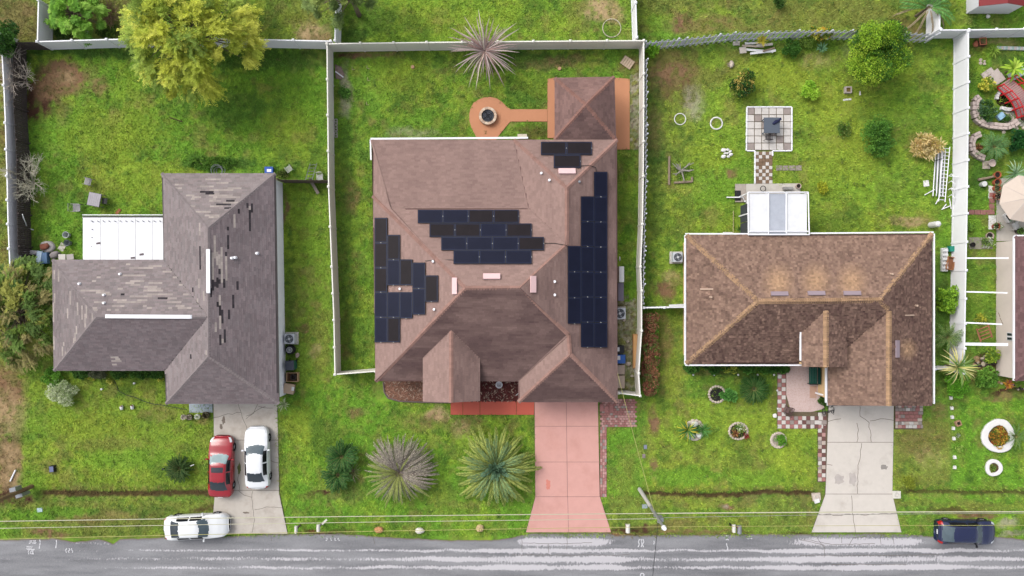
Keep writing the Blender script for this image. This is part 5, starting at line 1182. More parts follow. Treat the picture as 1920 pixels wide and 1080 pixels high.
# spiky dead plant
def blade_mesh(name, L_, wd, rise, droop, col, seed, nseg=6):
    q = random.Random(seed); mb = MB(); vs = []; fs = []
    for i in range(nseg + 1):
        u = i / nseg; x = L_ * (u - .1 * u * u * abs(droop)); z = L_ * (rise * u - droop * u * u); w_ = wd / 2 * max(.03, math.sin(math.pi * (.12 + .88 * u)) ** .7); y = q.uniform(-.01, .01) * L_
        vs += [(x, y - w_, z + w_ * .3), (x, y, z), (x, y + w_, z + w_ * .3)]
    for i in range(nseg): fs += [(i * 3, i * 3 + 1, i * 3 + 4, i * 3 + 3), (i * 3 + 1, i * 3 + 2, i * 3 + 5, i * 3 + 4)]
    mb.add(vs, fs, tuple(min(.8, x * 1.3) for x in C(*col))); return mb.mesh(name, LEAF)
sb = [blade_mesh('leaf', 2.6, .085, .5, .55, c, i) for i, c in enumerate(((188, 172, 168), (170, 152, 150), (200, 188, 172), (160, 140, 138)))]; sb2 = [blade_mesh('leaf', 1.6, .09, .45, .5, (158, 128, 122), 9), blade_mesh('leaf', 1.7, .08, .2, .7, (172, 148, 140), 10)]
palm('spiky_dead_plant', 'tall dead spiky plant with long grey leaves against the beige back fence', 909, 96, 1.7, .12, [(sb, 60, -.2, .5, .6, 1.22, 0, TAU), (sb2, 44, -.35, .7, .6, 1.1, 0, TAU)], cat='plant', part='leaf')
def blade_plant(name, label, px, py, z, n, L_, wd, cols, rise=.7, droop=.6, t0=-.2, t1=.7, s0=.6, s1=1.1, group=None, az=(0, TAU), cat='plant'):
    ms = [blade_mesh('leaf', L_, wd, rise, droop, c, i + int(px), 4) for i, c in enumerate(cols)]
    return palm(name, label, px, py, z, .05, [(ms, n, t0, t1, s0, s1, *az)], cat=cat, part='leaf', group=group)
# shrubs, right back yard
shrub('croton_shrub', 'green croton with yellow-pink leaf tips left of the small lime bush', 1394, 158, 25, 28, 1.3, 2600, .12, .07, [(52, 92, 40), (70, 112, 44), (44, 78, 36), (196, 176, 96), (120, 136, 60)], nc=36)
shrub('lime_shrub', 'small bright lime-green bush on the right back lawn', 1521, 170, 20, 18, .9, 1500, .12, .06, [(162, 200, 66), (178, 212, 78), (138, 182, 58)])
shrub('round_shrub', 'round dark green clipped shrub in the right back yard', 1645, 258, 39, 40, 1.5, 5200, .10, .05, [(84, 132, 50), (104, 150, 58), (66, 110, 44)], nc=60)
shrub('small_shrub', 'small sparse green shrub left of the round dark shrub', 1583, 243, 17, 17, .7, 900, .08, .045, [(90, 132, 50), (120, 136, 66), (74, 108, 44)])
shrub('yellow_croton', 'yellow-tan spiky croton beside the ladder pile', 1738, 272, 29, 27, 1.3, 1300, .24, .05, [(214, 190, 134), (196, 166, 112), (180, 166, 92), (222, 204, 156)], nc=40, out=.95, curl=0)
shrub('lime_shrub', 'lime-green bush in the corner of beige and board fences', 1222, 92, 15, 15, 1.1, 1100, .12, .07, [(134, 186, 54), (112, 164, 48), (158, 204, 66)])
shrub('garden_shrub', 'mid-green leafy shrub under the board fence, right of the lumber pile', 1485, 90, 19, 20, 1.2, 1600, .11, .06, [(82, 130, 48), (66, 108, 42)])
blade_plant('yellow_croton', 'small yellow spiky plant on top of the white lumber pile', 1428, 77, .8, 34, .6, .08, [(206, 190, 70), (178, 168, 60), (120, 140, 54)])
shrub('flowering_shrub', 'orange-yellow flowering vine over the board fence left of the citrus tree', 1540, 62, 30, 15, 1.9, 1600, .12, .07, [(214, 172, 66), (130, 150, 60), (196, 196, 84), (100, 128, 52)], shell=.3)
shrub('garden_shrub', 'pale green bush at the foot of the board fence, left of the citrus tree', 1515, 76, 14, 12, 1.1, 900, .1, .06, [(136, 164, 72), (100, 132, 56)])
blade_plant('agave', 'small bluish agave near the citrus tree', 1540, 92, .3, 24, .55, .09, [(120, 160, 120), (98, 140, 100)])
shrub('garden_shrub', 'dark green shrub at the very top edge, right of centre', 1462, 3, 14, 12, .9, 900, pal=[(60, 92, 40), (78, 112, 48)])
shrub('lime_shrub', 'round yellow shrub on the lawn right of the silvery patio roof', 1543, 352, 11, 13, .7, 800, .08, .05, [(186, 190, 60), (150, 166, 54)])
shrub('lime_shrub', 'lime-green leafy shrub growing against the tall white fence', 1781, 560, 24, 27, 1.6, 1900, .14, .08, [(126, 168, 50), (148, 188, 62), (96, 138, 44)], seed=4)
palm('fan_palm', 'bushy green palm between the brown house and the tall white fence', 1775, 632, 1.2, .1, [([frond_mesh('frond', 1.15, .6, .6, 26, .18, .03, [(92, 130, 64), (74, 112, 54), (150, 170, 100)], 91)], 40, -.1, .8, .7, 1.1, 0, TAU)])
blade_plant('striped_plant', 'large yellow-striped strappy plant over the short east fence', 1794, 688, 1.5, 60, 1.7, .1, [(206, 200, 120), (140, 166, 90), (222, 214, 150), (110, 146, 76)], .7, .75, -.2, .7, .5, 1.0)
shrub('round_shrub', 'round bright green shrub at the front end of the tall white fence', 1797, 722, 26, 25, 1.4, 3200, .09, .05, [(106, 164, 46), (124, 184, 56), (88, 142, 42)], nc=60)
shrub('round_shrub', 'round yellowish shrub right of the pale driveway', 1708, 903, 16, 15, .8, 1500, .07, .04, [(150, 162, 58), (128, 142, 52)], nc=40)
shrub('garden_shrub', 'leafy green shrub at the front of the cream-walled house', 1850, 708, 24, 20, 1.0, 1400, .13, .08, [(98, 146, 54), (118, 160, 64), (78, 120, 46)])
shrub('garden_shrub', 'yellow-green leafy plant inside the rock garden by the cream wall', 1862, 668, 14, 14, 1.0, 500, .16, .09, [(166, 186, 66), (110, 144, 54)])
shrub('garden_shrub', 'little yellow-leaved plant beneath the reddish ladder beam', 1839, 596, 14, 9, .7, 350, .1, .06, [(190, 190, 70), (130, 150, 60)])
# hedge and foundation plants
hd = thing('hedge', 'reddish-brown and green hedge along the outside of the beige fence', 'hedge', P(1219, 665)); cl = []
for i in range(170): cl.append((*P(rng.uniform(1211, 1230), rng.uniform(594, 738), .9)[:2], rng.uniform(.3, 1.15), rng.uniform(.22, .32), .9))
put_leaves('foliage', hd, True, cl, 15000, .12, .06, [(150, 98, 76), (168, 116, 88), (126, 80, 66), (96, 122, 60), (132, 106, 76)], 77)
cl = [(*P(1230, rng.uniform(600, 738), .9)[:2], rng.uniform(.5, 1.1), .12, 1) for i in range(30)]; put_leaves('green_edge', hd, True, cl, 900, .1, .06, [(104, 160, 52), (84, 134, 46)], 78)
for i, (x, lb) in enumerate(((1300, 'dark green foundation shrub at the west corner of the brown-roofed house'), (1335, 'dark green foundation shrub, second from the west corner of the brown-roofed house'), (1370, 'yellow-flecked foundation shrub behind the round bed with the dark pool'), (1405, 'dark green foundation shrub directly behind the neat sago palm'),
                         (1438, 'dark green foundation shrub, right of the sago palm under the brown roof'), (1466, 'broad-leaved foundation shrub beside the pink flagstone patio'))):
    shrub('foundation_shrub', lb, x, 690, 19, 11, .8, 1300, .12, .07, [(72, 118, 48), (88, 136, 56), (58, 98, 42)] + ([(180, 190, 80)] if i == 2 else []), group='shrubs under the brown roof eave')
for i, (x, lb) in enumerate(((150, 'dark foundation shrub at the lower left corner of the grey roof'), (185, 'grey twiggy foundation shrub below the grey roof'), (225, 'green foundation shrub where the garden hose starts'), (262, 'green foundation shrub right of the hose under the grey roof'), (295, 'green foundation shrub in the inner corner of the grey-roofed house'))):
    shrub('foundation_shrub', lb, x, 700, 20, 11, .7, 1200, .12, .06, [(72, 112, 48), (90, 130, 54), (60, 94, 42)] if i != 1 else [(120, 124, 96), (98, 108, 78)], group='shrubs under the grey roof eave')
shrub('green_shrub', 'bright green shrub behind the pale variegated bush', 97, 708, 22, 20, 1.0, 1400, .1, .05, [(112, 162, 58), (92, 140, 50)])
shrub('variegated_bush', 'pale cream-green variegated bush at the left front lawn', 116, 736, 29, 25, 1.2, 2600, .13, .035, [(196, 206, 168), (172, 188, 140), (212, 218, 186), (140, 160, 104)], nc=44)
blade_plant('variegated_bush', 'pale silvery strappy bush at the corner of garage and driveway', 533, 757, .4, 50, .75, .05, [(180, 192, 150), (130, 160, 90), (200, 206, 170)], .7, .4, .0, .9, .5, 1.0, cat='shrub')
shrub('low_shrub', 'low dark leafy weeds against the back of the grey-roofed house', 395, 306, 58, 14, .3, 2600, .09, .06, [(92, 134, 50), (112, 150, 58), (74, 108, 44)], nc=80)
shrub('weed_clump', 'olive weeds around the plastic chair behind the grey house', 530, 326, 16, 8, .4, 500, .1, .05, [(110, 124, 60), (84, 104, 48)])
for (x, y, lb) in ((171, 711, 'yellow flowering clump, left of three under the grey roof'), (204, 715, 'yellow flowering clump beside the garden hose'), (301, 711, 'yellow flowering clump at the inner corner by the garage')):
    shrub('flower_clump', lb, x, y, 7, 5, .35, 160, .09, .06, [(214, 206, 90), (150, 170, 60), (224, 216, 120)], cat='flowers', nc=8, group='yellow flower clumps')
# planting rings
STONE = M('pale_edging_stone', (206, 192, 178), .9, .25, 14, .4)
SOIL = M('black_soil', (44, 38, 36), .95, .3, 20, .5)
def stone_ring(label, px, py, rx_, ry_, n, sz=.2, mat=STONE, soil=SOIL, name='planting_ring', flat=.7, wide=1.0, group='stone planting rings'):
    c = P(px, py); t_ = thing(name, label, 'planting ring', c, group)
    mb = MB(); mb.prism([(c.x + rx_ / S * math.cos(a / 16 * TAU), c.y + ry_ / S * math.sin(a / 16 * TAU)) for a in range(16)], -.05, .045); mb.build('soil', soil, t_)
    for i in range(n):
        a = i / n * TAU; m_ = MB(); m_.rock(0, 0, 0, sz * .62 * wide, sz * .5 * wide, sz * flat * .6, i + int(px)); o_ = m_.build('stone', mat, t_, local=True, smooth=False)
        o_.location = (rx_ / S * math.cos(a), ry_ / S * math.sin(a), sz * .22); o_.rotation_euler = (0, 0, a + math.pi / 2)
    return t_
stone_ring('stone ring around dark water beside a green shrub on the front lawn', 1344, 739, 15, 15, 18, soil=M('wet_black', (26, 22, 22), .6, .2))
shrub('garden_shrub', 'fresh green shrub right of the dark stone ring on the front lawn', 1366, 744, 16, 17, .8, 1300, .12, .07, [(94, 150, 70), (74, 128, 56), (112, 166, 82)])
stone_ring('oval bed ringed with pale boulders, lowest left on the right front lawn', 1302, 806, 15, 17, 14, .26, wide=1.2)
blade_plant('lily_clump', 'green strappy clump with yellow blooms left in the boulder bed', 1289, 806, .3, 60, .95, .06, [(90, 142, 70), (70, 124, 58), (206, 196, 70)], .7, .6)
blade_plant('lily_clump', 'green strappy clump right in the boulder bed', 1318, 806, .3, 44, .75, .055, [(90, 142, 70), (76, 130, 60)], .7, .6)
for k, (x, y) in enumerate(((1302, 795), (1297, 818), (1311, 815))): m_ = MB(); p = P(x, y, .15); m_.rock(p.x, p.y, .2, .28, .24, .2, k); m_.solo('boulder', M('white_rock', (212, 212, 206), .9, .2), ('white rock at the top of the boulder bed', 'white rock at the lower left of the boulder bed', 'white rock at the lower right of the boulder bed')[k], 'rock', 'white rocks in the boulder bed')
stone_ring('stone ring with flowers and a red-brown bromeliad on the front lawn', 1384, 808, 17, 15, 20)
blade_plant('bromeliad', 'brown-red bromeliad in the flowery stone ring', 1378, 813, .2, 30, .4, .06, [(140, 90, 60), (120, 70, 50), (160, 120, 70)])
shrub('flower_clump', 'white-flowered plants in the stone ring on the front lawn', 1389, 804, 10, 11, .4, 400, .08, .05, [(210, 216, 190), (90, 130, 54), (170, 176, 80)], cat='flowers')
blade_plant('bromeliad', 'dark red bromeliad at the right rim of the flowery stone ring', 1399, 817, .2, 22, .32, .05, [(120, 40, 40), (140, 60, 50)])
stone_ring('stone ring with a round green plant nearest the checkered path', 1459, 825, 13, 13, 18, .24, soil=M('pale_gravel_fill', (176, 164, 152), .9, .3))
shrub('round_shrub', 'round green plant inside the stone ring nearest the checkered path', 1464, 826, 11, 11, .5, 900, .08, .045, [(112, 166, 56), (94, 146, 50)])
def white_ring(label, px, py, R0, R1, hgt=.14, mat=WHITE, sq_=1.0, name='planting_ring', soil=True):
    c = P(px, py); t_ = thing(name, label, 'planting ring', c); mb = MB(); n = 40; vs = []; fs = []
    prof = [(R1, 0), (R1, hgt * .8), (R1 - .04 * S, hgt), (R0 + .04 * S, hgt), (R0, hgt * .8), (R0, 0)]
    for j, (r, z) in enumerate(prof):
        for i in range(n):
            a = i / n * TAU; k = 1 + .035 * math.sin(3 * a + px) + rng.uniform(-.012, .012); vs.append((c.x + r / S * k * math.cos(a), c.y + r / S * k * math.sin(a) * sq_, z))
    for j in range(5): fs += [(j * n + i, j * n + (i + 1) % n, (j + 1) * n + (i + 1) % n, (j + 1) * n + i) for i in range(n)]
    mb.add(vs, fs).build('rim', mat, t_)
    if soil: MB().prism([(c.x + R0 * 1.05 / S * math.cos(a / 20 * TAU), c.y + R0 * 1.05 / S * math.sin(a / 20 * TAU) * sq_) for a in range(20)], -.05, .06).build('soil', M('bed_soil', (96, 76, 54), .95, .3), t_)
    return t_
WST = M('white_painted_stone', (236, 234, 232), .7, .06, 8)
white_ring('big white painted ring with orange flowers on the far right lawn', 1870, 817, 19, 31, .2, WST, 1.02)
shrub('flower_clump', 'orange and green flowering plants inside the big white ring', 1874, 820, 17, 21, .45, 1500, .09, .06, [(190, 140, 56), (110, 130, 50), (170, 96, 50), (84, 110, 44), (206, 170, 70)], cat='flowers', nc=40)
palm('small_palm', 'small green palm leaning over the big white ring at the right edge', 1904, 818, .5, .06, [([frond_mesh('frond', .95, .5, .5, 24, .12, .025, [(84, 130, 70), (110, 150, 84)], 95)], 24, -.1, .5, .7, 1.1, 0, TAU)])
white_ring('small white painted ring below the big white ring', 1862, 876.5, 9, 16, .16, WST)
shrub('flower_clump', 'small green plant inside the small white ring', 1862, 876, 9, 9, .3, 350, .07, .045, [(110, 146, 60), (140, 150, 70), (86, 110, 50)], cat='flowers', nc=14)
for x, y, r, lb, mt in ((1275, 223.5, 10.5, 'thin white ring lying on the grass, left of two in the right back yard', WST), (1343, 231.5, 11, 'thicker white ring lying on the grass, right of two in the right back yard', WST), (1147, 53, 17, 'large thin garden ring behind the beige fence', M('mottled_ring', (190, 184, 160), .9, .3, 12))):
    p = P(x, y); MB().torus(p.x, p.y, .04, r / S, .04 if x != 1343 else .06, 36, 6).solo('garden_ring', mt, lb, 'ring', smooth=True)
# palm at the top right over the fence
tp = palm('drooping_palm', 'palm with drooping greyish fronds over the white fence, top right', 1741, 14, 1.7, .1, [([frond_mesh('frond', 2.2, .45, .6, 40, .4, .06, [(96, 146, 74), (118, 166, 88), (80, 126, 62)], 97)], 18, -.1, .5, .7, 1.0, -.8, 3.2), ([frond_mesh('frond', 2.7, .3, .62, 60, .26, .07, [(176, 160, 134), (158, 142, 116)], 98, fold=2.2, rach=(170, 150, 120))], 5, -.3, 0, .8, 1.0, 2.9, 5.9)])
# scattered broad-leaved weeds in the lawns
_w = []
for x0, y0, x1, y1, n_ in ((1225, 100, 1780, 435, 330), (60, 95, 600, 320, 160), (640, 100, 1010, 255, 90), (50, 770, 390, 1000, 110), (540, 720, 995, 1000, 120), (1235, 740, 1525, 1000, 150), (1690, 790, 1915, 1000, 110), (640, 0, 1180, 70, 60), (1200, 0, 1730, 52, 90)):
    for k in range(n_):
        x, y = rng.uniform(x0, x1), rng.uniform(y0, y1)
        if any(inpoly(np.array([x]), np.array([y]), e)[0] for e in EXCL): continue
        p = P(x, y); _w.append((p.x, p.y, .06, rng.uniform(.06, .2) * rng.uniform(.6, 1.2), .4))
v_, f_, c_ = leaves(_w, 15000, .07, .05, [(58, 88, 40), (72, 104, 46), (96, 120, 56), (88, 92, 56), (120, 118, 70)], 303, out=.5, up=.3, shell=.1)
tag(npmesh('weeds', v_, f_, c_, LEAF, None, 4), 'small dark broad-leaved weeds dotted over the lawns', 'weeds', kind='stuff')
# ------------------------------------------------------------------ cars
def car(label, px, py, rot, L_, Wd, paint, glass=(84, 98, 106), sunroof=False, hatch=False, roofcol=None, plate=True, seed=0, windscreen_x=(.58, .84)):
    c = P(px, py); t_ = thing('parked_car', label, 'car', (c.x, c.y, 0), 'parked cars', rot); PT = M('car_paint_%d%d%d' % paint, paint, .25, .02, coat=.5, spec=.4)
    GL = M('car_glass_%d' % glass[0], glass, .1, .3, 3, spec=.35); hl, hw = L_ / 2, Wd / 2  # glass colour includes painted sky reflection, palest on the red car
    # stations: x, width factor, belt z, top z, top half-width factor
    st = [(-1, .52, .60, .62, .4), (-.985, .72, .72, .78, .58), (-.95, .86, .82, .90, .68), (-.86, .96, .88, .96, .76), (-.74, .985, .92, 1.02, .74), (-.66, .99, .94, 1.14, .68), (-.50, 1, .95, 1.36, .62), (-.36, 1, .95, 1.43, .60), (-.1, 1, .95, 1.455, .61), (.10, 1, .945, 1.43, .62), (.20, 1, .94, 1.36, .63), (.30, .995, .93, 1.2, .68), (.43, .99, .91, 1.0, .76), (.5, .985, .88, .96, .78), (.7, .97, .82, .90, .78), (.86, .92, .74, .80, .74), (.95, .78, .64, .70, .60), (.98, .66, .58, .62, .48), (1, .44, .5, .54, .3)]
    if hatch: st[:8] = [(-1, .72, .66, .70, .58), (-.985, .82, .84, .92, .64), (-.96, .9, .92, 1.02, .66), (-.90, .95, .95, 1.12, .66), (-.80, .975, .96, 1.26, .63), (-.68, .99, .96, 1.38, .61), (-.5, 1, .96, 1.45, .60), (-.36, 1, .955, 1.47, .60)]
    A = np.array(st); NX = 96; xs = np.linspace(-1, 1, NX); I = [np.interp(xs, A[:, 0], A[:, i]) for i in range(1, 5)]
    def sm(a):
        for _ in range(2): a = np.convolve(np.pad(a, 1, mode='edge'), [.25, .5, .25], 'valid')
        return a
    I = [sm(a) for a in I]; rows = []
    SEC = [(.93, .20, 0), (.975, .30, 0), (1., .5, 0), (1.0, .75, 0), (.985, .95, 0), (.965, 1.0, 0)]
    for i, x in enumerate(xs):
        w_, bz, tz, tw = [a[i] for a in I]; half = []
        for a, b_, _ in SEC: half.append((w_ * hw * a, .2 + (bz - .2) * (b_ - .2) / .8))
        for k in range(1, 6): u = k / 6; half.append((w_ * hw * .965 * (1 - u) + tw * hw * u + .015 * math.sin(u * math.pi), bz + (tz - .035 - bz) * u))
        for k in range(0, 6): u = k / 5; half.append((tw * hw * (1 - u), tz - .035 + .045 * math.sin(u * math.pi / 2) ** .7))
        rows.append([(x * hl, y, z) for y, z in half] + [(x * hl, -y, z) for y, z in half[-2::-1]])
    m_ = len(rows[0]); V = [p for r in rows for p in r]; h_ = len(SEC) + 5 + 6
    reg = {'body': [], 'windscreen': [], 'rear_window': [], 'side_window': [], 'side_window2': [], 'sunroof': [], 'headlight': [], 'headlight2': [], 'taillight': [], 'taillight2': []}
    wsa, wsb = (.12, .43); rwa, rwb = ((-.93, -.60) if hatch else (-.74, -.42)); axf, axr = .62, -.62
    for i in range(NX - 1):
        x = (xs[i] + xs[i + 1]) / 2
        for j in range(m_ - 1):
            jj = j if j < h_ - 1 else m_ - 2 - j; f = (i * m_ + j, (i + 1) * m_ + j, (i + 1) * m_ + j + 1, i * m_ + j + 1); right = j >= h_ - 1
            y = abs(V[f[0]][1]); z = (V[f[0]][2] + V[f[2]][2]) / 2
            if jj <= 3:
                d_ = min(math.hypot((x - a) * hl, z - .32) for a in (axf, axr))
                if d_ < .36: continue
            k = 'body'; top = jj >= 11; side = 6 <= jj <= 9
            cv = .075 * (1 - (y / (hw * .7)) ** 2)
            if top and wsa < x - cv < wsb - .05: k = 'windscreen'
            if jj == 10 and wsa + .03 < x < wsb - .05: k = 'windscreen'
            if top and rwa + .04 < x + cv * .7 < rwb + .03: k = 'rear_window'
            if side and (-.52 if not hatch else -.7) < x < .26 and not (-.13 < x < -.10): k = 'side_window2' if right else 'side_window'
            if sunroof and jj >= 12 and -.12 < x < .06: k = 'sunroof'
            if 4 <= jj <= 10 and .80 < x < .95 and z > .55: k = 'headlight2' if right else 'headlight'
            if 3 <= jj <= 9 and x < -.90 and z > .6: k = 'taillight2' if right else 'taillight'
            reg[k].append(f)
    fr = tuple(range(m_)); reg['body'] += [fr[::-1], tuple((NX - 1) * m_ + q for q in range(m_))]
    mats = dict(body=PT, windscreen=GL, rear_window=GL if hatch else M('car_rear_glass', (52, 60, 68), .1, .3, 3, spec=.35), side_window=M('car_side_glass', (26, 28, 32), .12, .1, spec=.3), sunroof=M('sunroof_glass', (30, 34, 44), .05, .1, spec=.8), headlight=M('headlight', (214, 218, 222), .2, .05, spec=.6), taillight=M('taillight', (178, 34, 32), .25, .05))
    for k, fs in reg.items():
        if not fs: continue
        k2 = k.rstrip('2'); used = sorted({q for f in fs for q in f}); mp_ = {q: n_ for n_, q in enumerate(used)}
        mb = MB().add([V[q] for q in used], [tuple(mp_[q] for q in f) for f in fs]); mb.build(k2, mats[k2], t_, local=True, smooth=True)
    MB().box(0, 0, .16, .3, L_ * .9, Wd * .8).build('underbody', BLACK, t_, local=True)
    TY = M('tyre', (28, 28, 30), .9, .1); RM = M('alloy_rim', (190, 192, 196), .35, .05, metal=.6)
    tm = MB(); tm.torus(0, 0, 0, .235, .095, 24, 8, axis='y'); tmesh = tm.mesh('tyre', TY, smooth=True); rmb = MB(); pts = 20
    vs = [(0, .07, 0)]; rmb.tube([(0, -.06, 0), (0, .06, 0)], .06, 8)
    for k in range(5): a = k / 5 * TAU; rmb.tube([(0, .05, 0), (.2 * math.cos(a), .045, .2 * math.sin(a))], .022, 4); rmb.tube([(0, -.05, 0), (.2 * math.cos(a), -.045, .2 * math.sin(a))], .022, 4)
    rmb.torus(0, .03, 0, .19, .025, 20, 5, axis='y'); rmb.torus(0, -.03, 0, .19, .025, 20, 5, axis='y'); rmesh = rmb.mesh('rim', RM, smooth=True)
    for ax in (axf, axr):
        for sg in (-1, 1): wb = inst(tmesh, 'wheel', t_, (ax * hl, sg * (hw - .10), .32)); inst(rmesh, 'rim', wb, (0, 0, 0))
    for sg in (-1, 1):
        m2 = MB(); m2.box(.27 * hl, sg * (hw + .07), .93, 1.05, .11, .2, 0, taper=.8); m2.build('mirror', PT if sum(paint) > 200 else BLACK, t_, local=True)
        for ax in (-.03, -.42): m2 = MB(); m2.box(ax * hl, sg * (hw * .99 + .005), .80, .83, .16, .03); m2.build('door_handle', PT, t_, local=True)
    MB().box(hl * .985, 0, .36, .50, .06, Wd * .45).build('grille', BLACK, t_, local=True)
    MB().tube([(wsb * hl - .02, -.1, 1.015), (wsb * hl - .3, .35, 1.10)], .012, 4).build('wiper', BLACK, t_, local=True)
    if plate: MB().box(-hl * .99 - .01, 0, .60, .74, .03, .34).build('number_plate', WHITE, t_, local=True)
    return t_
car('red sedan with sunroof parked half on the grass beside the grey driveway', 421, 871, math.pi / 2 + math.radians(-.8), 4.55, 1.78, (160, 26, 40), glass=(146, 168, 170), sunroof=True, seed=1)
car('white sedan parked on the grey driveway beside the red car', 488, 854.5, math.pi / 2 + math.radians(1.4), 4.6, 1.78, (238, 240, 244), seed=2)
car('white sedan parked along the road edge below the driveway', 375, 982, math.radians(3), 4.75, 1.8, (236, 238, 240), seed=3)
car('dark navy hatchback parked at the road edge on the right', 1802, 992, math.radians(-1), 4.35, 1.78, (28, 36, 74), hatch=True, seed=4)
MB().box(*P(415, 929)[:2], .87, .97, 1.5, .3).solo('trunk_panel', M('silver_tape', (214, 210, 212), .4, .1), 'pale unpainted panel on the boot of the red sedan', 'car panel') if False else None
# ------------------------------------------------------------------ poles and wires
CPOLE = M('concrete_pole', (196, 194, 188), .8, .08, 6); WPOLE = M('wooden_pole', (132, 108, 80), .9, .2, 8)
WIRE = M('pale_wire', (200, 196, 170), .6, .05); WIRE2 = M('yellowed_wire', (186, 180, 110), .6, .05)
pY = P(0, 917).y; pA = P(1199, 917); t_ = thing('utility_pole', 'tall pale concrete utility pole by the road with a small lamp cap', 'utility pole', pA)
MB().tube([pA, pA + Vector((0, 0, 4.6))], [.15, .12], 8).build('shaft', CPOLE, t_); MB().tube([pA + Vector((0, 0, 4.6)), pA + Vector((0, 0, 9.0))], [.12, .085], 8).build('upper_shaft', M('grey_pole', (136, 140, 134), .8, .1), t_)
MB().cyl(pA.x, pA.y, 9.0, 9.25, .16, 10, .12).build('cap', WHITE, t_)
for z in (5.9, 7.2, 8.6): MB().box(pA.x, pA.y - .16, z - .1, z + .1, .1, .2).build('insulator', METAL, t_)
MB().box(pA.x + .2, pA.y - .05, 6.6, 7.3, .25, .25).build('service_box', METAL, t_)
pB = P(60, 912); t_ = thing('utility_pole', 'weathered wooden utility pole leaning out of the left edge', 'utility pole', pB)
MB().tube([pB, pB + Vector((0, 0, 12))], [.17, .11], 8).build('shaft', WPOLE, t_)
MB().box(pB.x - .2, pB.y + .25, 1.2, 1.9, .45, .3, .2).build('meter_box', METAL, t_); MB().box(pB.x, pB.y - .3, .6, 1.5, .5, .25, .3).build('junction_box', METAL, t_)
pC = Vector((62, pY, 0)); t_ = thing('utility_pole', 'utility pole beyond the right edge carrying the roadside wires', 'utility pole', pC); MB().tube([pC, pC + Vector((0, 0, 10))], [.17, .11], 8).build('shaft', WPOLE, t_)
def wire(a, b_, sag, r, mat, label, n=24, group='roadside overhead wires'):
    pts = []
    for i in range(n + 1): u = i / n; p = a.lerp(b_, u); p.z -= sag * 4 * u * (1 - u); pts.append(p)
    MB().tube(pts, r, 5).solo('overhead_wire', mat, label, 'wire', group)
wire(Vector((pB.x, pY, 7.9)), Vector((pA.x, pY, 6.05)), .15, .028, WIRE, 'uppermost roadside wire from the left edge to the concrete pole')
wire(Vector((pB.x, pY, 9.4)), Vector((pA.x, pY, 7.2)), .2, .02, WIRE, 'middle roadside wire left of the concrete pole')
wire(Vector((pB.x, pY, 11.6)), Vector((pA.x, pY, 8.85)), .25, .016, WIRE2, 'lowest yellowish roadside wire left of the concrete pole')
wire(Vector((pA.x, pY, 6.05)), Vector((pC.x, pY, 6.0)), .35, .04, WIRE, 'thick white roadside wire right of the concrete pole')
wire(Vector((pA.x, pY, 7.0)), Vector((pC.x, pY, 6.6)), .8, .016, M('grey_wire', (150, 148, 140), .6, .3), 'thin grey wire just below the thick one, right of the pole')
wire(Vector((pA.x, pY, 8.85)), Vector((pC.x, pY, 8.7)), .25, .013, WIRE2, 'lowest yellowish roadside wire right of the concrete pole')
a1 = P(1158, 700, 2.8)
wire(Vector((pA.x, pY, 6.0)), a1, .3, .014, WIRE2, 'thin yellow service wire from the pole to the rose-brown house', group='service wires')
wire(Vector((pA.x, pY, 7.3)), Vector((pA.x - 1.2, pY - 14, 6.8)), .2, .018, BLACK, 'black wire crossing the road from the concrete pole', group='service wires')
# extend left wires beyond the frame
for z0, z1, r, m_, lb in ((7.9, 8, .028, WIRE, 'uppermost wire beyond the wooden pole'), (9.4, 9.4, .02, WIRE, 'middle wire beyond the wooden pole'), (11.6, 11.6, .016, WIRE2, 'highest hung wire beyond the wooden pole')):
    wire(Vector((pB.x, pY, z0)), Vector((-58, pY, z1)), .1, r, m_, lb)
# ------------------------------------------------------------------ street furniture
BOXW = M('mailbox_white', (226, 222, 214), .6, .05); BOXG = M('mailbox_grey', (150, 152, 158), .5, .08, metal=.3)
def mailbox(label, px, py, mat, w_=.22, l_=.5, rot=math.pi / 2, postdx=0, postmat=None):
    p = P(px, py); t_ = thing('mailbox', label, 'mailbox', p, 'roadside mailboxes', rot); m_ = MB(); pr = [(-w_ / 2, 0), (w_ / 2, 0), (w_ / 2, .14)] + [(w_ / 2 * math.cos(a), .14 + w_ / 2 * math.sin(a)) for a in (.4, .8, 1.2, 1.57, 1.94, 2.34, 2.74)] + [(-w_ / 2, .14)]
    vs = [(s_ * l_ / 2, y, 1.0 + z) for s_ in (-1, 1) for y, z in pr]; n = len(pr)
    m_.add(vs, [(i, (i + 1) % n, (i + 1) % n + n, i + n) for i in range(n)] + [tuple(range(n - 1, -1, -1)), tuple(range(n, 2 * n))]); m_.build('box', mat, t_, local=True)
    MB().box(postdx, 0, 0, 1.0, .1, .1).build('post', postmat or OLDWOOD, t_, local=True); MB().box(l_ / 2 - .1, w_ / 2 + .012, 1.1, 1.25, .03, .02).build('flag', M('red_flag', (170, 40, 36), .5), t_, local=True)
    return t_
mailbox('white mailbox nearest the grey driveway apron', 563, 984, BOXW, .2, .5); mailbox('off-white mailbox with angled post, second right of the grey driveway', 604, 981, BOXW, .24, .5)
mailbox('white mailbox right of the pink driveway apron', 1173, 982, BOXW, .3, .6); mailbox('white and black mailbox, left of a pair on the right verge', 1368, 982, BOXW, .24, .55, postmat=BLACK); mailbox('grey mailbox, right of a pair on the right verge', 1378, 984, BOXG, .3, .6)
mb = MB(); a, b_ = P(603, 984, .5), P(612, 975, .9); mb.box((a.x + b_.x) / 2, (a.y + b_.y) / 2, .5, .6, .5, .14, .8); mb.solo('wooden_sign_board', BOXW, 'small white board behind the second mailbox', 'board')
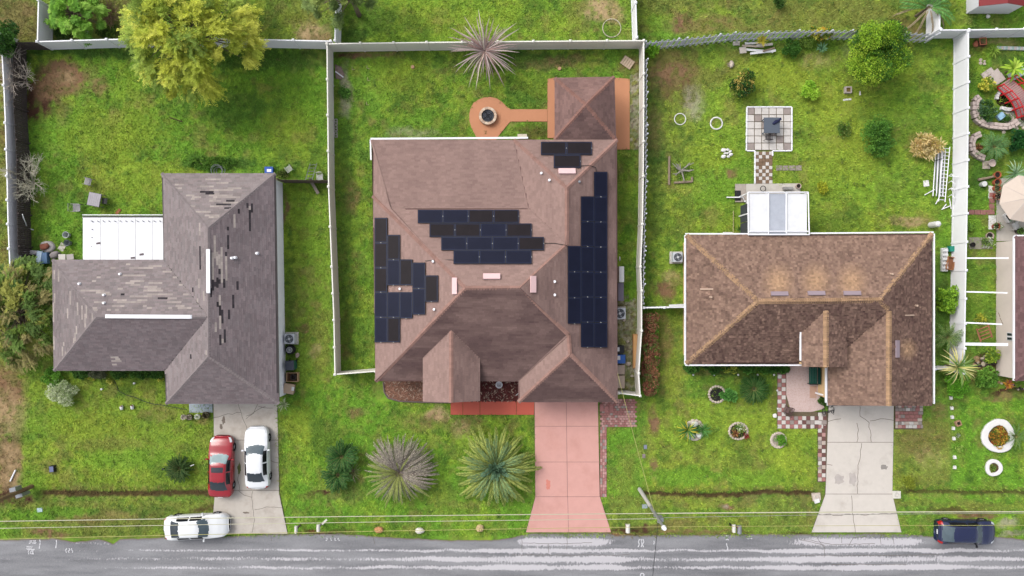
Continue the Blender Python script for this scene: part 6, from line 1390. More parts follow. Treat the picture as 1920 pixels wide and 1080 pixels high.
for i, (x, y, mt, lb) in enumerate(((711, 992, (206, 150, 104), 'orange-tan boulder on the verge, leftmost of three'), (788, 993.5, (226, 220, 208), 'white boulder on the verge, middle of three'), (900, 989, (200, 176, 132), 'yellowish boulder on the verge beside the pink driveway'))):
    m_ = MB(); p = P(x, y); m_.rock(p.x, p.y, .16, .34, .24, .24, i + 3) if i < 2 else m_.rock(p.x, p.y, .2, .3, .28, .3, 9); m_.solo('boulder', M('rock%d' % i, mt, .9, .25, 10, .5), lb, 'boulder', 'boulders along the verge')
for i, (x, y, lb, c_) in enumerate(((75, 956, 'pale blue-grey utility lid in the left verge', (176, 200, 204)), (1209, 949, 'grey-blue utility lid behind the concrete pole', (160, 172, 178)), (1210, 838, 'small blue-grey lid in the grass strip', (136, 140, 160)), (1207, 855, 'small grey-pink lid below the blue-grey one', (150, 136, 136)))):
    p = P(x, y); MB().box(p.x, p.y, -.05, .05, .42 if i < 2 else .24, .32, .05, taper=.94).solo('ground_hatch', M('lid%d' % i, c_, .6, .1), lb, 'utility lid')
for x, y, lb in ((1530, 931, 'stone catch basin left of the pale driveway'), (1680, 927, 'white square catch basin right of the pale driveway')):
    p = P(x, y); t_ = thing('catch_basin', lb, 'drain', p); MB().box(p.x, p.y, -.1, .12, .6, .55, .1 if x < 1600 else 0).build('block', STONE if x < 1600 else M('white_block', (222, 218, 208), .8, .1), t_); MB().torus(p.x, p.y, .125, .14, .03, 16, 5).build('ring', CONC, t_)
    if x < 1600: MB().box(p.x + .02, p.y - .3, 0, .15, .38, .3, .3).build('step', WST, t_)
# ------------------------------------------------------------------ yard things, left house
def chairs(label, px, py, rot, mat, name='patio_chair', sz=.55, arms=True, h=.42, back=.85, slats=6, group=None, tilt=0):
    p = P(px, py); t_ = thing(name, label, 'chair', p, group, rot); s_ = sz / 2
    for a in (-1, 1):
        for b2 in (-1, 1): MB().tube([(a * s_, b2 * s_, 0), (a * s_ * .95, b2 * s_ * .95, h)], .018, 5).build('leg', mat, t_, local=True)
    for k in range(slats): MB().box(-s_ + (k + .5) * sz / slats, 0, h, h + .03, sz / slats * .7, sz).build('slat', mat, t_, local=True)
    mb = MB(); [mb.tube([(-s_, -s_ + k * sz / 5, h), (-s_ - .12, -s_ + k * sz / 5, back)], .014, 4) for k in range(6)]; mb.tube([(-s_ - .12, -s_, back), (-s_ - .12, s_, back)], .02, 5); mb.build('backrest', mat, t_, local=True)
    if arms:
        for b2 in (-1, 1): MB().tube([(-s_ - .06, b2 * s_, h + .22), (s_, b2 * s_, h + .22), (s_, b2 * s_, h)], .02, 5).build('armrest', mat, t_, local=True)
    return t_
GM = M('grey_patio_metal', (150, 146, 152), .5, .12, 8, metal=.3)
p = P(186, 376); t_ = thing('patio_table', 'square grey patio table tilted on the grass behind the grey house', 'table', p, rot=-.2)
for k in range(6): MB().box(-.45 + (k + .5) * .15, 0, .66, .69, .144, .95).build('slat', GM, t_, local=True)
MB().box(0, 0, .62, .655, .96, 1.0).build('frame', M('dark_table_frame', (84, 80, 86), .5, .1), t_, local=True)
for a in (-1, 1):
    for b2 in (-1, 1): MB().box(a * .42, b2 * .44, 0, .62, .05, .05).build('leg', GM, t_, local=True)
chairs('grey slatted patio chair above the grey patio table', 171, 342, 2.9, GM, sz=.5); chairs('grey slatted patio chair left below the grey patio table', 150, 391, 0.0, GM, sz=.55); chairs('dark patio chair tucked right beside the grey patio table', 202, 378, 3.0, M('dark_metal', (74, 72, 78), .5, .1), sz=.4, arms=False)
p = P(222, 397); MB().box(p.x, p.y, 0, .06, .5, .22, .9).solo('brick_slab', M('brick_brown', (160, 104, 72), .9, .2), 'reddish brick lying above the white patio roof', 'brick')
for x, y, r_, lb, c_ in ((129, 441, .5, 'pale grey bucket standing above the darker one on the left lawn', (196, 202, 200)), (131, 456, .7, 'dark-rimmed grey bucket, lower of two on the left lawn', (150, 158, 160))):
    p = P(x, y); t_ = thing('bucket', lb, 'bucket', p); MB().pot(p.x, p.y, 0, .4, .24, 14, .03).build('pail', M('bucket%d' % int(y), c_, .5, .1), t_); MB().torus(p.x, p.y, .4, .235, .02, 16, 5).build('rim', M('bucket_rim%d' % int(y), c_ if y < 450 else (60, 70, 70), .5), t_)
p = P(53, 432); t_ = thing('clothes_post', 'fallen-looking white clothesline post by the left wooden fence', 'post', p); MB().tube([p, P(42, 402, 1.7)], .035, 6).build('pole', WHITE, t_); MB().tube([P(46, 433, .05), P(56, 429, .06), P(63, 431, .05)], .045, 6).build('foot', WHITE, t_)
BT = M('white_tarp', (206, 202, 204), .7, .12, 6)
def lumpy(name, label, cat, pts, z, mat, seed=0, hh=.3, base=0.0, group=None):
    q = [P(x, y) for x, y in pts]; cx = sum(v_.x for v_ in q) / len(q); cy_ = sum(v_.y for v_ in q) / len(q); r_ = random.Random(seed); mb = MB(); n = len(q); vs = [(v_.x, v_.y, base) for v_ in q]
    for f, zz in ((.93, .75), (.7, .95), (.38, 1.0)): vs += [(cx + (v_.x - cx) * f + r_.uniform(-.03, .03), cy_ + (v_.y - cy_) * f + r_.uniform(-.03, .03), base + hh * zz * r_.uniform(.75, 1.1)) for v_ in q]
    vs.append((cx, cy_, base + hh)); fs = []
    for j in range(3): fs += [(j * n + i, j * n + (i + 1) % n, (j + 1) * n + (i + 1) % n, (j + 1) * n + i) for i in range(n)]
    fs += [(3 * n + i, 3 * n + (i + 1) % n, 4 * n) for i in range(n)]
    return mb.add(vs, fs).solo(name, mat, label, cat, group, smooth=True)
lumpy('tarp', 'long crumpled white tarp left of the junk behind the grey house', 'tarp', [(34, 474), (37, 468), (45, 467), (56, 469), (72, 470), (76, 474), (72, 478), (58, 478), (46, 480), (38, 478)], 0, BT, 3, .25)
lumpy('tarp', 'grey-white crumpled cover around the brown heap in the junk pile', 'tarp', [(80, 455), (88, 452), (97, 452), (103, 458), (106, 465), (100, 472), (92, 475), (86, 473), (77, 468), (76, 460)], 0, M('grey_cover', (178, 172, 170), .8, .2), 5, .3)
lumpy('scrap_heap', 'rusty brown scrap heap in the grey cover', 'scrap', [(79, 460), (85, 457), (94, 456), (98, 461), (95, 467), (86, 470), (80, 467)], 0, M('rusty', (128, 78, 62), .9, .4, 20), 6, .25, .2)
p = P(79, 483); MB().box(p.x, p.y, .3, .42, .42, .95, -.12, taper=.85).solo('cooler_lid', M('pale_blue', (186, 208, 228), .4, .05), 'pale blue board leaning on the junk pile', 'lid')
p = P(89, 484); MB().box(p.x, p.y, 0, .4, .42, .85, .05, taper=.95).solo('storage_tub', M('tub_blue', (84, 118, 158), .5, .1), 'blue plastic tub in the junk pile', 'tub')
p = P(51, 487); MB().torus(p.x, p.y, .35, .24, .09, 24, 8).solo('old_wheel', M('tyre', (28, 28, 30), .9, .1), 'loose car tyre with pale rim beside the juniper', 'wheel'); 
t_ = bpy.data.objects['old_wheel']; mb = MB(); [mb.tube([(0, 0, .1), (.2 * math.cos(a / 5 * TAU), .2 * math.sin(a / 5 * TAU), .1)], .03, 4) for a in range(5)]; mb.torus(0, 0, .1, .2, .03, 18, 5); mb.build('rim', M('alloy_rim', (190, 192, 196), .35, .05, metal=.6), t_, local=True)
p = P(63, 487); MB().cyl(p.x, p.y, 0, .55, .17, 12, .1).solo('gas_bottle', METAL, 'grey metal gas bottle right of the loose tyre', 'bottle')
lumpy('cushion_heap', 'grey heap of cushions beside the blue tub', 'cushions', [(96, 478), (100, 472), (108, 470), (114, 474), (112, 482), (104, 485), (98, 485)], 0, M('grey_fabric', (150, 142, 142), .9, .25, 14), 8, .35)
p = P(117, 463); MB().box(p.x, p.y, 0, .05, .45, .6, -.5).solo('paving_slab', CONC, 'pale slab lying right of the junk pile', 'slab')
for x, lb in ((122, 'white sheet of board left of the white patio roof, nearer the junk'), (137, 'grey-white sheet of board left of the white patio roof, nearer the patio')):
    p = P(x, 482); MB().box(p.x, p.y, .35, .4, .52, .4, .1 if x > 130 else 0).solo('board_sheet', M('board%d' % x, (214, 208, 200) if x < 130 else (182, 174, 170), .8, .1), lb, 'board')
p = P(507, 320); t_ = thing('recycling_bin', 'blue recycling bin behind the grey house corner', 'bin', p); MB().box(p.x, p.y, 0, .4, .55, .42, 0, taper=1.12).build('tub', M('bin_blue', (38, 88, 176), .5, .05), t_); MB().box(p.x + .03, p.y - .05, .34, .405, .32, .2).build('paper', WHITE, t_)
p = P(412, 321); t_ = thing('coiled_wire', 'coil of grey wire behind the grey roof ridge end', 'wire coil', p); mb = MB(); [mb.torus(p.x + rng.uniform(-.15, .15), p.y + rng.uniform(-.05, .1), .1 + .05 * k, .34 + rng.uniform(-.08, .08), .015, 22, 4) for k in range(7)]; mb.build('coil', METAL, t_)
WPL = M('white_plastic', (226, 226, 226), .5, .05)
chairs('white plastic chair lying in the weeds by the wooden side fence', 545, 318, 2.2, M('dull_plastic', (176, 180, 168), .6, .1), name='plastic_chair', sz=.42); chairs('white plastic chair behind the wooden side fence beside the beige fence', 603, 334, -1.5, WPL, name='plastic_chair', sz=.4)
def ladder(label, a, b_, wd, n, mat, za=.1, zb=.12, r=.03, name='ladder', group=None):
    A, B = P(*a, za), P(*b_, zb); d = (B - A).normalized(); s_ = d.cross(Vector((0, 0, 1))).normalized() * wd / 2; t_ = thing(name, label, 'ladder', Vector((A.x, A.y, 0)), group)
    for k in (-1, 1): MB().tube([A + s_ * k, B + s_ * k], r, 4).build('rail', mat, t_)
    for i in range(n): q = A.lerp(B, (i + .5) / n); MB().tube([q - s_, q + s_], r * .7, 4).build('rung', mat, t_)
    return t_
ladder('grey metal ladder leaning on the wooden side fence', (588, 306), (579, 337), .5, 5, METAL, .1, 1.7)
p = P(590, 352, .4); MB().box(p.x, p.y, .3, .36, 1.0, .22, -1.05).solo('leaning_plank', M('grey_plank', (150, 140, 130), .9, .25), 'grey plank leaning on the front of the wooden side fence', 'plank')
def ac_unit(label, px, py, sz=.75, h=.7, case=(200, 206, 216), fan=(60, 66, 76), pad=True):
    p = P(px, py); t_ = thing('air_conditioner', label, 'air conditioner', p, 'outdoor air conditioners')
    if pad: MB().box(p.x, p.y, 0, .08, sz + .25, sz + .2).build('pad', CONC, t_)
    MB().box(p.x, p.y, .08, h, sz, sz).build('casing', M('ac_case', case, .5, .08, metal=.2), t_); MB().cyl(p.x, p.y, h, h + .03, sz * .42, 24).build('fan_well', M('ac_well', fan, .6, .1), t_)
    mb = MB(); [mb.torus(p.x, p.y, h + .045, sz * .42 * k / 4, .009, 24, 4) for k in (1, 2, 3, 4)]; mb.build('guard', METAL, t_); MB().cyl(p.x, p.y, h + .03, h + .06, sz * .13, 12).build('hub', M('ac_hub', (206, 208, 212), .5), t_)
    for k in range(4):
        a = k / 4 * TAU + .3; m_ = MB(); m_.add([(p.x + .08 * math.cos(a), p.y + .08 * math.sin(a), h + .033), (p.x + sz * .36 * math.cos(a - .25), p.y + sz * .36 * math.sin(a - .25), h + .033), (p.x + sz * .38 * math.cos(a + .3), p.y + sz * .38 * math.sin(a + .3), h + .042)], [(0, 1, 2)]); m_.build('fan_blade', METAL, t_)
ac_unit('white air conditioner beside the east wall of the grey-roofed house', 548, 634, .72, .75, (214, 218, 226)); ac_unit('air conditioner beside the east eave of the rose-brown roof', 1160, 587, .8, .75, (190, 206, 222), (52, 80, 110)); ac_unit('dark-topped air conditioner on a white pad west of the brown-roofed house', 1267, 483, .7, .7, (120, 126, 134))
p = P(547, 655); t_ = thing('wheel_stack', 'stack of tyres with a pale rim below the white air conditioner', 'tyres', p)
for k in range(3): MB().torus(p.x, p.y, .1 + .2 * k, .24, .1, 24, 8).build('tyre', M('tyre', (28, 28, 30), .9, .1), t_, smooth=True)
mb = MB(); [mb.tube([(p.x, p.y, .6), (p.x + .2 * math.cos(a / 9 * TAU), p.y + .2 * math.sin(a / 9 * TAU), .6)], .022, 4) for a in range(9)]; mb.torus(p.x, p.y, .6, .2, .025, 18, 5); mb.build('rim', MATS['alloy_rim'], t_)
p = P(559, 666); MB().rock(p.x, p.y, .2, .16, .2, .2, 5).solo('garden_ornament', M('ornament', (170, 150, 140), .7, .4, 20), 'small pale ornament right of the tyre stack', 'ornament')
def bin_(label, px, py, sx, sy, h, body, lid, rot=0, group='bins and boxes by the walls', handle=True, cat='bin', name='wheelie_bin'):
    p = P(px, py); t_ = thing(name, label, cat, p, group, rot); MB().box(0, 0, .05, h, sx * .85, sy * .85, taper=1.15).build('body', M('bin_%d_%d_%d' % body, body, .5, .08), t_, local=True)
    MB().box(0, 0, h, h + .06, sx, sy, taper=.93).build('lid', M('lid_%d_%d_%d' % lid, lid, .5, .08), t_, local=True)
    if handle:
        MB().tube([(-sx * .4, sy * .52, h - .03), (sx * .4, sy * .52, h - .03)], .02, 5).build('handle', BLACK, t_, local=True)
        for a in (-1, 1): MB().cyl(0, 0, 0, .05, .1, 10).build('wheel', BLACK, t_, local=True).matrix_local = Matrix.Translation((a * sx * .4, sy * .4, .1)) @ Matrix.Rotation(math.pi / 2, 4, 'Y')
    return t_
bin_('dark grey wheelie bin with greenish side below the tyre stack', 550, 683, .66, .7, .95, (36, 92, 80), (72, 76, 88), .05)
p = P(551, 706); t_ = thing('open_crate', 'open brown crate holding a dark round pot', 'crate', p)
for dx, dy, sx, sy in ((0, .32, .85, .04), (0, -.32, .85, .04), (.41, 0, .04, .6), (-.41, 0, .04, .6)): MB().box(p.x + dx, p.y + dy, 0, .5, sx, sy).build('side', M('crate_tan', (186, 152, 118), .7, .1), t_)
MB().box(p.x, p.y, .05, .1, .78, .6).build('bottom', M('crate_brown', (120, 84, 58), .8, .2), t_); p2 = P(553, 706); MB().pot(p2.x, p2.y, .1, .45, .24, 16, .05).solo('round_pot', M('dark_pot', (58, 46, 44), .5, .2), 'dark round pot inside the open brown crate', 'pot')
bin_('tan storage box with a white label, lowest by the grey house wall', 546, 727, .8, .75, .6, (150, 128, 110), (188, 164, 140), -.15, handle=False, cat='box', name='storage_box')
p = P(549, 729, .67); MB().box(p.x, p.y, .665, .672, .2, .28, -.15).solo('paper_label', WPL, 'white paper sheet lying on the tan storage box', 'paper')
# entry clutter of house 1
p = P(377, 764); MB().box(p.x, p.y, 0, .06, 1.75, .75).solo('doorstep_slab', M('blue_grey_slab', (166, 176, 186), .7, .06), 'pale blue-grey doorstep slab beside the garage', 'slab')
for k, (x, y, r, c_, lb) in enumerate(((347, 781, .2, (214, 206, 200), 'white angular ornament, leftmost beside the doorstep slab'), (358, 781, .24, (64, 54, 50), 'dark potted plant, second in the row below the doorstep'), (373, 780, .2, (206, 214, 200), 'white and green ornament, third in the row below the doorstep'), (389, 777, .27, (70, 50, 42), 'dark round pot next to the grey driveway'))):
    p = P(x, y); t_ = thing('garden_pot', lb, 'pot', p, 'pots below the doorstep'); MB().pot(p.x, p.y, 0, .3, r, 12, .03).build('pot', M('pot_%d' % k, c_, .7, .2), t_)
    put_leaves('foliage', t_, True, [(p.x, p.y, .36, r * .8, .7)], 90, .1, .05, [c_, (90, 90, 60), (190, 180, 160)] if k != 2 else [(190, 200, 90), (220, 224, 210)], k + 3)
for x, y, lb in ((230, 764, 'white and brown duck ornament, left of a pair on the left lawn'), (250, 763, 'white duck ornament, right of a pair on the left lawn')):
    p = P(x, y); t_ = thing('duck_ornament', lb, 'ornament', p); MB().rock(p.x, p.y, .16, .13, .2, .13, 3).build('body', WPL, t_, smooth=True); MB().rock(p.x + .06, p.y + .15, .34, .06, .07, .07, 4).build('head', M('brown_ornament', (140, 96, 84), .7), t_, smooth=True)
HOSE = M('dark_hose', (50, 58, 40), .6); MB().tube([P(*q) + Vector((0, 0, .04)) for q in ((214, 712), (220, 724), (222, 732), (236, 740), (254, 745), (270, 752), (286, 757), (302, 759), (325, 763), (350, 768))], .028, 5).solo('garden_hose', HOSE, 'dark garden hose snaking over the lawn of the grey-roofed house', 'hose')
for x, y, lb in ((193, 729, 'small white solar light left of the hose'), (254, 718, 'small white solar light right of the hose'), (308, 878, 'small dark stake light left of the sago palm')):
    p = P(x, y); MB().cyl(p.x, p.y, 0, .25, .05, 8, .08).solo('stake_light', WPL if x != 308 else BLACK, lb, 'garden light')
p = P(101, 878); t_ = thing('paper_box', 'dark box with bluish top standing on the left front lawn', 'box', p, rot=.1); MB().box(0, 0, 0, .3, .4, .5, taper=.9).build('body', BLACK, t_, local=True); MB().box(0, 0, .3, .32, .3, .4).build('top', M('bluish_top', (110, 116, 150), .4), t_, local=True)
MB().tube([P(20, 902) + Vector((0, 0, .06)), P(30, 881) + Vector((0, 0, .06))], .06, 6).solo('white_pipe', WHITE, 'white pipe lying on the bare ground at the left edge', 'pipe')
MB().tube([P(357, 874, .5), P(364, 871, .55)], .03, 5).solo('pale_stick', WPL, 'pale stick poking from the dark sago palm', 'stick')
MB().tube([P(318, 220, .15), P(342, 228, .05)], [.03, .04], 5).solo('fallen_branch', M('dark_twig', (84, 62, 46), .9), 'short dark branch on the left back lawn', 'branch')
# neighbour corner, top left
p = P(104, 42); t_ = thing('cart_wheel', 'black wheel with white spokes by the top left white fence', 'wheel', p); MB().torus(p.x, p.y, .3, .26, .08, 24, 8).build('tyre', MATS['tyre'], t_, smooth=True)
mb = MB(); [mb.tube([(p.x, p.y, .33), (p.x + .2 * math.cos(a / 6 * TAU), p.y + .2 * math.sin(a / 6 * TAU), .33)], .03, 4) for a in range(6)]; mb.torus(p.x, p.y, .33, .2, .03, 18, 5); mb.build('rim', MATS['alloy_rim'], t_)
MB().box(*P(111, 46)[:2], .2, .3, .3, .12, -.7).solo('orange_tool', M('orange_plastic', (226, 84, 30), .5), 'small orange tool next to the black wheel', 'tool'); MB().box(*P(163, 63)[:2], 0, .25, .45, .2, .1).solo('white_block', WPL, 'small white block under the bright feathery bush', 'block')
# ------------------------------------------------------------------ middle house yard
p = P(915, 219); t_ = thing('fire_pit', 'round stone fire pit with black grate on the orange pad', 'fire pit', p)
for lv in range(2):
    for k in range(16):
        a = (k + lv * .5) / 16 * TAU; m_ = MB(); m_.box(0, 0, 0, .17, .24, .2, taper=.93); o_ = m_.build('stone', M('pit_stone_%d' % (k % 3), ((214, 186, 162), (196, 170, 150), (226, 206, 184))[k % 3], .9, .15), t_, local=True); o_.location = (.56 * math.cos(a), .56 * math.sin(a), .05 + .18 * lv); o_.rotation_euler = (0, 0, a + math.pi / 2)
MB().cyl(p.x, p.y, .06, .28, .47, 24).build('ash_bed', M('ash', (92, 96, 106), .9, .3), t_)
mb = MB(); [mb.tube([(p.x + .45 * math.cos(a), p.y + .45 * math.sin(a), .36), (p.x - .45 * math.cos(a), p.y - .45 * math.sin(a), .36)], .02, 4) for a in (.6, 2.2)]; [mb.torus(p.x, p.y, .35, r, .014, 24, 4) for r in (.15, .3, .45)]; [mb.tube([(p.x - math.sqrt(.2 - o_ * o_), p.y + o_, .345), (p.x + math.sqrt(.2 - o_ * o_), p.y + o_, .345)], .008, 4) for o_ in (-.36, -.24, -.12, 0, .12, .24, .36)]; mb.build('grate', BLACK, t_)
p = P(1176, 118); t_ = thing('wooden_pallet', 'tilted pale wooden lattice panel near the back fence corner', 'pallet', p, rot=-.6)
for k in range(5): MB().box(-.36 + k * .18, 0, .12, .15, .15, .7).build('slat', M('pale_wood', (206, 184, 160), .9, .2), t_, local=True)
for k in (-.28, .28): MB().box(0, k, .05, .117, .9, .08).build('bearer', MATS['pale_wood'], t_, local=True)
for k, (x, y) in enumerate(((774, 126), (1049, 129))): p = P(x, y); MB().cyl(p.x, p.y, 0, .12, .15, 12, .13).solo('tree_stump', M('cut_wood', (206, 164, 130), .9, .2, 20), ('cut tree stump left of the spiky dead plant', 'cut tree stump right of the spiky dead plant')[k], 'stump')
for k, y in enumerate((226, 238, 250)):
    p = P(630.5, y + 3); t_ = thing('cinder_block', ('uppermost hollow block in the column along the beige fence', 'middle hollow block in the column along the beige fence', 'lowest hollow block in the column along the beige fence')[k], 'block', p, 'hollow blocks by the beige fence', .02 * k)
    mb = MB(); [mb.box(dx, dy, 0, .2, sx, sy) for dx, dy, sx, sy in ((-.09, 0, .03, .42), (.09, 0, .03, .42), (0, .195, .15, .03), (0, -.195, .15, .03), (0, 0, .15, .03))]; mb.build('shell', CONC, t_, local=True)
MB().tube([P(629, 134, .3), P(644, 145, .1)], .05, 5).solo('white_pipe', WHITE, 'short white pipe in the rubble by the beige fence corner', 'pipe')
shrub('weed_clump', 'round-leaved green weeds at the foot of the beige fence', 646, 173, 13, 14, .35, 500, .1, .08, [(110, 156, 70), (90, 136, 60)])
lumpy('rubble_pile', 'pinkish-grey rubble at the foot of the beige fence', 'rubble', [(628, 120), (640, 125), (646, 140), (640, 150), (630, 148)], 0, M('rubble', (150, 130, 122), .95, .4, 14), 4, .15)
for k, (x, y) in enumerate(((663, 128), (691, 126), (692, 148), (663, 187), (690, 194))):
    p = P(x, y); t_ = thing('wire_stake', ('small pale stake, upper left of five on the middle back lawn', 'small pale stake, upper right of five on the middle back lawn', 'small pale stake in the middle of five on the back lawn', 'small pale stake, lower left of five on the back lawn', 'small pale crossed stakes, lower right of five on the back lawn')[k], 'stake', p, 'pale stakes on the back lawn')
    MB().tube([p + Vector((-.1, .1, .05)), p + Vector((-.1, -.12, .07)), p + Vector((.08, -.12, .05))], .02, 4).build('rod', M('tan_stick', (206, 190, 156), .8), t_)
p = P(984, 258, .1); MB().box(P(979, 0).x, P(0, 257).y, 0, .5, .7, .25).solo('pool_pump_box', M('cream_plastic', (218, 208, 186), .6, .08), 'cream box at the north eave beside the orange patio', 'box')
p = P(936, 720); MB().pot(p.x, p.y, .05, .5, .26, 24, .06).solo('white_pot', WHITE, 'round white empty pot in the dark red mulch court', 'pot')
MB().tube([P(967, 741) + Vector((0, 0, .12)), P(973, 736) + Vector((0, 0, .14))], .03, 5).solo('pale_stick', WPL, 'pale stick in the dark red mulch court', 'stick')
for (x, y, sx, sy, h, c_, lb) in ((1161, 515, .35, 1.15, 1.5, (226, 224, 222), 'white electrical cabinet on the east wall of the middle house'), (1161, 547, .4, 1.35, 1.2, (118, 110, 124), 'grey-purple cabinet below the white one on the east wall')):
    p = P(x, y); t_ = thing('wall_cabinet', lb, 'cabinet', p); MB().box(p.x - .04, p.y, .4, h, sx, sy).build('cabinet_body', M('cab%d' % y, c_, .5, .06), t_); MB().box(p.x - .04 + sx / 2 + .012, p.y, .5, h - .1, .02, sy - .15).build('cabinet_door', M('cab%d' % y, c_), t_); MB().box(p.x - .04, p.y, .0, .4, .1, .1).build('stand', METAL, t_)
p = P(1157.5, 486); MB().torus(p.x, p.y, 1.2, .14, .03, 20, 6, axis='x').solo('hose_reel', WPL, 'white coiled hose on the east wall of the middle house', 'hose')
bin_('black wheelie bin under the east eave beside the gravel strip', 1158, 653, .6, .65, 1.0, (30, 30, 34), (34, 34, 38), -1.57); bin_('blue wheelie bin below the black one on the gravel strip', 1160, 671, .65, .7, 1.0, (36, 84, 160), (48, 98, 176), -1.57)
for (x, y, z, lb) in ((1159, 655, 1.07, 'white label on the black wheelie bin lid'), (1160.5, 671, 1.07, 'white label on the blue wheelie bin lid')):
    p = P(x, y, z); MB().box(p.x, p.y, z - .005, z + .005, .2, .3).solo('bin_label', WPL, lb, 'label')
bin_('tan storage box, upper of two on the gravel strip', 1160, 691, .7, .72, .7, (176, 156, 140), (188, 168, 152), 0, handle=False, cat='box', name='storage_box'); bin_('tan storage box, lower and longer of two on the gravel strip', 1160, 714, .7, .95, .7, (176, 156, 140), (196, 176, 158), 0, handle=False, cat='box', name='storage_box')
p = P(1190, 658); t_ = thing('long_planter', 'long orange-tan wooden planter along the beige fence', 'planter', p)
for dx in (-.15, .15): MB().box(p.x + dx, p.y, 0, .35, .04, 2.55).build('side', M('planter_wood', (206, 150, 98), .8, .12), t_)
for dy in (-1.25, 1.25): MB().box(p.x, p.y + dy, 0, .35, .26, .04).build('end', MATS['planter_wood'], t_)
MB().box(p.x, p.y, .05, .33, .25, 2.44).build('fill', M('planter_fill', (214, 166, 112), .9, .1), t_)
for k, (x, y, s_) in enumerate(((1178, 682, .2), (1170, 600, .15), (1177, 640, .14), (1185, 705, .13))): p = P(x, y); MB().rock(p.x, p.y, .05, s_, s_ * .8, .1, k).solo('flat_stone', STONE, ('largest pale flat stone on the gravel strip near the planter foot', 'pale flat stone on the gravel strip beside the air conditioner', 'pale flat stone on the gravel strip beside the upper planter end', 'pale flat stone on the gravel strip below the planter')[k], 'stone', 'flat stones on the gravel strip')
# ------------------------------------------------------------------ right back yard
t_ = thing('lumber_pile', 'pile of white and grey boards against the board fence', 'lumber', P(1420, 93))
for k, (x, y, L_, w_, r, c_) in enumerate(((1380, 82, .5, .3, 0, (196, 190, 180)), (1412, 82, 1.3, .16, .05, (222, 222, 222)), (1410, 88, 1.6, .14, -.05, (190, 176, 160)), (1432, 86, 1.2, .18, .1, (206, 200, 190)), (1420, 97, 2.2, .16, -.08, (236, 236, 236)), (1428, 100, 1.9, .16, .12, (232, 232, 234)), (1390, 97, .5, .45, .1, (200, 190, 180)), (1438, 96, .9, .1, .3, (150, 130, 110)))):
    p = P(x, y); o_ = MB().box(0, 0, 0, .08, L_, w_).build('board', M('lum%d' % k, c_, .8, .12), t_, local=True); o_.location = (p.x - t_.location.x, p.y - t_.location.y, .02 + .05 * k); o_.rotation_euler = (0, 0, r)
p = P(1372, 120, .2); MB().rock(p.x, p.y, .15, .16, .3, .22, 4).solo('garden_statue', STONE, 'small pale stone figure on the grass left of the croton', 'statue')
shrub('weed_clump', 'pale grey-green weeds beside the stone figure', 1370, 121, 8, 5, .2, 120, .08, .04, [(170, 160, 140)])
t_ = thing('stone_heap', 'small heap of white broken stones on the right back lawn', 'stones', P(1362, 288))
for k, (x, y, s_) in enumerate(((1356, 282, .2), (1364, 281, .14), (1369, 284, .12), (1363, 288, .12), (1370, 290, .16), (1356, 294, .2), (1365, 294, .13), (1367, 286, .1), (1359, 288, .12))): p = P(x, y); MB().rock(p.x, p.y, .08, s_, s_ * .75, .11, k + 9).build('stone', WST, t_)
t_ = thing('log_border', 'old timber planter frame around driftwood on the right back lawn', 'planter', P(1277, 320)); TW = M('grey_timber', (150, 134, 114), .9, .25, 14, .4)
for a, b_ in (((1254.5, 294), (1254, 347)), ((1263, 343), (1296, 341)), ((1297, 332), (1297, 342))): MB().tube([P(*a) + Vector((0, 0, .1)), P(*b_) + Vector((0, 0, .1))], .09, 6).build('timber', TW, t_)
bare = thing('driftwood', 'twisted grey driftwood stump inside the timber frame', 'driftwood', P(1278, 319)); mb = MB(); q_ = random.Random(6); c0 = P(1278, 320, .2)
for d in ((1, .9, .2), (-1, .2, .2), (-.6, .9, .3), (.2, -1, .1), (.9, .2, .4), (-.9, -.5, .1)): branch(mb, c0, Vector(d).normalized(), .6, .08, 1, q_, None, 2, .5)
mb.build('wood', M('driftwood_grey', (160, 154, 146), .9, .2), bare)
shrub('weed_clump', 'thin green weeds around the driftwood', 1280, 322, 20, 16, .3, 300, .07, .04, [(120, 150, 60), (96, 126, 50)])
p = P(1447, 235, .7); t_ = thing('patio_table', 'square dark blue-grey table on the white pavers', 'table', P(1447, 237)); c_ = M('slate_table', (92, 100, 112), .5, .06); MB().box(p.x, p.y, .7, .74, 1.18, 1.15).build('tabletop', c_, t_)
for a in (-1, 1):
    for b2 in (-1, 1): MB().box(p.x + a * .5, p.y + b2 * .5, .05, .7, .06, .06).build('leg', c_, t_)
lumpy('folded_umbrella', 'crumpled navy blue cloth lying on the slate table', 'cloth', [(1442, 234), (1447, 230), (1453, 228), (1457, 224), (1459, 228), (1455, 232), (1450, 235), (1445, 238), (1442, 237)], 0, M('navy_cloth', (28, 34, 70), .8, .2), 2, .12, .745)
chairs('dark wire chair below the slate table on the white pavers', 1437, 258, 1.6, M('dark_wire', (66, 60, 62), .5), sz=.45)
p = P(1588, 170); t_ = thing('square_planter', 'small grey square planter on the lawn below the citrus tree', 'planter', p)
for dx, dy, sx, sy in ((0, .2, .5, .08), (0, -.2, .5, .08), (.21, 0, .08, .32), (-.21, 0, .08, .32)): MB().box(p.x + dx, p.y + dy, 0, .3, sx, sy).build('side', M('planter_grey', (184, 172, 164), .9, .15), t_)
MB().box(p.x, p.y, 0, .2, .34, .34).build('soil', M('planter_soil', (120, 100, 50), .95, .3), t_)
for k, (x, y, sx, sy) in enumerate(((1588, 187, .6, .12), (1612, 175, .1, .3), (1736, 344, .4, .45), (1707, 275, 0, 0))):
    if sx: p = P(x, y); MB().box(p.x, p.y, -.02, .07, sx, sy, .1).solo('loose_slab', WST, ('thin pale slab just below the small square planter', 'small upright pale slab right of the square planter', 'pale square slab left of the ladder pile')[k], 'slab')
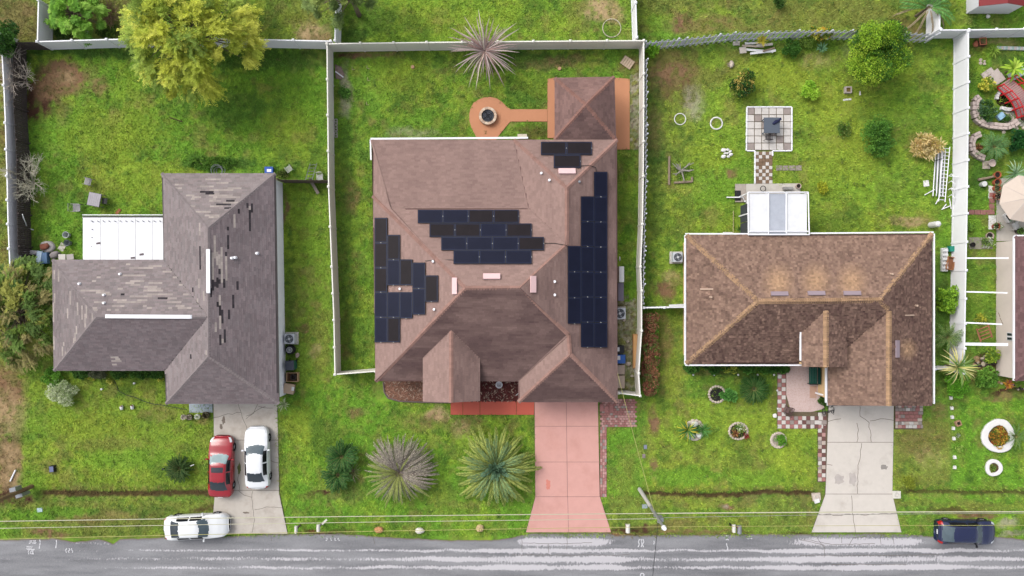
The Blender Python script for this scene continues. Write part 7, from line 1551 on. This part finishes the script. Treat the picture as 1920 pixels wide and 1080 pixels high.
ladder('long white aluminium ladder on the pile by the tall fence', (1775, 275), (1766, 378), .48, 15, WHITE, .35, .35, .035)
t_ = thing('pipe_bundle', 'bundle of white pipes and boards under the long ladder', 'pipes', P(1760, 325))
for k in range(9):
    a = P(1754 + k * 1.9 + rng.uniform(-1, 1), 283 + rng.uniform(-4, 4)); b_ = P(1749 + k * 2.0 + rng.uniform(-1.5, 1.5), 364 + rng.uniform(-6, 6)); z = .08 + .05 * (k % 3); MB().tube([a + Vector((0, 0, z)), b_ + Vector((0, 0, z + .04))], rng.choice((.04, .055, .03)), 6).build('pipe', (WHITE, METAL, WHITE)[k % 3], t_)
MB().tube([P(1752, 302, .35), P(1768, 297, .35)], .03, 5).build('strap', BLACK, t_)
for a, b_ in (((1732, 366), (1750, 356)), ((1753, 383), (1762, 365)), ((1764, 393), (1780, 386)), ((1782, 392), (1778, 372)), ((1766, 392), (1772, 383))): MB().tube([P(*a) + Vector((0, 0, .1)), P(*b_) + Vector((0, 0, .15))], .035, 5).build('pipe', WHITE, t_)
t_ = thing('broken_chair_frame', 'tangle of white chair frames leaning on the tall fence beside the ladder', 'frames', P(1785, 350))
for k in range(4): y = 330 + k * 13; MB().tube([P(1778, y, .2), P(1784, y - 4, .7), P(1790, y + 2, .75), P(1788, y + 14, .3)], .028, 5).build('frame_tube', WHITE, t_)
for y in (330, 354): MB().tube([P(1780, y, .8), P(1797, y + 1, 1.0)], .025, 5).build('frame_tube', WHITE, t_)
p = P(1745, 422); t_ = thing('water_tank', 'small white rounded tank at the north-east corner of the brown roof', 'tank', P(1743, 425)); MB().cyl(p.x, p.y, 0, 1.0, .22, 16).build('tank', WPL, t_); MB().rock(p.x, p.y, 1.0, .22, .22, .15, 2).build('dome', WPL, t_, smooth=True)
t_ = thing('crate_stack', 'white crates and slatted boards between the brown house and the tall fence', 'crates', P(1771, 487))
for k in range(3): p = P(1764 + k * 3.4, 487); MB().box(p.x, p.y, 0, .25 + .05 * k, .09, 1.75).build('plank', WPL, t_)
for k in range(5): p = P(1767, 470 + k * 8); MB().box(p.x, p.y, .35, .39, .42, .16).build('slat', WPL, t_)
p = P(1780, 467); MB().box(p.x, p.y, 0, .45, .4, .4).solo('teal_crate', M('teal', (40, 140, 120), .5, .2), 'teal green crate next to the white slatted boards', 'crate')
p = P(1776, 492, .6); t_ = thing('cardboard_box', 'open brown box tilted beside the teal crate', 'box', P(1776, 494), rot=-.2)
for dx, dy, sx, sy in ((0, .46, .5, .04), (0, -.46, .5, .04), (.26, 0, .04, .9), (-.26, 0, .04, .9)): MB().box(dx, dy, 0, .5, sx, sy).build('side', M('cardboard', (172, 120, 82), .9, .15), t_, local=True)
MB().box(0, 0, .25, .3, .48, .88).build('bottom', M('cardboard_in', (140, 92, 64), .9, .2), t_, local=True)
p = P(1385, 368); MB().box(P(1382.5, 0).x, P(0, 367).y, .075, .1, .45, .75).solo('door_mat', BLACK, 'black door mat on the worn slab by the white downpipe', 'mat')
p = P(1494, 350); t_ = thing('garden_pot', 'round pinkish pot at the right end of the back slab', 'pot', p); MB().pot(p.x, p.y, .07, .4, .2, 16, .04).build('pot', M('pink_pot', (196, 172, 162), .8), t_); MB().cyl(p.x, p.y, .3, .34, .15, 14).build('soil', SOIL, t_)
p = P(1428, 355); MB().torus(p.x, p.y, .35, .2, .03, 20, 6).solo('black_hoop', BLACK, 'black hoop on the back slab under the patio roof edge', 'hoop')
MB().box(P(1475, 0).x, P(0, 354).y, .08, .35, .7, .2, .03).solo('wire_rack', M('rack_grey', (150, 148, 146), .6, .3), 'grey rack on the back slab beside the pinkish pot', 'rack')
MB().box(P(1263, 0).x, P(0, 572).y, 1.45, 1.52, 1.3, .2, .05).solo('white_board', WPL, 'white board lying on the short fence west of the brown roof', 'board')
MB().tube([P(1375, 395, .1), P(1375, 437, .1)], .02, 4).solo('thin_pipe', M('tan_stick', (206, 190, 156)), 'thin pale pipe along the grass beside the patio roof', 'pipe')
blade_plant('weed_clump', 'long-leaved green weeds between thin pipe and patio roof', 1386, 430, .1, 16, .5, .09, [(96, 140, 60), (76, 118, 50)])
MB().box(P(1364, 0).x, P(0, 437).y, 0, .12, .7, .12).solo('white_board', WPL, 'white board on the grass at the north eave of the brown roof', 'board')
MB().tube([P(1706, 419) + Vector((0, 0, .9)), P(1790, 418) + Vector((0, 0, 1.2))], .02, 4) 
# ------------------------------------------------------------------ right front court
t_ = thing('garden_bench', 'dark green slatted garden bench on the pink flagstone patio', 'bench', P(1526, 704)); GB = M('bench_green', (28, 92, 80), .5, .08); c0 = P(1524, 704, .45)
for k in range(5): MB().box(c0.x - .22 + k * .12, c0.y, .42, .45, .1, 1.25).build('seat_slat', GB, t_)
for k in range(4): MB().box(c0.x + .36 + k * .012, c0.y, .52 + k * .1, .60 + k * .1, .04, 1.25).build('back_slat', M('bench_dark', (20, 66, 60), .5), t_)
for s_ in (-1, 1): MB().box(c0.x + .05, c0.y + s_ * .64, .06, .62, .62, .05).build('side_frame', BLACK, t_)
p = P(1524, 735); MB().box(p.x, p.y, .06, .08, .5, .9).solo('door_mat', M('mat_tan', (196, 160, 140), .95, .1), 'tan door mat below the green bench', 'mat')
chairs('brown wicker chair turned on the checkered border', 1475, 768, 1.2, M('wicker_brown', (92, 70, 68), .8, .2), sz=.55, name='wicker_chair'); 
t_ = thing('cushion', 'grey-white seat cushion on the brown wicker chair', 'cushion', P(1475, 768, .48), rot=1.2); MB().box(0, 0, -.02, .05, .42, .42, taper=.9).build('pad', M('brown_cushion', (118, 96, 92), .9), t_, local=True)
t_ = thing('bicycle', 'small bicycle lying at the top left corner of the pale driveway', 'bicycle', P(1550, 773)); c0 = P(1545, 772, .3)
for dx, dy in ((0, 0), (.62, .15)):
    wl_ = MB().torus(c0.x + dx, c0.y + dy, .28, .26, .025, 22, 6, axis='x').build('wheel', BLACK, t_); mb = MB(); [mb.tube([(c0.x + dx, c0.y + dy, .28), (c0.x + dx, c0.y + dy + .25 * math.cos(a / 8 * TAU), .28 + .25 * math.sin(a / 8 * TAU))], .005, 3) for a in range(8)]; mb.build('spokes', METAL, wl_)
mb = MB(); [mb.tube([c0 + Vector(a), c0 + Vector(b_)], .018, 5) for a, b_ in (((0, 0, 0), (.2, .05, .35)), ((.2, .05, .35), (.55, .14, .38)), ((.55, .14, .38), (.62, .15, 0)), ((.2, .05, .35), (.3, .07, -.05)), ((.3, .07, -.05), (.55, .14, .38)), ((0, 0, 0), (.3, .07, -.05)))]; mb.build('frame', BLACK, t_); mb = MB(); mb.tube([c0 + Vector((.5, -.15, .5)), c0 + Vector((.6, .42, .5))], .016, 5); mb.build('handlebar', BLACK, t_); MB().box(c0.x + .16, c0.y + .04, .66, .7, .2, .1).build('saddle', BLACK, t_)
shrub('garden_shrub', 'dark green shrub in the corner between the porch rail and the garage', 1546, 752, 14, 10, .5, 700, .1, .06, [(60, 92, 38), (80, 110, 46)])
for k, (x, y, lb) in enumerate(((1298, 702, 'first white path light from the west corner'), (1337, 702, 'second white path light from the west corner'), (1382, 702, 'white path light left of the neat sago palm'), (1418, 702, 'white path light just above the sago palm'), (1449, 702, 'white path light at the checkered border top'), (1455, 731, 'white path light beside the checkered border, middle'), (1456, 765, 'white path light beside the brown wicker chair'))):
    p = P(x, y); t_ = thing('path_light', lb, 'path light', p, 'white path lights'); MB().cyl(p.x, p.y, 0, .3, .015, 6).build('stake', METAL, t_); MB().cyl(p.x, p.y, .3, .36, .08, 10, .03).build('lamp_cap', WPL, t_)
p = P(1452, 779); MB().rock(p.x, p.y, .1, .16, .18, .12, 3).solo('white_rock', WST, 'white rock at the lower left of the checkered border', 'rock')
# stones in line and small things at far right lawn
for k, (x, y) in enumerate(((1782, 746), (1783.5, 765), (1784.5, 782), (1786.5, 803), (1787.5, 822), (1789, 857), (1789, 876))):
    p = P(x, y); m_ = MB(); m_.box(p.x, p.y, 0, .16, .2, .26, .1 * (k % 3), taper=.8); m_.solo('border_stone', WST, ('topmost white stone of the line right of the brown house', 'second white stone from the top of the line', 'third white stone from the top, doubled, left of the brown planter', 'fourth white stone, just below the brown planter', 'fifth white stone of the line, above the gap', 'sixth white stone, first below the gap', 'lowest white stone of the line')[k], 'stone', 'line of white border stones')
p = P(1794, 793); t_ = thing('square_planter', 'small brown open planter beside the line of white stones', 'planter', p, rot=.4); [MB().box(dx, dy, 0, .3, sx, sy).build('side', M('tan_planter', (186, 150, 120), .9), t_, local=True) for dx, dy, sx, sy in ((0, .16, .36, .04), (0, -.16, .36, .04), (.16, 0, .04, .28), (-.16, 0, .04, .28))]; MB().box(0, 0, 0, .15, .28, .28).build('soil', SOIL, t_, local=True)
shrub('weed_clump', 'tiny pale green plant right of the line of stones', 1799, 840, 7, 8, .3, 200, .08, .05, [(130, 170, 70), (160, 180, 90)])
shrub('flower_clump', 'tiny white flowering plant below the brown planter', 1797, 816, 6, 5, .2, 120, .06, .04, [(210, 210, 200), (100, 130, 60)], cat='flowers')
blade_plant('bromeliad', 'orange and pink bromeliad by the cream-walled house front', 1889, 720, .2, 40, .5, .09, [(206, 140, 50), (176, 100, 90), (214, 160, 60)])
# rock garden
t_ = thing('rock_garden', 'mixed brown and grey rocks between the lowest beam and the cream wall', 'rocks', P(1848, 672))
for k in range(26): p = P(rng.uniform(1826, 1864), rng.uniform(655, 690)); s_ = rng.uniform(.1, .26); MB().rock(p.x, p.y, .08, s_, s_ * .8, s_ * .6, k).build('stone', M('grock%d' % (k % 4), ((160, 134, 96), (84, 72, 66), (190, 176, 156), (60, 54, 54))[k % 4], .9, .3), t_)
t_ = thing('stone_border', 'row of small brown stones in front of the cream-walled house', 'stones', P(1895, 728))
for k in range(30): p = P(1872 + k * 2.6, 716 + k * .6 + rng.uniform(-4, 6)); s_ = rng.uniform(.06, .13); MB().rock(p.x, p.y, .05, s_, s_, s_ * .7, k).build('stone', M('grock%d' % (k % 4), (160, 134, 96)), t_)
ladder('reddish wooden ladder lying between the beams', (1850, 637), (1842, 612), .9, 4, M('red_wood', (170, 112, 84), .8, .15), .8, .9, .06)
# ------------------------------------------------------------------ neighbour yard, far right
t_ = thing('foot_bridge', 'red railed curved footbridge over the garden pond', 'bridge', P(1895, 180)); DKB = M('bridge_deck', (176, 140, 138), .8, .12, 14); RDR = M('bridge_red', (214, 44, 50), .5, .05)
A0, A1 = P(1877, 157), P(1916, 214); dr = (A1 - A0); L_ = dr.length; dr.normalize(); sd = Vector((-dr.y, dr.x, 0)); ln_ = 18
def bz_(u): return .25 + .45 * math.sin(math.pi * u)
for i in range(ln_):
    u = (i + .5) / ln_; c0 = A0 + dr * L_ * u; o_ = MB().box(0, 0, 0, .04, L_ / ln_ * .86, 1.15).build('plank', DKB, t_, local=True); o_.location = (c0.x - t_.location.x, c0.y - t_.location.y, bz_(u)); o_.rotation_euler = (0, -math.atan((bz_(u + .02) - bz_(u - .02)) / (.04 * L_)), math.atan2(dr.y, dr.x))
for s_ in (-1, 1):
    for hh in (.45, .8): MB().tube([A0 + dr * L_ * u / 10 + sd * s_ * .6 + Vector((0, 0, bz_(u / 10) + hh)) for u in range(11)], .035, 5).build('rail', RDR, t_)
    MB().tube([A0 + dr * L_ * u / 10 + sd * s_ * .6 + Vector((0, 0, bz_(u / 10) - .03)) for u in range(11)], .06, 5).build('stringer', RDR, t_)
    for u in (0, .25, .5, .75, 1): c0 = A0 + dr * L_ * u + sd * s_ * .6; MB().box(c0.x, c0.y, .0, bz_(u) + .88, .09, .09).build('post', RDR, t_)
pd = struct('pond', 'dark garden pond under the red bridge'); MB().prism([P(*q)[:2] for q in ((1868, 180), (1878, 170), (1890, 168), (1905, 175), (1920, 190), (1930, 205), (1915, 212), (1898, 206), (1880, 202), (1869, 194))], -.1, .03).build('pond_water', M('dark_water', (34, 24, 20), .08, .1, spec=.6), pd)
def wall_arc(label, pts, wd, h, mat=STONE, sz=.3, name='stone_wall'):
    q = [P(*x) for x in pts]; t_ = thing(name, label, 'stone edging', q[0], 'curved stone edgings')
    k = 0
    for a, b_ in zip(q, q[1:]):
        d = b_ - a; n = max(1, round(d.length / sz))
        for i in range(n):
            for s_ in (-1, 1):
                c0 = a + d * (i + .5) / n + Vector((-d.y, d.x, 0)).normalized() * s_ * wd / 4; o_ = MB().box(0, 0, 0, h * rng.uniform(.9, 1.1), d.length / n * .96, wd / 2 * .94, taper=.92).build('stone', mat, t_, local=True); o_.location = (c0.x - t_.location.x, c0.y - t_.location.y, 0); o_.rotation_euler = (0, 0, math.atan2(d.y, d.x) + rng.uniform(-.06, .06)); k += 1
    return t_
wall_arc('pinkish stone edging curving round the pond garden', [(1833, 183), (1825, 192), (1824, 208), (1827, 222), (1836, 231), (1850, 236), (1866, 238), (1884, 239), (1896, 235), (1904, 228)], .5, .35, M('pinkish_edging', (206, 188, 180), .9, .15))
wall_arc('smooth white pond edge beside the red bridge', [(1866, 187), (1868, 178), (1874, 172), (1880, 168)], .22, .25, WST, .2); wall_arc('smooth white lower pond edge below the bridge', [(1874, 203), (1884, 206), (1896, 206), (1902, 203)], .25, .25, WST, .2)
wall_arc('curved pinkish stone edging around the small fan palm', [(1835, 252), (1822, 258), (1817, 270), (1820, 284), (1830, 293), (1842, 298)], .45, .35, M('pinkish_edging', (206, 188, 180)))
GRV = struct('gravel_bed', 'pale gravel beside the pond and bridge')
MB().prism([P(*q)[:2] for q in ((1876, 210), (1896, 208), (1918, 214), (1935, 216), (1935, 236), (1900, 238), (1878, 226))], -.05, .025).build('gravel', M('pale_gravel', (196, 188, 184), .9, .5, 60, .6), GRV)
shrub('garden_shrub', 'leafy mixed shrub inside the curved pond edging', 1849, 208, 19, 22, .8, 1500, .13, .08, [(74, 112, 50), (130, 164, 66), (58, 94, 44), (96, 128, 96)]); shrub('yellow_shrub', 'yellow-flowered bush left of the red bridge', 1852, 160, 15, 16, .9, 900, .12, .08, [(190, 196, 70), (140, 164, 60), (110, 140, 50), (220, 210, 90)])
blade_plant('banana_plant', 'bright lime broad-leaved plant above the red bridge', 1898, 130, .8, 30, 1.0, .2, [(164, 198, 66), (136, 176, 56), (190, 214, 90)]); palm('small_palm', 'small fan palm inside the lower curved stone edging', 1862, 276, .8, .1, [([frond_mesh('frond', 1.2, .5, .6, 26, .2, .035, [(96, 140, 84), (120, 164, 104), (84, 124, 70)], 99)], 34, -.1, .7, .7, 1.1, 0, TAU)])
blade_plant('bromeliad', 'dark red bromeliad at the foot of the small fan palm', 1833, 276, .2, 24, .45, .07, [(120, 44, 40), (96, 60, 40), (150, 110, 70)]); shrub('round_shrub', 'dark glossy round shrub at the right edge below the pond', 1908, 262, 20, 22, 1.2, 2200, .12, .07, [(40, 92, 44), (54, 108, 50), (34, 76, 38)])
for k, (x, y, lb) in enumerate(((1828, 130, 0), (1840, 118, 0))): pass
t_ = thing('paving_steps', 'pale stepping slabs leading up to the red bridge', 'slabs', P(1862, 148))
for k, (x, y, s_, r) in enumerate(((1846, 140, .5, .6), (1855, 134, .5, .6), (1858, 146, .55, .6), (1866, 138, .6, .6), (1872, 148, .75, .6), (1866, 154, .5, .6))): p = P(x, y); o_ = MB().box(0, 0, 0, .08, s_, s_ * .8).build('slab', M('pink_slab', (206, 192, 186), .9, .12), t_, local=True); o_.location = (p.x - t_.location.x, p.y - t_.location.y, 0.01 * k); o_.rotation_euler = (0, 0, r)
p = P(1887, 140); MB().box(p.x + .6, p.y, .1, .5, 1.1, .7, .5, taper=.9).solo('glass_cover', M('pale_glass', (200, 214, 220), .3, .1), 'pale glassy box above the red bridge', 'box')
p = P(1873, 219); MB().box(p.x, p.y, .04, .3, .5, .42, .7).solo('blue_panel', M('sky_panel', (160, 200, 226), .4, .05), 'small light blue panel on the gravel by the pond', 'panel'); shrub('garden_shrub', 'small dark plant on the gravel right of the blue panel', 1886, 221, 10, 8, .4, 350, pal=[(60, 100, 44), (84, 120, 54)])
p = P(1917, 222); t_ = thing('garden_pot', 'dark brown pot at the lower end of the red bridge', 'pot', p); MB().pot(p.x, p.y, 0, .35, .22, 14, .04).build('pot', M('brown_pot', (110, 70, 54), .7), t_); MB().cyl(p.x, p.y, .2, .27, .16, 12).build('soil', SOIL, t_)
t_ = thing('glass_block_border', 'row of pale bluish-white blocks running to the right edge under the top fence', 'border', P(1870, 91))
for k in range(22): p = P(1868 + k * 4, 91 + k * .12); MB().box(p.x, p.y, 0, .22, .15, .24).build('block', M('glassb%d' % (k % 3), ((206, 214, 212), (170, 196, 186), (214, 200, 192))[k % 3], .4), t_)
t_ = thing('wooden_planter', 'small orange-brown square frame in the fence corner', 'frame', P(1838, 80), rot=.1)
for dx, dy, sx, sy in ((0, .24, .52, .05), (0, -.24, .52, .05), (.24, 0, .05, .43), (-.24, 0, .05, .43)): MB().box(dx, dy, .3, .36, sx, sy).build('bar', M('terracotta', (206, 122, 92), .8, .1), t_, local=True)
lumpy('brick_rubble', 'orange brick rubble next to the small square frame', 'rubble', [(1823, 82), (1829, 77), (1833, 82), (1832, 88), (1825, 88)], 0, M('brick_rubble', (190, 116, 88), .9, .3, 20), 5, .2)
blade_plant('aloe', 'yellow-green aloe beside the bluish-white blocks', 1862, 96, .1, 20, .6, .09, [(160, 190, 80), (140, 172, 66)])
for k, (x, y, s_) in enumerate(((1838, 113, .13), (1838, 119, .14), (1845, 115, .1), (1845, 120, .12), (1852, 31, .16), (1881, 248, .15), (1905, 241, .16), (1918, 240, .14))):
    p = P(x, y); MB().rock(p.x, p.y, .05, s_, s_, .08, k).solo('garden_stone', STONE if k != 4 else WST, ('upper left small stone of four near the frame', 'lower left small stone of four near the frame', 'upper right small stone of four near the frame', 'lower right small stone of four near the frame', 'white stone in the grass below the shed', 'round step stone below the curved edging', 'round step stone at the right end of the curved edging', 'round step stone at the right edge below the gravel')[k], 'stone')
p = P(1851, 308); t_ = thing('bird_bath', 'round stone bird bath on a square slab below the fan palm', 'bird bath', p); MB().box(p.x - .1, p.y - .05, 0, .08, .55, .6).build('base_slab', STONE, t_); MB().cyl(p.x, p.y, .08, .5, .1, 10).build('pedestal', STONE, t_); MB().pot(p.x, p.y, .45, .62, .28, 18, .04).build('bowl', M('pinkish_edging', (206, 188, 180)), t_)
POT = M('terracotta_pot', (190, 104, 72), .8, .1)
def pot(label, x, y, r, h, mat=POT, plant=None, n=120, z=0, group='pots by the paved court'):
    p = P(x, y); t_ = thing('garden_pot', label, 'pot', (p.x, p.y, z), group); MB().pot(p.x, p.y, z, z + h, r, 16, .035).build('pot', mat, t_); MB().cyl(p.x, p.y, z + h * .6, z + h * .75, r * .78, 14).build('soil', SOIL, t_)
    if plant: put_leaves('foliage', t_, True, [(p.x, p.y, z + h + .15, r * 1.1, .8)], n, .14, .06, plant, int(x + y))
pct = struct('paved_court', 'pale concrete court under the beige umbrella with brick edging')
slabs(pct, [[(1868, 335), (1990, 330), (1990, 452), (1868, 452)]], CONC, .05)
slabs(pct, [[(1853, 348), (1866, 350), (1866, 372), (1853, 372)], [(1853, 404), (1867, 404), (1867, 430), (1853, 430)]], WST, .055, 'white_slab')
slabs(pct, [[(1816, 445), (1861, 445), (1861, 467), (1816, 467)]], M('mossy_slab', (160, 154, 138), .9, .2, 10, .4), .05, 'mossy_slab')
for k in range(4): paver(pct, 1821 + k * 11, 398, 10, 9, 0, z=.06, name='brick_tile')
for k in range(4): paver(pct, 1859, 366 + k * 10.5, 10, 9.5, 0, z=.066, name='brick_tile')
pot('terracotta pot at the upper end of the grey log', 1865, 329, .26, .4); pot('orange terracotta pot, second down the court edge', 1864, 343, .27, .45); pot('orange terracotta pot with trailing plant, third down the court edge', 1864, 354, .27, .42, plant=[(110, 130, 90), (140, 150, 110)]); pot('red-brown terracotta pot with a leafy plant, fourth down the court edge', 1865, 369, .3, .45, M('redpot', (168, 80, 62), .8), [(80, 110, 60), (150, 130, 110)])
pot('red-brown pot with white flowers lower on the court edge', 1863, 425, .27, .4, MATS['redpot'], [(110, 130, 80), (210, 214, 200)]); pot('pinkish shallow pot above the mossy slab', 1852, 443, .3, .3, M('pink_pot', (196, 172, 162)))
pot('small black pot on the mossy slab', 1821, 459, .18, .25, BLACK); pot('dark pot with green leaves in the middle of the court', 1906, 433, .28, .4, M('dark_pot', (58, 46, 44)), [(110, 150, 70)])
MB().tube([P(1834, 337, .15), P(1850, 334, .2), P(1868, 330, .2)], [.11, .1, .09], 7).solo('grey_log', TW, 'grey log lying towards the topmost terracotta pot', 'log')
p = P(1840, 346); MB().cyl(p.x, p.y, 0, .4, .18, 14, .2).solo('white_bucket', WPL, 'white round bucket beside the grey log', 'bucket')
p = P(1887, 407); t_ = thing('square_planter', 'square white planter with a palm-like plant on the court', 'planter', p, rot=.6); MB().box(0, 0, 0, .4, .62, .62, taper=1.1).build('box', WST, t_, local=True); MB().box(0, 0, .4, .415, .45, .45).build('soil', SOIL, t_, local=True)
blade_plant('potted_fern', 'grey-green arching plant beside the square white planter', 1902, 400, .4, 30, .8, .06, [(120, 150, 110), (96, 130, 90)])
blade_plant('spiky_plant', 'silvery green spiky plant above the umbrella', 1902, 326, .6, 50, 1.1, .07, [(140, 176, 130), (104, 148, 96), (170, 196, 160)])
shrub('flower_clump', 'white-flowered clump on the right of the mossy slab', 1852, 455, 12, 12, .5, 500, .1, .06, [(150, 176, 90), (216, 220, 204), (90, 116, 60)], cat='flowers'); shrub('garden_shrub', 'small pale green shrub at the foot of the tall fence, upper of two', 1819, 362, 9, 9, .5, 300, pal=[(150, 190, 80)]); shrub('garden_shrub', 'small pale green shrub at the foot of the tall fence, lower of two', 1818, 425, 11, 10, .5, 350, pal=[(150, 190, 80), (120, 160, 66)])
chairs('white chair partly under the umbrella on the court', 1897, 424, .4, WPL, sz=.45)
t_ = thing('patio_umbrella', 'large beige octagonal umbrella cropped by the right edge', 'umbrella', P(1925, 378)); c0 = P(1925, 372, 2.5); UM = M('beige_canvas', (212, 196, 182), .9, .05); rr = 1.75
for k in range(8):
    a0, a1 = (k + .25) / 8 * TAU, (k + 1.25) / 8 * TAU; MB().add([(c0.x, c0.y, 2.75), (c0.x + rr * math.cos(a0), c0.y + rr * math.sin(a0), 2.15), (c0.x + rr * math.cos(a1), c0.y + rr * math.sin(a1), 2.15), (c0.x, c0.y, 2.72), (c0.x + rr * math.cos(a0), c0.y + rr * math.sin(a0), 2.12), (c0.x + rr * math.cos(a1), c0.y + rr * math.sin(a1), 2.12)], [(0, 1, 2), (5, 4, 3), (1, 4, 5, 2)]).build('canopy_panel', UM, t_)
    MB().tube([(c0.x, c0.y, 2.74), (c0.x + rr * math.cos(a0), c0.y + rr * math.sin(a0), 2.13)], .02, 4).build('rib', METAL, t_)
MB().cyl(c0.x, c0.y, 0, 2.85, .035, 8).build('pole', METAL, t_)
